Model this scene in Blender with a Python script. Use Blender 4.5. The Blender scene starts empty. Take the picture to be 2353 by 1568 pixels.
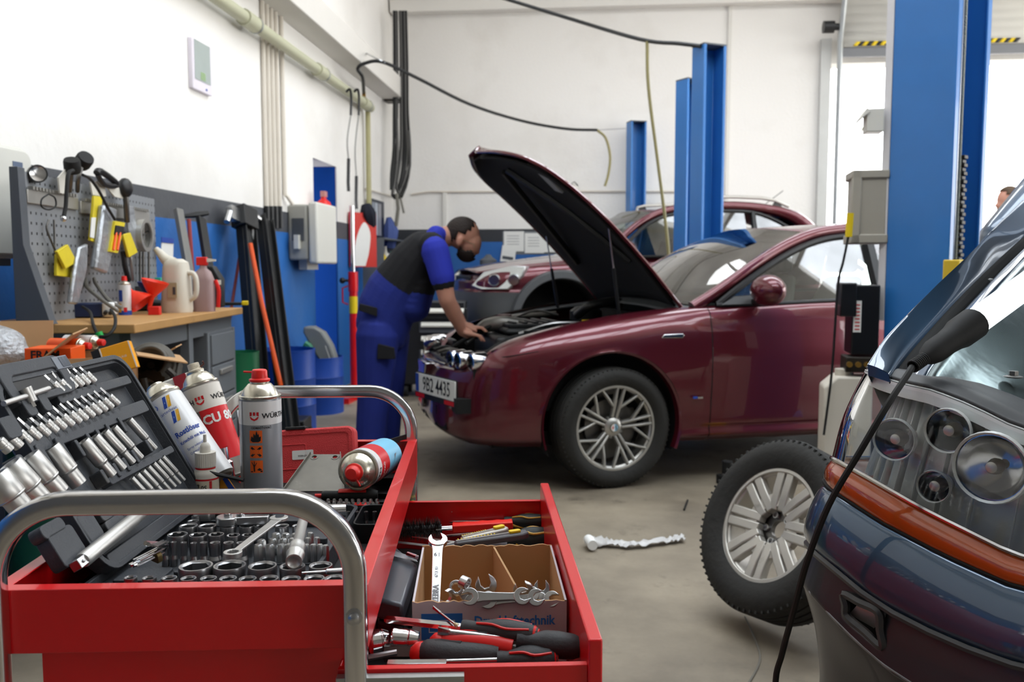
import bpy,bmesh,math,random
from math import sin,cos,pi,radians,sqrt,atan2
from mathutils import Vector,Matrix
scene=bpy.context.scene
COL=scene.collection
random.seed(7)
# - camera model (18 mm class lens, 1.2 m above the floor)
FPX=2000.0
YAW=radians(5.54);PITCH=radians(4.69)
EYE=Vector((0,0,1.2))
CAMROT=Matrix.Rotation(YAW,3,'Z')@Matrix.Rotation(pi/2-PITCH,3,'X')
FWD=Vector((-sin(YAW),cos(YAW),0));RGT=Vector((cos(YAW),sin(YAW),0))
def ray(px,py):
 d=CAMROT@Vector(((px-1176.5)/FPX,(784-py)/FPX,-1))
 return d/d.dot(FWD)
def at(px,py,d):return EYE+ray(px,py)*d
def on(px,py,z):
 r=ray(px,py);return EYE+r*((z-EYE.z)/r.z)
def onX(px,py,X):
 r=ray(px,py);return EYE+r*(X/r.x)
def onY(px,py,Y):
 r=ray(px,py);return EYE+r*(Y/r.y)
def cw(x,d,z=0):return RGT*x+FWD*d+Vector((0,0,z))
def V(*a):return Vector(a)
def Rz(a):return Matrix.Rotation(a,4,'Z')
def Rx(a):return Matrix.Rotation(a,4,'X')
def Ry(a):return Matrix.Rotation(a,4,'Y')
def Tr(x,y=None,z=0):
 return Matrix.Translation(x if y is None else(x,y,z))
def frame(o,zax,xhint=(1,0,0)):
 z=Vector(zax).normalized();x=Vector(xhint);x=(x-z*x.dot(z))
 if x.length<1e-6:x=z.orthogonal()
 x.normalize();y=z.cross(x)
 m=Matrix.Identity(4)
 for i in range(3):m[i][0],m[i][1],m[i][2],m[i][3]=x[i],y[i],z[i],o[i]
 return m
# - materials
def lin(h):
 if isinstance(h,str):
  h=h.lstrip('#');c=[int(h[i:i+2],16)/255 for i in(0,2,4)]
 else:c=h
 return tuple(x/12.92 if x<=.04045 else((x+.055)/1.055)**2.4 for x in c)
MATS={}
def mat(name,col='808080',rough=.5,metal=0.,coat=0.,var=.08,scale=6.,bump=0.,bscale=60.,trans=0.,emit=0.,ior=1.45,alpha=1.,rvar=.06,coords='Object',spots=None,subs=0.,sheen=0.):
 if name in MATS:return MATS[name]
 m=bpy.data.materials.new(name);m.use_nodes=True
 nt=m.node_tree;N=nt.nodes;L=nt.links
 b=N['Principled BSDF'];c=lin(col)
 tc=N.new('ShaderNodeTexCoord')
 nz=N.new('ShaderNodeTexNoise');nz.inputs['Scale'].default_value=scale;nz.inputs['Detail'].default_value=5
 L.new(tc.outputs[coords],nz.inputs['Vector'])
 mx=N.new('ShaderNodeMixRGB')
 mx.inputs[1].default_value=tuple(x*(1-var)for x in c)+(1,)
 mx.inputs[2].default_value=tuple(min(1,x*(1+var))for x in c)+(1,)
 L.new(nz.outputs['Fac'],mx.inputs[0])
 out=mx.outputs[0]
 if spots:
  n2=N.new('ShaderNodeTexNoise');n2.inputs['Scale'].default_value=spots[1];n2.inputs['Detail'].default_value=7;n2.inputs['Roughness'].default_value=.65
  L.new(tc.outputs[coords],n2.inputs['Vector'])
  rp=N.new('ShaderNodeMapRange');rp.inputs[1].default_value=spots[2];rp.inputs[2].default_value=spots[2]+.12
  rp.inputs[4].default_value=spots[3]
  L.new(n2.outputs['Fac'],rp.inputs[0])
  m2=N.new('ShaderNodeMixRGB');m2.inputs[2].default_value=lin(spots[0])+(1,)
  L.new(rp.outputs[0],m2.inputs[0]);L.new(out,m2.inputs[1]);out=m2.outputs[0]
 L.new(out,b.inputs['Base Color'])
 if rvar:
  rr=N.new('ShaderNodeMapRange');rr.inputs[3].default_value=max(0,rough-rvar);rr.inputs[4].default_value=min(1,rough+rvar)
  L.new(nz.outputs['Fac'],rr.inputs[0]);L.new(rr.outputs[0],b.inputs['Roughness'])
 else:b.inputs['Roughness'].default_value=rough
 b.inputs['Metallic'].default_value=metal;b.inputs['IOR'].default_value=ior
 b.inputs['Coat Weight'].default_value=coat;b.inputs['Coat Roughness'].default_value=.03
 b.inputs['Transmission Weight'].default_value=trans;b.inputs['Alpha'].default_value=alpha
 if subs:b.inputs['Subsurface Weight'].default_value=subs;b.inputs['Subsurface Scale'].default_value=.02
 if sheen:b.inputs['Sheen Weight'].default_value=sheen
 if emit:
  b.inputs['Emission Color'].default_value=c+(1,);b.inputs['Emission Strength'].default_value=emit
 if bump:
  nb=N.new('ShaderNodeTexNoise');nb.inputs['Scale'].default_value=bscale;nb.inputs['Detail'].default_value=4
  L.new(tc.outputs[coords],nb.inputs['Vector'])
  bp=N.new('ShaderNodeBump');bp.inputs['Strength'].default_value=bump;bp.inputs['Distance'].default_value=.01
  L.new(nb.outputs['Fac'],bp.inputs['Height']);L.new(bp.outputs[0],b.inputs['Normal'])
 MATS[name]=m
 return m
# - mesh building
def spl(pts,k=6,closed=False):
 """Catmull-Rom through points (any dimension as tuples/Vectors)."""
 P=[Vector(p)for p in pts];n=len(P);out=[]
 rng=range(n if closed else n-1)
 for i in rng:
  p1,p2=P[i],P[(i+1)%n]
  p0=P[i-1]if(closed or i>0)else p1*2-p2
  p3=P[(i+2)%n]if(closed or i+2<n)else p2*2-p1
  for j in range(k):
   t=j/k
   out.append(.5*((2*p1)+(p2-p0)*t+(2*p0-5*p1+4*p2-p3)*t*t+(3*p1-p0-3*p2+p3)*t**3))
 if not closed:out.append(P[-1].copy())
 return out
def arc(cx,cy,r,a0,a1,n=8,ry=None):
 ry=r if ry is None else ry
 return[(cx+r*cos(radians(a0+(a1-a0)*i/n)),cy+ry*sin(radians(a0+(a1-a0)*i/n)))for i in range(n+1)]
def rrect(w,h,r,n=5,cx=0,cy=0):
 w,h=w/2,h/2;r=min(r,w,h)
 return(arc(cx+w-r,cy+h-r,r,0,90,n)+arc(cx-w+r,cy+h-r,r,90,180,n)+arc(cx-w+r,cy-h+r,r,180,270,n)+arc(cx+w-r,cy-h+r,r,270,360,n))
class MB:
 def __init__(s):s.v=[];s.f=[];s.m=[];s.k=0;s.T=Matrix.Identity(4)
 def mi(s,k):s.k=k;return s
 def at(s,T):s.T=T;return s
 def add(s,vs,fs,T=None):
  M=s.T if T is None else s.T@T
  b=len(s.v);s.v.extend(M@Vector(p)for p in vs)
  for f in fs:s.f.append([b+i for i in f]);s.m.append(s.k)
  return s
 def box(s,x0,x1,y0,y1,z0,z1,T=None):
  vs=[(x,y,z)for x in(x0,x1)for y in(y0,y1)for z in(z0,z1)]
  return s.add(vs,[(0,1,3,2),(4,6,7,5),(0,4,5,1),(2,3,7,6),(0,2,6,4),(1,5,7,3)],T)
 def cb(s,c,size,T=None):
  a,b,d=[q/2 for q in size]
  return s.box(c[0]-a,c[0]+a,c[1]-b,c[1]+b,c[2]-d,c[2]+d,T)
 def quad(s,a,b,c,d):return s.add([a,b,c,d],[(0,1,2,3)])
 def loft(s,loops,closed=True,cap=True,T=None):
  n=len(loops[0]);vs=[p for l in loops for p in l];fs=[]
  for i in range(len(loops)-1):
   for j in range(n if closed else n-1):
    k=(j+1)%n
    fs.append((i*n+j,i*n+k,(i+1)*n+k,(i+1)*n+j))
  if cap and closed:
   fs.append(tuple(reversed(range(n))));fs.append(tuple((len(loops)-1)*n+j for j in range(n)))
  return s.add(vs,fs,T)
 def patch(s,rows,T=None):return s.loft(rows,closed=False,cap=False,T=T)
 def lathe(s,prof,n=24,T=None,a0=0,a1=360):
  full=abs(a1-a0)>=359.9;vs=[];fs=[];idx=[]
  cnt=n if full else n+1
  for r,z in prof:
   if r<1e-6:idx.append([len(vs)]*cnt);vs.append((0,0,z))
   else:
    idx.append(list(range(len(vs),len(vs)+cnt)))
    for j in range(cnt):
     a=radians(a0+(a1-a0)*j/n);vs.append((r*cos(a),r*sin(a),z))
  for i in range(len(prof)-1):
   for j in range(n):
    k=(j+1)%cnt
    q=[]
    for t in(idx[i][j],idx[i][k],idx[i+1][k],idx[i+1][j]):
     if t not in q:q.append(t)
    if len(q)>2:fs.append(tuple(q))
  return s.add(vs,fs,T)
 def cyl(s,p,q,r,n=12,r2=None):
  p,q=Vector(p),Vector(q);h=(q-p).length
  return s.lathe([(0,0),(r,0),(r if r2 is None else r2,h),(0,h)],n,frame(p,q-p))
 def tube(s,pts,r=.005,n=8,closed=False,cap=True,k=0,T=None,sec=None,up=None):
  P=spl(pts,k,closed)if k else[Vector(p)for p in pts]
  m=len(P);R=r if isinstance(r,(list,tuple))else None
  if R is not None and len(R)!=m:
   R=[R[min(len(R)-1,int(i*(len(R)-1)/(m-1)))]*(1-((i*(len(R)-1)/(m-1))%1))+R[min(len(R)-1,int(i*(len(R)-1)/(m-1))+1)]*((i*(len(R)-1)/(m-1))%1)for i in range(m)]
  loops=[];nrm=None
  for i in range(m):
   if closed:t=P[(i+1)%m]-P[i-1]
   else:t=P[min(i+1,m-1)]-P[max(i-1,0)]
   t.normalize()
   if nrm is None:nrm=Vector(up)if up is not None else t.orthogonal()
   nrm=nrm-t*nrm.dot(t)
   if nrm.length<1e-6:nrm=t.orthogonal()
   nrm.normalize();b=t.cross(nrm);rr=R[i]if R else r
   if sec:loops.append([P[i]+nrm*u*rr+b*w*rr for u,w in sec])
   else:loops.append([P[i]+(nrm*cos(2*pi*j/n)+b*sin(2*pi*j/n))*rr for j in range(n)])
  if closed:loops.append(loops[0])
  return s.loft(loops,True,cap and not closed,T)
 def prism(s,outl,z0,z1,T=None):
  return s.loft([[(p[0],p[1],z0)for p in outl],[(p[0],p[1],z1)for p in outl]],True,True,T)
 def ring(s,outer,inner,z0,z1,T=None):
  n=len(outer)
  L=[[(p[0],p[1],z0)for p in outer],[(p[0],p[1],z1)for p in outer],[(p[0],p[1],z1)for p in inner],[(p[0],p[1],z0)for p in inner]]
  L.append(L[0]);return s.loft(L,True,False,T)
 def ball(s,c,r,n=12,T=None):
  r=(r,r,r)if not isinstance(r,(list,tuple))else r
  M=Matrix.Translation(c)@Matrix.Diagonal((r[0],r[1],r[2],1))
  if T is not None:M=T@M
  h=max(4,n//2)
  return s.lathe([(sin(pi*i/h),-cos(pi*i/h))for i in range(h+1)],n,M)
 def text(s,body,size,T=None,bend=None,off=.0004,align='CENTER',sx=1.,bold=0.):
  cu=bpy.data.curves.new('glyphs','FONT');cu.body=body;cu.size=size;cu.align_x=align;cu.align_y='CENTER';cu.resolution_u=2
  cu.offset=bold*size
  ob=bpy.data.objects.new('glyphs',cu);me=ob.to_mesh()
  vs=[]
  for v in me.vertices:
   x,y=v.co.x*sx,v.co.y
   if bend:a=x/bend;vs.append(((bend+off)*sin(a),-(bend+off)*cos(a),y))
   else:vs.append((x,y,off))
  fs=[tuple(p.vertices)for p in me.polygons]
  ob.to_mesh_clear();bpy.data.objects.remove(ob);bpy.data.curves.remove(cu)
  return s.add(vs,fs,T)
 def build(s,name,mats,parent=None,bevel=0,seg=2,sub=0,solid=0,soff=-1,ang=38,weld=0,flat=False,M=None,label=None,fix=True):
  me=bpy.data.meshes.new(name)
  me.from_pydata([tuple(v)for v in s.v],[],s.f)
  for m in(mats if isinstance(mats,(list,tuple))else[mats]):me.materials.append(m)
  for p,k in zip(me.polygons,s.m):p.material_index=k
  bm=bmesh.new();bm.from_mesh(me)
  if weld:bmesh.ops.remove_doubles(bm,verts=bm.verts,dist=weld)
  if fix:bmesh.ops.recalc_face_normals(bm,faces=bm.faces)
  bm.to_mesh(me);bm.free()
  if not flat:
   for p in me.polygons:p.use_smooth=True
   try:me.set_sharp_from_angle(angle=radians(ang))
   except Exception:pass
  o=bpy.data.objects.new(name,me);COL.objects.link(o)
  if parent is not None:o.parent=parent
  if M is not None:o.matrix_basis=M
  if solid:
   q=o.modifiers.new('Solidify','SOLIDIFY');q.thickness=solid;q.offset=soff
  if bevel:
   q=o.modifiers.new('Bevel','BEVEL');q.width=bevel;q.segments=seg;q.limit_method='ANGLE';q.angle_limit=radians(40);q.use_clamp_overlap=True
  if sub:
   q=o.modifiers.new('Subdivision','SUBSURF');q.levels=sub;q.render_levels=sub
  if label:o['label']=label
  return o
def tag(o,label,cat,group=None,kind=None):
 o['label']=label;o['category']=cat
 if group:o['group']=group
 if kind:o['kind']=kind
 return o
def thing(name,label,cat,M=None,group=None):
 o=bpy.data.objects.new(name,None);COL.objects.link(o);o.empty_display_size=.05
 if M is not None:o.matrix_basis=M if isinstance(M,Matrix)else Matrix.Translation(M)
 return tag(o,label,cat,group)
def struct(o):o['kind']='structure';return o
KIDS={}
def kids(o):return[c for c in bpy.data.objects if c.parent==o]
def dup(root,M,label,ch=None):
 r=root.copy();COL.objects.link(r);r.matrix_basis=M;r['label']=label
 for c in(kids(root)if ch is None else ch):
  d=c.copy();COL.objects.link(d);d.parent=r
  for g in kids(c):
   e=g.copy();COL.objects.link(e);e.parent=d
 return r
ORD=['first','second','third','fourth','fifth','sixth','seventh','eighth','ninth','tenth','eleventh','twelfth','thirteenth','fourteenth','fifteenth','sixteenth']
# - shared materials
CHROME=mat('chrome','d8d8da',.13,1,var=.03,rvar=.05)
STEEL=mat('satin_steel','b9babb',.3,1,var=.06,scale=30)
DSTEEL=mat('dark_steel','6e6c69',.42,1,var=.15,scale=25)
GREASY=mat('greasy_metal','3c3833',.5,.7,var=.4,scale=18)
BLACK=mat('black_plastic','1b1c1e',.42,0,var=.15,scale=12)
RUBBER=mat('black_rubber','141414',.7,0,var=.2,scale=20)
CASEGREY=mat('case_grey_plastic','35383d',.5,0,var=.08,scale=14,bump=.12,bscale=300,spots=('6b655c',9,.62,.35))
REDPAINT=mat('red_powder_paint','cf1016',.3,0,coat=.25,var=.06,scale=5,spots=('4a0a0c',14,.70,.5))
CARD=mat('cardboard','b58f66',.85,0,var=.1,scale=10,spots=('5d4022',9,.68,.5))
WHITEPL=mat('white_plastic','d9d6cc',.4,0,var=.06,spots=('8f8774',6,.66,.4))
LBLUE=mat('lift_blue_paint','2c72b8',.38,0,coat=.15,var=.08,spots=('0d1c30',7,.70,.75))
REDPL=mat('red_plastic','d9231d',.38,0,var=.06)
ORANGE=mat('orange_paint','ee5a18',.4,0,var=.08)
YELLOW=mat('yellow_plastic','e3c412',.45,0,var=.08)
PAPER=mat('white_paper','e6e6e2',.8,0,var=.03)
INK=mat('black_ink','15161a',.6,0,var=.1)
BLUEPL=mat('blue_plastic','14439c',.45,0,var=.1)
GREENPL=mat('green_plastic','14603a',.45,0,var=.12)
#  the setting
XL,YB,YF,XR,ZC=-2.588,11.0,-3.0,9.5,5.2
def wall_paint(name,z_blue,z_dark,blue='1f66b2',dark='4b4d52'):
 m=bpy.data.materials.new(name);m.use_nodes=True;nt=m.node_tree;N=nt.nodes;L=nt.links
 b=N['Principled BSDF'];b.inputs['Roughness'].default_value=.62
 g=N.new('ShaderNodeNewGeometry');sp=N.new('ShaderNodeSeparateXYZ');L.new(g.outputs['Position'],sp.inputs[0])
 nz=N.new('ShaderNodeTexNoise');nz.inputs['Scale'].default_value=1.3;nz.inputs['Detail'].default_value=8;L.new(g.outputs['Position'],nz.inputs[0])
 def rgb(c):n=N.new('ShaderNodeRGB');n.outputs[0].default_value=lin(c)+(1,);return n.outputs[0]
 def gt(z):
  n=N.new('ShaderNodeMath');n.operation='GREATER_THAN';L.new(sp.outputs['Z'],n.inputs[0]);n.inputs[1].default_value=z;return n.outputs[0]
 def mix(f,a,c):
  n=N.new('ShaderNodeMixRGB');L.new(f,n.inputs[0]);L.new(a,n.inputs[1]);L.new(c,n.inputs[2]);return n.outputs[0]
 sm=N.new('ShaderNodeMapRange');sm.inputs[1].default_value=.52;sm.inputs[2].default_value=.8;sm.inputs[4].default_value=.3;L.new(nz.outputs['Fac'],sm.inputs[0])
 white=mix(sm.outputs[0],rgb('eceae6'),rgb('b9b2a6'))
 drk=mix(sm.outputs[0],rgb(dark),rgb('70706e'))
 blu=mix(sm.outputs[0],rgb(blue),rgb('5f7d9f'))
 c=mix(gt(z_blue),blu,mix(gt(z_dark),drk,white))
 L.new(c,b.inputs['Base Color'])
 n3=N.new('ShaderNodeTexNoise');n3.inputs['Scale'].default_value=25;L.new(g.outputs['Position'],n3.inputs[0])
 bp=N.new('ShaderNodeBump');bp.inputs['Strength'].default_value=.25;bp.inputs['Distance'].default_value=.01;L.new(n3.outputs['Fac'],bp.inputs['Height']);L.new(bp.outputs[0],b.inputs['Normal'])
 return m
def floor_mat():
 m=bpy.data.materials.new('stained_concrete');m.use_nodes=True;nt=m.node_tree;N=nt.nodes;L=nt.links
 b=N['Principled BSDF']
 g=N.new('ShaderNodeNewGeometry')
 def noise(s,d=6,r=.6):
  n=N.new('ShaderNodeTexNoise');n.inputs['Scale'].default_value=s;n.inputs['Detail'].default_value=d;n.inputs['Roughness'].default_value=r
  L.new(g.outputs['Position'],n.inputs[0]);return n.outputs['Fac']
 r1=N.new('ShaderNodeValToRGB');L.new(noise(.9),r1.inputs[0]);e=r1.color_ramp.elements
 e[0].position=.32;e[0].color=lin('5a5145')+(1,);e[1].position=.68;e[1].color=lin('a39783')+(1,)
 r2=N.new('ShaderNodeMapRange');r2.inputs[1].default_value=.58;r2.inputs[2].default_value=.72;r2.inputs[4].default_value=.6;L.new(noise(3.5,8,.7),r2.inputs[0])
 mx=N.new('ShaderNodeMixRGB');mx.inputs[2].default_value=lin('2a241e')+(1,);L.new(r2.outputs[0],mx.inputs[0]);L.new(r1.outputs[0],mx.inputs[1])
 r3=N.new('ShaderNodeMapRange');r3.inputs[3].default_value=.93;r3.inputs[4].default_value=1.07;L.new(noise(60,3),r3.inputs[0])
 mu=N.new('ShaderNodeMixRGB');mu.blend_type='MULTIPLY';mu.inputs[0].default_value=1;L.new(mx.outputs[0],mu.inputs[1]);L.new(r3.outputs[0],mu.inputs[2])
 L.new(mu.outputs[0],b.inputs['Base Color'])
 rr=N.new('ShaderNodeMapRange');rr.inputs[3].default_value=.38;rr.inputs[4].default_value=.7;L.new(noise(2),rr.inputs[0]);L.new(rr.outputs[0],b.inputs['Roughness'])
 return m
WL=wall_paint('painted_plaster_left',1.51,1.68)
WB=wall_paint('painted_plaster_back',1.55,1.71,blue='1a5ca2',dark='2a2d33')
WHITE=mat('white_wall_paint','e8e6e1',.6,var=.03,scale=2,coords='Object',bump=.1,bscale=30)
struct(MB().box(XL-1.6,XR,YF,YB+10,-.15,0).build('floor',floor_mat()))
d0=onX(719,365,XL);d1=onX(773,385,XL);DY0,DY1,DZ=d0.y,d1.y,2.22
w=MB()
w.box(XL-.3,XL,YF,DY0,0,ZC).box(XL-.3,XL,DY1,YB+.3,0,ZC).box(XL-.3,XL,DY0,DY1,DZ,ZC)
struct(w.build('wall_left',WL))
NAVY=mat('navy_door_paint','0c2f70',.9,var=.08,spots=('2d4f80',5,.66,.4))
NAVY.node_tree.nodes['Principled BSDF'].inputs['Specular IOR Level'].default_value=.05
w=MB();w.box(XL-.32,XL-.012,DY1-.03,DY1-.001,0,DZ-.001).box(XL-1.5,XL-.3,DY0-.3,DY1+.3,DZ,DZ+.05)
w.box(XL-1.5,XL-1.45,DY0-.3,DY1+.3,0,DZ).box(XL-1.5,XL-.3,DY1+.1,DY1+.2,0,DZ)
struct(w.build('door_1',NAVY))
g0=onY(1907,150,YB);GX,GZ=g0.x,g0.z
w=MB();w.box(XL-.3,GX,YB,YB+.3,0,ZC).box(GX,XR,YB,YB+.3,GZ+.02,ZC)
struct(w.build('wall_back',WB))
struct(MB().box(GX-.12,GX,YB-.06,YB+.28,0,GZ+.3).build('trim_1',mat('grey_jamb_steel','c2c3c1',.45,.3)))
w=MB();SK=[(1.1,2.4),(3.6,5.0),(6.8,8.2)];y=YF
for a,c in SK:w.box(XL,XR,y,a,ZC,ZC+.15);y=c
w.box(XL,XR,y,YB+.3,ZC,ZC+.15)
for a,c in SK:
 w.box(XL,-1.4,a,c,ZC,ZC+.15).box(8.2,XR,a,c,ZC,ZC+.15)
 for k in range(8):x=-1.4+9.6*k/8;w.box(x-.05,x+.05,a,c,ZC,ZC+.12)
struct(w.build('ceiling',WHITE))
struct(MB().box(XL,XR,YF-.3,YF,0,ZC).build('wall_front',mat('shaded_end_wall','5e5c58',.7)))  # dark wall colour stands in for the dim room end behind the camera
w=MB();w.box(XR,XR+.3,YF,YB,0,.9).box(XR,XR+.3,YF,YB,3.4,ZC)
for k in range(6):y=YF+14*k/5;w.box(XR,XR+.3,y-.3,y+.3,.9,3.4)
struct(w.build('wall_right',WHITE))
bl=onY(935,236,10.75);LZ=bl.z;LW=bl.x-XL
w=MB();w.box(XL,XL+LW,YF,10.75,LZ,LZ+.24)
struct(w.build('trim_2',mat('ledge_concrete','d6d3cd',.6,var=.07,scale=3,bump=.2,bscale=40),bevel=.008))
rz=onY(1300,20,YB-.1).z
struct(MB().box(XL+.02,GX+.4,YB-.16,YB,rz,rz+.16).box(XL+.02,GX+.4,YB-.2,YB,rz+.15,rz+.17).build('trim_3',WHITE,bevel=.005))
dm=mat('garage_door_panel','dcdad2',.5,var=.04,scale=3)
t=thing('garage_door','raised white ribbed sectional door above the bright opening in the back wall','garage door',Matrix.Translation((GX,YB-.25,GZ)))
W=XR-GX-.3
for j in range(4):
 p=MB();a=radians(20*j);y0=sum(-.6*sin(radians(20*i))for i in range(j));z0=.14+sum(.6*cos(radians(20*i))for i in range(j))
 pr=[]
 for i in range(7):
  u=.6*i/6
  pr+=[(y0-u*sin(a)-.012*cos(a),z0+u*cos(a)-.012*sin(a)),(y0-(u+.07 if i<6 else u)*sin(a),z0+(u+.07 if i<6 else u)*cos(a))]
 p.patch([[(x,q[0],q[1])for q in pr]for x in(.08,W)])
 p.build('door_section',dm,t,solid=.03,soff=0)
MB().box(.06,W,-.03,.03,.03,.13).build('bottom_seal',mat('grey_seal','74767a',.6),t)
p=MB();k=0
for x0 in(.18,1.6):
 for i in range(8):p.mi(i%2).add([(x0+.05*i,-.034,.15),(x0+.05*i+.05,-.034,.15),(x0+.05*i+.09,-.034,.2),(x0+.05*i+.04,-.034,.2)],[(0,1,2,3)])
p.build('hazard_strip',[YELLOW,BLACK],t,solid=.004)
p=MB();p.tube([(.02,-.1,-2.2),(.02,-.1,.2),(.02,-.25,.7),(.05,-1.6,1.55),(.06,-3.2,1.6)],.03,6)
p.build('track',mat('galvanised','b6babb',.4,.8),t)
MB().lathe([(.0,0),(.07,0),(.07,.12),(.04,.12),(.04,.2),(0,.2)],14,Tr(-.18,-.12,.35)@Ry(pi/2)).build('cable_drum',BLACK,t)
duct=mat('cable_duct','dedcd6',.55,var=.03)
q=onY(1672,300,YB);o=MB().box(q.x-.02,q.x+.02,YB-.03,YB,.9,rz).build('cable_duct',duct);tag(o,'thin white vertical cable duct on the back wall left of the bright opening','duct')
# - light: overcast sky through roof lights, openings and windows
wd=bpy.data.worlds.new('sky');scene.world=wd;wd.use_nodes=True
N=wd.node_tree.nodes;L=wd.node_tree.links;bg=N['Background']
tcw=N.new('ShaderNodeTexCoord');sw=N.new('ShaderNodeSeparateXYZ');L.new(tcw.outputs['Generated'],sw.inputs[0])
cr=N.new('ShaderNodeValToRGB');L.new(sw.outputs['Z'],cr.inputs[0])
cr.color_ramp.elements[0].position=.0;cr.color_ramp.elements[0].color=(1,.99,.97,1)
cr.color_ramp.elements[1].position=.8;cr.color_ramp.elements[1].color=(.86,.93,1,1)
L.new(cr.outputs[0],bg.inputs[0]);bg.inputs[1].default_value=6.0
def portal(name,M,sx,sy):
 l=bpy.data.lights.new(name,'AREA');l.shape='RECTANGLE';l.size=sx;l.size_y=sy;l.cycles.is_portal=True
 o=bpy.data.objects.new(name,l);COL.objects.link(o);o.matrix_basis=M
for a,c in SK:portal('roof_light_portal',Tr(3.4,(a+c)/2,ZC+.01),9.6,c-a)
portal('opening_portal',Tr((GX+XR)/2,YB+.3,GZ/2)@Rx(-pi/2),XR-GX,GZ)
portal('window_portal',Tr(XR+.3,4,2.15)@Ry(pi/2),2.5,14)
scene.view_settings.view_transform='Standard';scene.view_settings.look='None';scene.view_settings.gamma=1;scene.view_settings.exposure=0.35
try:scene.view_settings.use_curve_mapping=False
except Exception:pass
cd=bpy.data.cameras.new('camera');cam=bpy.data.objects.new('camera',cd);COL.objects.link(cam);scene.camera=cam
cam.matrix_world=Matrix.Translation(EYE)@CAMROT.to_4x4()
cd.sensor_width=22.3;cd.lens=FPX/2353*22.3;cd.clip_start=.05;cd.clip_end=100
cd.dof.use_dof=True;cd.dof.focus_distance=1.35;cd.dof.aperture_fstop=4.5
#  red tool trolley
ZR,ZT=.85,.78
R0=on(845,1345,ZR);R0.z=0
CARTM=Matrix.Translation(R0)@Rz(radians(8.0));CARTI=CARTM.inverted()
def CL(px,py,z):return CARTI@on(px,py,z)
CW=-CL(-10,1345,ZR).x;CLEN=CL(948,1010,ZR).y
cart=thing('tool_trolley','red steel tool trolley with two chrome tube handles in the foreground','tool trolley',CARTM)
def sheet_tray(mb,x0,x1,y0,y1,z0,z1,fl=.018,t=.0016,floor=True):
 mb.box(x0,x1,y0,y0+t,z0,z1).box(x0,x1,y1-t,y1,z0,z1).box(x0,x0+t,y0+t,y1-t,z0,z1).box(x1-t,x1,y0+t,y1-t,z0,z1)
 if fl:
  mb.box(x0,x1,y0,y0+fl,z1-t,z1+.0004).box(x0,x1,y1-fl,y1,z1-t,z1+.0004).box(x0,x0+fl,y0,y1,z1-t,z1+.0002).box(x1-fl,x1,y0,y1,z1-t,z1+.0002)
 if floor:mb.box(x0+t,x1-t,y0+t,y1-t,z0,z0+.002)
m=MB();sheet_tray(m,-CW,0,0,CLEN,ZT-.002,ZR);m.build('tray',REDPAINT,cart,bevel=.0012);MB().box(-CW+.003,-.003,.003,CLEN-.003,ZT+.0001,ZT+.001).build('tray_mat',RUBBER,cart)
BX0,BX1=-CW+.045,-.03
m=MB();m.box(BX0,BX1,.022,.024,.12,ZT-.004).box(BX0,BX1,CLEN-.024,CLEN-.022,.12,ZT-.004).box(BX0,BX0+.002,.024,CLEN-.024,.12,ZT-.004).box(BX0,BX1,.022,CLEN-.022,.118,.12).box(BX1-.002,BX1,.024,CLEN-.024,.12,.62)
m.build('cabinet',REDPAINT,cart)
for nm,y in(('handle',-.0105),('handle',CLEN+.0105)):
 xa,xb,zt,r=-CW+.0125,-.0125,.9495,.085
 pts=[(xa,y,.1),(xa,y,.6),(xa,y,zt-r)]+[(p[0],y,p[1])for p in arc(xa+r,zt-r,r,180,90,12)[1:]]+[(p[0],y,p[1])for p in arc(xb-r,zt-r,r,90,0,12)]+[(xb,y,.6),(xb,y,.1)]
 h=MB().tube(pts,1,sec=rrect(.0205,.025,.0045,3),up=(0,1,0)).build(nm,mat('polished_tube','cfcfd0',.14,1,var=.06,scale=9,rvar=.07),cart,label='chrome handle')
 for x in(xa,xb):
  b=MB().lathe([(0,0),(.0095,0),(.0095,.0018),(.0065,.002),(.006,.0065),(.003,.0085),(0,.0085)],12,Tr(x,y-.0102 if y<.1 else y+.0102,.822)@Rx(pi/2 if y<.1 else-pi/2))
  b.build('bolt',STEEL,h)
for x in(-CW+.03,-.03):
 for y in(.03,CLEN-.03):
  c=MB().cyl((x-.012,y,.05),(x+.012,y,.05),.05,20);c.box(x-.018,x-.015,y-.02,y+.02,.04,.112).box(x+.015,x+.018,y-.02,y+.02,.04,.112).box(x-.018,x+.018,y-.025,y+.025,.11,.118)
  c.build('caster',RUBBER,cart)
dfp=CL(1385,1470,.787);DX=dfp.x;DXI=DX-.016;DYA=CL(1200,1532,.755).y;DYB=CL(1100,1150,.755).y;DZT,DZB=.755,.662
m=MB();t=.0016
m.box(-.034,DXI,DYA,DYA+t,DZB,DZT).box(-.034,DXI,DYB-t,DYB,DZB,DZT).box(-.034,-.032,DYA,DYB,DZB,DZT).box(-.034,DXI,DYA,DYB,DZB-.002,DZB)
m.box(-.034,DXI,DYA,DYA+.01,DZT-t,DZT+.0003).box(-.034,DXI,DYB-.01,DYB,DZT-t,DZT+.0003)
dr=m.build('drawer',REDPAINT,cart,bevel=.001);MB().box(-.03,DXI-.002,DYA+.003,DYB-.003,DZB+.0001,DZB+.0008).build('drawer_mat',RUBBER,dr)
dyb=CL(1265,1110,.787).y
m=MB();m.box(DXI,DX,dfp.y,dyb,DZB-.02,.787);f=m.build('drawer_front',REDPAINT,dr,bevel=.002)
GALV=mat('zinc_slide','a9adab',.38,.9,var=.08)
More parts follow.
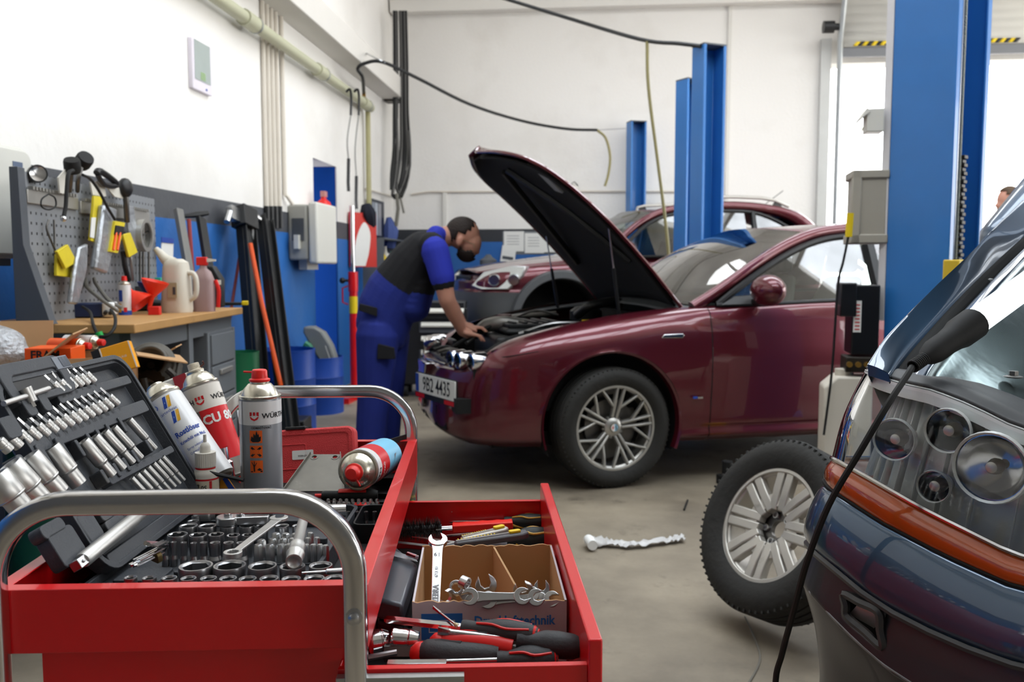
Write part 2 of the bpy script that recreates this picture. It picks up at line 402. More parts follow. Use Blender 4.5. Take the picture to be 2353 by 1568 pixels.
for y,s in((DYA-.013,1),(DYB+.001,-1)):
 m=MB();m.box(-.034,CL(1067,1545,.745).x,y,y+.0115,DZT-.05,DZT-.004)
 xs=CL(955,1555,.73).x
 m.mi(1).prism(rrect(.021,.009,.0045,4,xs,DZT-.022),-y,-y+.0004,Rx(pi/2)).mi(0)
 m.add([(xs+.02,y,DZT-.016),(xs+.036,y,DZT-.021),(xs+.02,y,DZT-.029),(xs+.024,y-.003,DZT-.022)],[(0,1,3),(1,2,3),(2,0,3)])
 m.build('drawer_slide',[GALV,mat('slot_dark_red','5a0c10',.5)],dr,bevel=.001)
#  socket case with open lid
CD0,CD1,CX0,CX1=1.0,1.415,-.53,-.252
CASEM=Matrix.Translation(cw(CX0,CD0,ZT+.003))@Rz(YAW)
case=thing('socket_case','open black plastic socket case, lid leaning back over the trolley edge','tool case',CASEM)
cl,cwid=CD1-CD0,CX1-CX0
m=MB();o=rrect(cwid,cl,.02,4,cwid/2,cl/2);i=rrect(cwid-.012,cl-.012,.016,4,cwid/2,cl/2)
m.ring(o,i,0,.03);m.prism(i,.0,.018)
for(a,b,c,d,h)in((.02,.25,.055,.068,.024),(.09,.2,.10,.108,.026),(.02,.08,.08,.13,.022),(.03,.26,.24,.25,.026),(.03,.26,.325,.335,.028),(.2,.26,.15,.23,.02)):
 m.prism(rrect(b-a,d-c,.004,3,(a+b)/2,(c+d)/2),.0175,h)
m.build('case_base',CASEGREY,case,bevel=.0012)
tv=(RGT*-.497+Vector((0,0,.868))).normalized();nv=(RGT*.868+Vector((0,0,.497))).normalized()
LIDM=Matrix.Identity(4);LO=cw(-.512,1.07,.812)
for i_ in range(3):LIDM[i_][0]=FWD[i_];LIDM[i_][1]=tv[i_];LIDM[i_][2]=nv[i_];LIDM[i_][3]=LO[i_]
LIDI=LIDM.inverted()
def lidp(px,py,n=0.):
 r=ray(px,py);P=LO+nv*n;k=(P-EYE).dot(nv)/r.dot(nv);return EYE+r*k
def lidl(px,py,n=0.):return LIDI@lidp(px,py,n)
LS,LT=.37,.285
lid=thing('case_lid','x','x');lid.parent=case;lid.matrix_basis=CASEM.inverted()@LIDM
for k_ in('label','category'):del lid[k_]
bpy.data.objects.remove(lid)
rel=CASEM.inverted()@LIDM
m=MB().at(rel)
out=rrect(LS,LT,.035,6,LS/2,LT/2);inn=rrect(LS-.016,LT-.016,.03,6,LS/2,LT/2);in2=rrect(LS-.026,LT-.026,.026,6,LS/2,LT/2)
hl=lidl(45,872);hx,hy=.105,LT-.032
hw,hh=.13,.034
m.loft([[(p[0],p[1],-.022)for p in rrect(LS-.02,LT-.02,.03,6,LS/2,LT/2)],[(p[0],p[1],-.014)for p in out],[(p[0],p[1],.006)for p in out],[(p[0],p[1],.006)for p in inn],[(p[0],p[1],.001)for p in inn],[(p[0],p[1],.001)for p in in2],[(p[0],p[1],.004)for p in in2],[(p[0],p[1],-.012)for p in rrect(LS-.034,LT-.034,.022,6,LS/2,LT/2)]],True,True)
lidob=m.build('lid',CASEGREY,case,bevel=.0008)
def raised(x0,x1,y0,y1,z0=-.012,z1=.004,r=.005):
 mm.prism(rrect(x1-x0,y1-y0,r,3,(x0+x1)/2,(y0+y1)/2),z0,z1)
def lid_bar(pa,pb,dn,dt_,z1):
 a,b=lidl(*pa,z1),lidl(*pb,z1);raised(min(a.x,b.x),max(a.x,b.x),min(a.y,b.y)-dn,max(a.y,b.y)+dt_,-.012,z1)
mm=MB().at(rel)
r1=lidl(141,902,.004);r1b=lidl(222,880,.004);raised(r1.x-.015,LS-.02,r1.y-.016,r1.y-.001)
r2=lidl(228,952,.004);raised(.01,LS-.018,r2.y-.022,r2.y-.001)
r3=lidl(306,1065,.004);raised(lidl(250,1095,.004).x-.004,LS-.018,r3.y-.014,r3.y-.002)
for(px,py,w_,h_)in((62,935,.022,.03),(98,925,.02,.03),(20,985,.03,.03)):q=lidl(px,py,.006);raised(q.x-w_/2,q.x+w_/2,q.y-h_/2,q.y+h_/2,-.012,.01,.006)
for(px,py)in((276,970),(248,985),(226,998),(204,1008),(178,1024)):q=lidl(px+5,py+5,.006);raised(q.x-.004,q.x+.004,q.y-.014,q.y+.012,-.012,.007,.003)
for(px,py)in((342,1024),(311,1048),(290,1066),(268,1079),(240,1094)):q=lidl(px,py,.006);raised(q.x-.004,q.x+.004,q.y-.012,q.y+.01,-.012,.007,.003)
for(px,py)in((148,1035),(104,1052),(60,1078)):q=lidl(px,py,.008);raised(q.x-.007,q.x+.007,q.y-.02,q.y+.02,-.012,.009,.005)
for(px,py,w_,h_)in((155,1255,.055,.045),(205,1212,.04,.04),(265,1205,.05,.02),(240,1180,.03,.02),(120,1215,.05,.018)):q=lidl(px,py,.004);raised(q.x-w_/2,q.x+w_/2,q.y-h_/2,q.y+h_/2,-.012,.006,.007)
raised(.02,LS-.03,.004,.024,-.012,.004)
mm.build('lid_insert',CASEGREY,lidob,bevel=.0012)
g=MB().at(rel)
for tx,(px,py)in zip(['6','G5','7','S5','W5','24'],[(220,884),(205,889),(190,893),(176,899),(160,903),(147,909)]):
 q=lidl(px,py,.0045);g.text(tx,.009,Tr(q.x,q.y,.0042)@Rz(0))
for k_,(px,py)in enumerate([(274,938),(260,946),(246,952),(232,959),(217,965),(203,972),(187,979),(170,986),(152,994),(134,1001),(115,1009)]):
 q=lidl(px,py,.0045);g.text(['6','G7','T08','T27','T25','T20','T15','T10','T9','T8','T7'][k_],.0085,Tr(q.x,q.y,.0042))
for tx,(px,py)in zip(['10','11','12','13','14'],[(364,1037),(349,1048),(331,1058),(314,1069),(292,1082)]):
 q=lidl(px,py,.0045);g.text(tx,.008,Tr(q.x,q.y,.0042))
g.build('size_marks',INK,lidob)
h=MB().at(rel);hm=[(x,y)for x,y in rrect(.15,.05,.018,5,.105,LT+.012)]
h.ring(rrect(.16,.06,.02,5,.10,LT-.012),rrect(.118,.030,.012,5,.10,LT-.016),-.03,.009)
h.build('carrying_handle',CASEGREY,lidob,bevel=.002)
h=MB().at(rel);h.mi(1).prism(rrect(.112,.027,.01,4,.10,LT-.016),.0005,.0045);h.build('handle_recess',[CASEGREY,BLACK],lidob)
q=lidl(130,812,.01)
h=MB().at(rel@Tr(q.x,LT+.002,.004));h.box(-.02,.02,-.008,.012,-.012,.006)
for k_ in range(9):h.box(-.004+k_*.0025,-.0025+k_*.0025,-.006,.010,.006,.0072)
h.build('latch',[mat('case_latch','6f747d',.4)],lidob,bevel=.001,label='grey ribbed latch on the open lid')
# - sockets and bits
SOCK=mat('socket_chrome_vanadium','a6a6a8',.3,1,var=.05,scale=40)
SATIN=mat('satin_chrome','c2c1be',.4,.9,var=.06,scale=40,spots=('8a8378',40,.62,.4))
def hexloop(r,z,n=24,lobes=0):
 L_=[]
 for j in range(n):
  a=2*pi*j/n
  if lobes:rr=r*(1+.16*cos(lobes*a))
  else:aa=(a%(pi/3))-pi/6;rr=r*cos(pi/6)/cos(aa)
  L_.append((rr*cos(a),rr*sin(a),z))
 return L_
def socket_mesh(r,h,kind='hex',neck=0):
 b=MB();C_=lambda rr,z:[(rr*cos(2*pi*j/24),rr*sin(2*pi*j/24),z)for j in range(24)]
 lo=[C_(r*.9,0)]if not neck else[C_(r*1.25,0),C_(r*1.3,h*.12),C_(r*1.25,h*.3),C_(r*.95,h*.45)]
 ri=r*.86
 L_=lo+[C_(r*(.98 if not neck else 1),h*.5),C_(r,h*.93),C_(r*.96,h),C_(r*.86,h),C_(r*.84,h*.985)]
 L_+=[hexloop(r*.8,h*.95,lobes=6 if kind=='torx' else 0),hexloop(r*.78,h*.35,lobes=6 if kind=='torx' else 0)]
 b.loft(L_,True,True);return b
PROTO={}
def put(kind,r,h,M,label,group,name='socket',cat='socket'):
 key=(kind,)
 if key not in PROTO:
  mb=socket_mesh(.01,.02,'torx' if kind=='torx' else 'hex',kind=='neck');o=mb.build(name,SOCK,None,ang=30);PROTO[key]=o
  tag(o,label,cat,group);o.matrix_basis=M@Matrix.Diagonal((r/.01,r/.01,h/.02,1));return o
 o=PROTO[key].copy();COL.objects.link(o);o['label']=label;o['group']=group;o.matrix_basis=M@Matrix.Diagonal((r/.01,r/.01,h/.02,1));return o
def row(pts,ztop,kind,h,what,group):
 n=len(pts)
 for k_,(px,py,wpx)in enumerate(pts):
  P=on(px,py,ztop);d=(P-EYE).dot(FWD);r=wpx*d/2000/2*1.0
  nth='leftmost' if k_==0 else('rightmost' if k_==n-1 else ORD[k_])
  lab=f'{what}, {nth}' if nth in('leftmost','rightmost')else f'{what}, {nth} from left'
  hh=min(h,ztop-ZT-.006)
  put(kind,r,hh,Matrix.Translation(P-Vector((0,0,hh)))@Rz(random.random()*2),lab,group)
row([(300,1327,30),(343,1328,33),(389,1328,36),(433,1329,37),(479,1329,39),(524,1329,41),(569,1330,42),(618,1329,45),(669,1330,46),(722,1329,50),(769,1329,50)],.838,'hex',.04,'half sunk chrome socket in row along the trolley front edge','sockets in the front row of the case')
row([(450,1300,80),(528,1299,77),(603,1300,68),(672,1301,61),(737,1299,56)],.832,'hex',.05,'big wide chrome socket in second row of the case','biggest sockets in the case')
row([(380,1246,14),(399,1246,14),(422,1247,14),(445,1248,15),(468,1247,17),(494,1247,24),(525,1247,24),(555,1247,24)],.834,'neck',.033,'little flared socket in the row below the torx sockets','little quarter inch sockets')
row([(408,1228,47),(455,1229,41),(497,1228,36),(536,1230,31),(569,1229,27)],.832,'torx',.034,'star profile torx socket in the middle row of the case','torx sockets')
row([(433,1208,43),(477,1208,43),(525,1208,39),(567,1208,36),(601,1209,33),(648,1208,33),(686,1208,30)],.83,'hex',.032,'medium chrome socket in the back row under the ratchet','sockets in the back row of the case')
row([(450,1186,20),(444,1197,26)],.826,'hex',.03,'small lone socket left of the ratchet head','lone small sockets')
def bit_mesh(star=6,hold=True):
 b=MB()
 if hold:
  b.mi(0).lathe([(0,0),(.0062,0),(.0064,.001),(.0064,.008),(.006,.0085),(.006,.011),(.0064,.0115),(.0064,.018),(.0055,.0195),(0,.0195)],16)
  b.mi(1).loft([hexloop(.0037,.0195,12),hexloop(.0037,.027,12)]);b.loft([hexloop(.0027,.027,12,star),hexloop(.0025,.0395,12,star)])
 else:
  b.mi(1).loft([hexloop(.0042,0,12),hexloop(.0042,.014,12),hexloop(.0036,.016,12,star),hexloop(.0034,.028,12,star),hexloop(.0024,.0295,12,star)])
 return b
BITS={}
def bit(kind,M,label,group):
 if kind not in BITS:
  if kind=='flat':
   b=bit_mesh(0,True);b.v=[Vector((v.x*(1.6 if v.z>.028 else 1),v.y*(.3 if v.z>.03 else 1),v.z))for v in b.v]
  else:b=bit_mesh({'star':6,'stub':6,'hexstub':0}[kind],kind=='star')
  o=b.build('driver_bit',[SATIN,STEEL],None,ang=30);BITS[kind]=o;o.matrix_basis=M;return tag(o,label,'driver bit',group)
 o=BITS[kind].copy();COL.objects.link(o);o['label']=label;o['group']=group;o.matrix_basis=M;return o
def lid_piece(pb,pt,n):
 a,b=lidp(*pb,n),lidp(*pt,n);return a,b
R1B=[(141,902),(156,897),(172,892),(187,887),(201,883),(215,878)];R1T=[(98,861),(114,856),(133,850),(147,847),(161,843),(176,840)]
desc=['chisel','wide flat','slim pointed','broad pointed','long star','slim star']
for k_,(b_,t_)in enumerate(zip(R1B,R1T)):
 a,b=lid_piece(b_,t_,.003);ln=(b-a).length
 bit('flat' if 0<k_<4 else 'star',frame(a,b-a,nv)@Matrix.Diagonal((1.05,1.05,ln/.0395,1)),f'white collared {desc[k_]} bit in the short top row of the lid','bits in the short top row')
R2B=[(269,930),(255,938),(241,945),(227,951),(212,958),(196,965),(181,971),(164,978),(146,985),(128,992),(109,1000),(88,1008),(67,1017),(45,1027),(22,1036)]
for k_,b_ in enumerate(R2B):
 s=1+.28*k_/14
 a,b=lid_piece(b_,(b_[0]-41*s,b_[1]-38*s),.003);ln=(b-a).length
 bit('star',frame(a,b-a,nv)@Matrix.Diagonal((1.05,1.05,ln/.0395,1)),f'collared torx bit in the long lid row, {ORD[k_]} from its right end','bits in the long lid row')
def deep_mesh(r,h):
 b=MB();b.lathe([(0,0),(r*.78,0),(r*.8,h*.02),(r*.8,h*.33),(r*.93,h*.36),(r,h*.38),(r*.97,h*.4),(r,h*.42),(r,h*.97),(r*.93,h),(r*.8,h),(r*.76,h*.9),(0,h*.9)],20);return b
DEEP=None
def deep(a,b,r,label,group):
 global DEEP
 if DEEP is None:
  DEEP=deep_mesh(.01,.06).build('deep_socket',SATIN,None,ang=25);tag(DEEP,label,'socket',group);o=DEEP
 else:o=DEEP.copy();COL.objects.link(o);o['label']=label;o['group']=group
 ln=(b-a).length;o.matrix_basis=frame(a,b-a,nv)@Matrix.Diagonal((r/.01,r/.01,ln/.06,1));return o
D5=[((356,1032),(296,965),.0062),((324,1053),(260,983),.0068),((305,1064),(239,993),.0074),((283,1078),(216,1004),.0082),((258,1093),(190,1015),.0096)]
for k_,(b_,t_,r)in enumerate(D5):
 a,b=lid_piece(b_,t_,.001+r*.3);deep(a,b,r,f'long deep socket in the lid right group of five, {["rightmost", "second from right", "middle one", "second from left", "leftmost and thickest"][k_]}','five deep sockets at the lid right side')
for k_,(b_,t_,r)in enumerate([((182,1114),(114,1030),.0132),((139,1132),(65,1049),.0142),((96,1150),(20,1069),.0155),((52,1172),(-14,1094),.0165)]):
 a,b=lid_piece(b_,t_,.002+r*.25);deep(a,b,r,f'very thick deep socket low in the lid, {["smallest and farthest right", "second from right", "third from right", "partly cut by the photo edge"][k_]}','thick deep sockets')
for k_,t_ in enumerate([(373,1050),(363,1058),(352,1065),(340,1073),(328,1082),(315,1090),(302,1099)]):
 a,b=lid_piece((t_[0]+50,t_[1]+54),t_,.003);deep(a,b,.0042,f'thin deep socket in the bottom right lid row, {ORD[k_]} from right','thin deep sockets')
a,b=lidp(8,928,.012),lidp(112,893,.012);T_=thing('sliding_t_bar','chrome sliding T bar lying across the lid under its handle','T bar',Matrix.Translation(a))
I_=Matrix.Translation(-a)
MB().at(I_).tube([a,b],.0036,10).build('bar',SATIN,T_);c,d=lidp(57,893,.013),lidp(74,924,.011)
e=MB().at(I_);e.cyl(c,d,.0085,14,.0068);e.cyl(d,d+(d-c)*.35,.003,4);e.build('sliding_head',SATIN,T_)
a,b=lidp(173,1302,.012),lidp(375,1140,.012);dv=(b-a).normalized()
T_=thing('extension_bar','long thick chrome extension bar lying at the bottom of the lid','extension bar',Matrix.Translation(a));I_=Matrix.Translation(-a)
e=MB().at(I_);e.lathe([(0,0),(.0085,.0),(.0098,.004),(.0098,.15),(.0088,.155),(.0088,.2),(0,.2)],20,frame(a+dv*.018,dv));e.build('shaft',SATIN,T_)
e=MB().at(I_@frame(a,dv,nv));e.box(-.0062,.0062,-.0062,.0062,0,.02);e.ball((.0063,0,.009),.0026,8);e.build('square_drive',STEEL,T_,bevel=.0008)
STB=[((634,1226),(656,1227),(679,1227),(713,1225)),((601,1241),(626,1239),(650,1239),(672,1238),(707,1237),(728,1236)),((593,1252),(620,1252),(646,1252),(665,1251),(704,1252),(720,1252),(735,1252),(748,1254))]
for j,rw in enumerate(STB):
 for k_,(px,py)in enumerate(rw):
  P=on(px,py,.826);sc_=[1.9,1.55,1.6][j]*(1 if px<690 else.75)
  bit('hexstub' if j==0 else 'stub',Matrix.Translation(P-Vector((0,0,.029)))@Matrix.Diagonal((sc_,sc_,1,1)),f'stubby steel bit standing upright, {["back", "middle", "front"][j]} row of three, {ORD[k_]} from left','stub bits standing in the case')
def wrench_mesh(L,w,mats,parent=None,name='wrench',t=None,ring=True,M=None,both=False):
 """flat wrench lying in xy, open jaw centred at (0,0) facing -x, shank along +x"""
 t=t or w*.32;R=w*1.0
 def jaw(mb,cx,sgn,ang=15):
  A=radians(ang);pts=[]
  for q in range(25):
   a=radians(40+280*q/24);pts.append((R*cos(a),R*sin(a)*1.02))
  g=w*.5
  pts+=[(R*.98,-g),(.1*R,-g),(-.28*R,-g*.45),(-.28*R,g*.45),(.1*R,g),(R*.98,g)]
  mb.prism(pts,-t/2*1.1,t/2*1.1,Tr(cx,0,0)@Rz((pi if sgn<0 else 0)+A))
 b=MB();jaw(b,0,-1)
 x1=L;sw=w*.52
 b.loft([[(R*.75,-sw*1.25,-t*.32),(R*.75,sw*1.25,-t*.32),(R*.75,sw*1.25,t*.32),(R*.75,-sw*1.25,t*.32)],[(R*1.6,-sw,-t*.34),(R*1.6,sw,-t*.34),(R*1.6,sw,t*.34),(R*1.6,-sw,t*.34)],[(L-R*1.3,-sw*.8,-t*.34),(L-R*1.3,sw*.8,-t*.34),(L-R*1.3,sw*.8,t*.34),(L-R*1.3,-sw*.8,t*.34)],[(L-R*.6,-sw*.9,-t*.34),(L-R*.6,sw*.9,-t*.34),(L-R*.6,sw*.9,t*.34),(L-R*.6,-sw*.9,t*.34)]])
 if both:jaw(b,L,1)
 elif ring:
  n=36;o_=[(L+R*.92*cos(2*pi*j/n),R*.92*sin(2*pi*j/n))for j in range(n)]
  i_=[(L+w*(.56+.07*(j%3==0))*cos(2*pi*j/n),w*(.56+.07*(j%3==0))*sin(2*pi*j/n))for j in range(n)]
  b.ring(o_,i_,-t*.75,t*.75)
 return b
def lay(a,b,up=(0,0,1),L=None):
 """matrix: x axis from a to b, z roughly up"""
 x=(b-a).normalized();z=Vector(up);z=(z-x*z.dot(x)).normalized();y=z.cross(x)
 M=Matrix.Identity(4)
 for i_ in range(3):M[i_][0],M[i_][1],M[i_][2],M[i_][3]=x[i_],y[i_],z[i_],a[i_]
 return M
a,b=on(641,1192,.848),on(535,1273,.846)
w_=wrench_mesh((b-a).length,.0125,None).build('combination_wrench',SATIN,None,bevel=.0006);w_.matrix_basis=lay(a,b);tag(w_,'combination wrench lying diagonally on top of the sockets in the case','wrench')
a,b=on(505,1196,.836),on(618,1194,.836)
T_=thing('ratchet','chrome ratchet lying behind the back row of sockets','ratchet',lay(a,b));ln=(b-a).length
e=MB();e.prism([(p[0],p[1])for p in arc(0.012,0,.017,40,320,16)]+[(ln*.35,-.008),(ln,-.006),(ln,.006),(ln*.35,.008)],-.006,.006);e.build('body',STEEL,T_,bevel=.002)
for x in(.012,ln*.42):MB().lathe([(.0,.006),(.006,.006),(.006,.010),(.004,.012),(0,.012)],14,Tr(x,0,0)).build('knob',CHROME,T_)
a,b=on(450,1181,.826),on(622,1182,.826);L_=(b-a).length
T_=thing('breaker_handle','dark ribbed bar handle with satin sleeve behind the ratchet','tool handle',frame(a,b-a))
MB().lathe([(0,0),(.0105,0),(.0115,.002),(.0115,L_*.2),(.0095,L_*.22),(.0095,L_*.27),(.0112,L_*.29),(0,L_*.29)],18).build('sleeve',SATIN,T_)
MB().lathe([(0,L_*.29),(.010,L_*.29),(.010,L_*.72),(.0085,L_*.73),(.0085,L_*.78),(.010,L_*.79),(.010,L_),(0,L_)],18).build('grip',RUBBER,T_)
a,b=on(698,1190,.858),on(675,1292,.846);L_=(b-a).length
o=MB().lathe([(0,0),(.0068,0),(.0068,L_*.62),(.0098,L_*.66),(.0104,L_*.7),(.0098,L_*.74),(.0098,L_*.82),(.0112,L_*.84),(.0112,L_*.87),(.0100,L_*.89),(.0100,L_),(.008,L_),(0,L_*.95)],20,frame(a,b-a)).build('extension_bar',SATIN,None);tag(o,'short fat extension with collar leaning on the stub bits','extension bar')
a,b=on(694,1318,.836),on(792,1312,.836)
o=MB().tube([a,a+(b-a)*.55,a+(b-a)*.58,a+(b-a)*.6,b],[.0018,.0022,.0038,.0038,.0038],10).build('mini_t_handle',CHROME,None);tag(o,'thin chrome rod over the right end of the front socket row','rod')
a,b=on(303,1303,.832),on(372,1268,.84);dv=(b-a)
T_=thing('hex_key_set','bundle of bright hex keys clipped together on the case edge','hex keys',Matrix.Translation(a));I_=Matrix.Translation(-a)
side=dv.cross(Vector((0,0,1))).normalized()
for k_ in range(6):
 r=.0032-.0003*k_;o_=side*(.005*(k_%3)-.005)+Vector((0,0,.005*(k_//3)))
 e0,e1=a+o_+dv*(.04*k_),b+o_;bend=e1+dv.normalized()*.006+Vector((0,0,.006));tip=on(330+6*k_,1249+2*k_,.865)
 MB().at(I_).tube([e0,e1,bend,bend+(tip-bend)*.9],r if k_<2 else.0014,6).build('hex_key',CHROME,T_)
c=a+dv*.78
MB().at(I_@frame(c,dv)).prism(rrect(.02,.014,.004,3,0,.002),-.003,.003).build('clip',mat('brass_clip','6f5d38',.5,.6),T_)
#  cans, bottle and cases in the trolley tray
CANTOP=mat('can_steel','cfcabb',.28,.9,var=.08,scale=20)
CANGREY=mat('can_grey','8d9095',.35,.3,var=.05)
CANWHITE=mat('can_white','dcdcdc',.32,.1,var=.04)
CANRED=mat('can_red','d21f26',.32,.0,var=.04)
LOGO_RED=mat('logo_red','c5141c',.4)
HAZ=mat('hazard_orange','e8641c',.45,var=.04)
TXTBLUE=mat('print_blue','2346a0',.5)
TXTGOLD=mat('print_gold','d9a21f',.5)
SKYBL=mat('can_sky_blue','7cc4e4',.35,var=.05)
def band(mb,x0,x1,z0,z1,r,off=.0003,n=None):
 a0,a1=270+math.degrees(x0/r),270+math.degrees(x1/r)
 mb.lathe([(r+off,z0),(r+off,z1)],n or max(2,int((a1-a0)/8)),None,a0,a1)
def bpoly(mb,pts,r,off):
 mb.add([((r+off)*sin(x/r),-(r+off)*cos(x/r),z)for x,z in pts],[tuple(range(len(pts)))])
def crest(mb,x,z,s,r,off):
 for q in(-.5,-.1,.3):bpoly(mb,[(x+(q)*s,z+.1*s),(x+(q+.26)*s,z+.1*s),(x+(q+.26)*s,z+.5*s),(x+q*s,z+.5*s)],r,off)
 bpoly(mb,[(x-.5*s,z+.12*s),(x+.56*s,z+.12*s),(x+.56*s,z+.02*s),(x-.5*s,z+.02*s)],r,off)
 bpoly(mb,[(x-.5*s,z-.06*s),(x+.56*s,z-.06*s),(x+.4*s,z-.38*s),(x+.03*s,z-.55*s),(x-.34*s,z-.38*s)],r,off)
def spray_can(label,M,r,H,body,prints,cap,name='spray_can',domeh=.022):
 t=thing(name,label,'spray can',M)
 b=MB();b.lathe([(0,.003),(r*.8,.003),(r*.86,0),(r,.004),(r*.97,.007),(r,.010),(r,H-.006),(r*.965,H)],36)
 b.build('can_body',body,t)
 b=MB();b.lathe([(r*.965,H-.002),(r*1.01,H),(r*1.01,H+.003),(r*.94,H+.004),(r*.9,H+.003),(r*.8,H+domeh*.55),(r*.55,H+domeh),(r*.46,H+domeh+.001),(r*.46,H+domeh+.004),(r*.36,H+domeh+.005),(0,H+domeh+.005)],36)
 b.build('dome',CANTOP,t)
 if prints:prints(t)
 if cap:cap(t,H+domeh+.004)
 return t
def red_cap(t,z,noz=-1):
 b=MB();b.lathe([(0,z),(.017,z),(.0175,z+.004),(.0135,z+.0055),(.0125,z+.018),(.011,z+.02),(0,z+.0215)],20);c=b.build('nozzle',REDPL,t,bevel=.0006)
 MB().cyl((.009*noz,0,z+.015),(.03*noz,0,z+.015),.0017,8).build('straw_spout',REDPL,c)
r=.0345;H=.206
def pr_degreaser(t):
 b=MB();band(b,-2*r*1.5,2*r*1.5,H-.043,H-.004,r);b.build('label_band',CANWHITE,t)
 b=MB();b.text('WÜRTH',.0118,Tr(0,0,H-.028),bend=r,off=.0007,sx=1.05,bold=.02);o=b.build('brand_print',INK,t,flat=True);o.rotation_euler=(0,0,radians(74))
 b=MB();b.text('WÜRTH',.0118,Tr(0,0,H-.028),bend=r,off=.0007,sx=1.05,bold=.02);o=b.build('brand_print',INK,t,flat=True);o.rotation_euler=(0,0,radians(-84))
 b=MB();crest(b,.009,H-.028,.014,r,.0007);b.build('crest_print',LOGO_RED,t,flat=True)
 b=MB();band(b,-.0148,-.0136,.0,H-.004,r,.0006);b.build('seam',mat('seam_steel','5d5e60',.4,.8),t)
 for j,(zz,sym)in enumerate(((H-.062,'f'),(H-.087,'x'),(H-.112,'t'))):
  b=MB();x0,x1=.001,.0215;band(b,x0,x1,zz-.0103,zz+.0103,r,.0005)
  b.mi(1);cx=.0112
  if sym=='x':
   for s in(1,-1):bpoly(b,[(cx-s*.0075-.0013,zz-.0062),(cx-s*.0075+.0013,zz-.0085),(cx+s*.0075+.0013,zz+.0062),(cx+s*.0075-.0013,zz+.0085)]if s>0 else[(cx+.0075+.0013,zz-.0062),(cx+.0075-.0013,zz-.0085),(cx-.0075-.0013,zz+.0062),(cx-.0075+.0013,zz+.0085)],r,.0012)
  elif sym=='f':bpoly(b,[(cx+a*.011,zz+c*.011)for a,c in((-.75,-.55),(-.6,.1),(-.35,-.15),(-.3,.55),(-.05,.2),(.15,1),(.3,.3),(.45,.5),(.5,-.05),(.75,.1),(.7,-.6),(.4,-.8),(-.45,-.8))],r,.0012)
  else:
   bpoly(b,[(cx-.009,zz-.009),(cx+.0095,zz-.009),(cx+.0095,zz-.0065),(cx-.009,zz-.0075)],r,.0012)
   bpoly(b,[(cx-.004,zz-.008),(cx-.002,zz-.008),(cx-.0025,zz+.002),(cx-.0045,zz+.002)],r,.0012)
   for a,c in((-.0075,.008),(-.003,.0095),(.001,.007)):bpoly(b,[(cx-.004,zz),(cx-.0025,zz),(cx+a+.0005,zz+c),(cx+a-.0005,zz+c)],r,.0012)
   bpoly(b,[(cx+.001,zz-.005),(cx+.005,zz-.002),(cx+.009,zz-.005),(cx+.005,zz-.007)],r,.0012)
  b.build('hazard_mark',[HAZ,INK],t,flat=True)
 b=MB();b.text('ODMAŠŤOVAČ',.0048,Tr(0,0,H-.0475),bend=r,off=.0006,bold=.02)
 o=b.build('small_print',INK,t,flat=True);o.rotation_euler=(0,0,radians(34))
P=on(604,1189,ZT);P.z=ZT+.001
spray_can('upright grey and white degreaser spray can with red nozzle and orange hazard squares',Matrix.Translation(P)@Rz(YAW-.28),r,H,CANGREY,pr_degreaser,red_cap)
def tilt_can(ptop,pbot,d0,d1):
 a=at(*pbot,d0);b=at(*ptop,d1);return a,(b-a)
a,ax=tilt_can((470,916),(533,1100),1.56,1.58);r2=.0335
def pr_cu(t):
 H=.18
 b=MB();band(b,-.09,.09,H-.048,H-.004,r2);b.build('label_band',mat('can_cream','d9d3c9',.4),t)
 b=MB();band(b,-.002,.06,.035,H-.048,r2,.0004);b.build('red_panel',CANRED,t)
 b=MB();b.text('WÜRTH',.0125,Tr(0,0,H-.03),bend=r2,off=.0008,sx=1.05,bold=.02);o=b.build('brand_print',INK,t,flat=True);o.rotation_euler=(0,0,radians(86))
 b=MB();b.text('WÜRTH',.0125,Tr(0,0,H-.03),bend=r2,off=.0008,sx=1.05,bold=.02);o=b.build('brand_print',INK,t,flat=True);o.rotation_euler=(0,0,radians(-50))
 b=MB();crest(b,.0055,H-.03,.015,r2,.0008);b.build('crest_print',LOGO_RED,t,flat=True)
 b=MB();b.text('CU 800',.023,Tr(0,0,H-.068),bend=r2,off=.0009,bold=.035);o=b.build('product_print',PAPER,t,flat=True);o.rotation_euler=(0,0,radians(62))
def dirty_cap(t,z):
 b=MB();b.lathe([(0,z),(.0155,z),(.0155,z+.003),(.011,z+.004),(.0105,z+.016),(0,z+.0165)],18);c=b.build('nozzle',mat('dirty_white_cap','cfc4ae',.5,spots=('6b5a45',40,.6,.6)),t,bevel=.0006)
 MB().tube([(.012,0,z+.006),(.02,.0,z+.009),(.021,-.003,z+.014)],.0015,6).build('straw_clip',mat('brown_clip','5b2d22',.5),c)
spray_can('red and cream spray can leaning left, printed CU 800',frame(a,ax,RGT)@Rz(-.12),r2,.18,mat('can_grey_warm','8c857d',.4,.2),pr_cu,dirty_cap)
r2=.0325;a,ax=tilt_can((404,962),(500,1106),1.47,1.50)
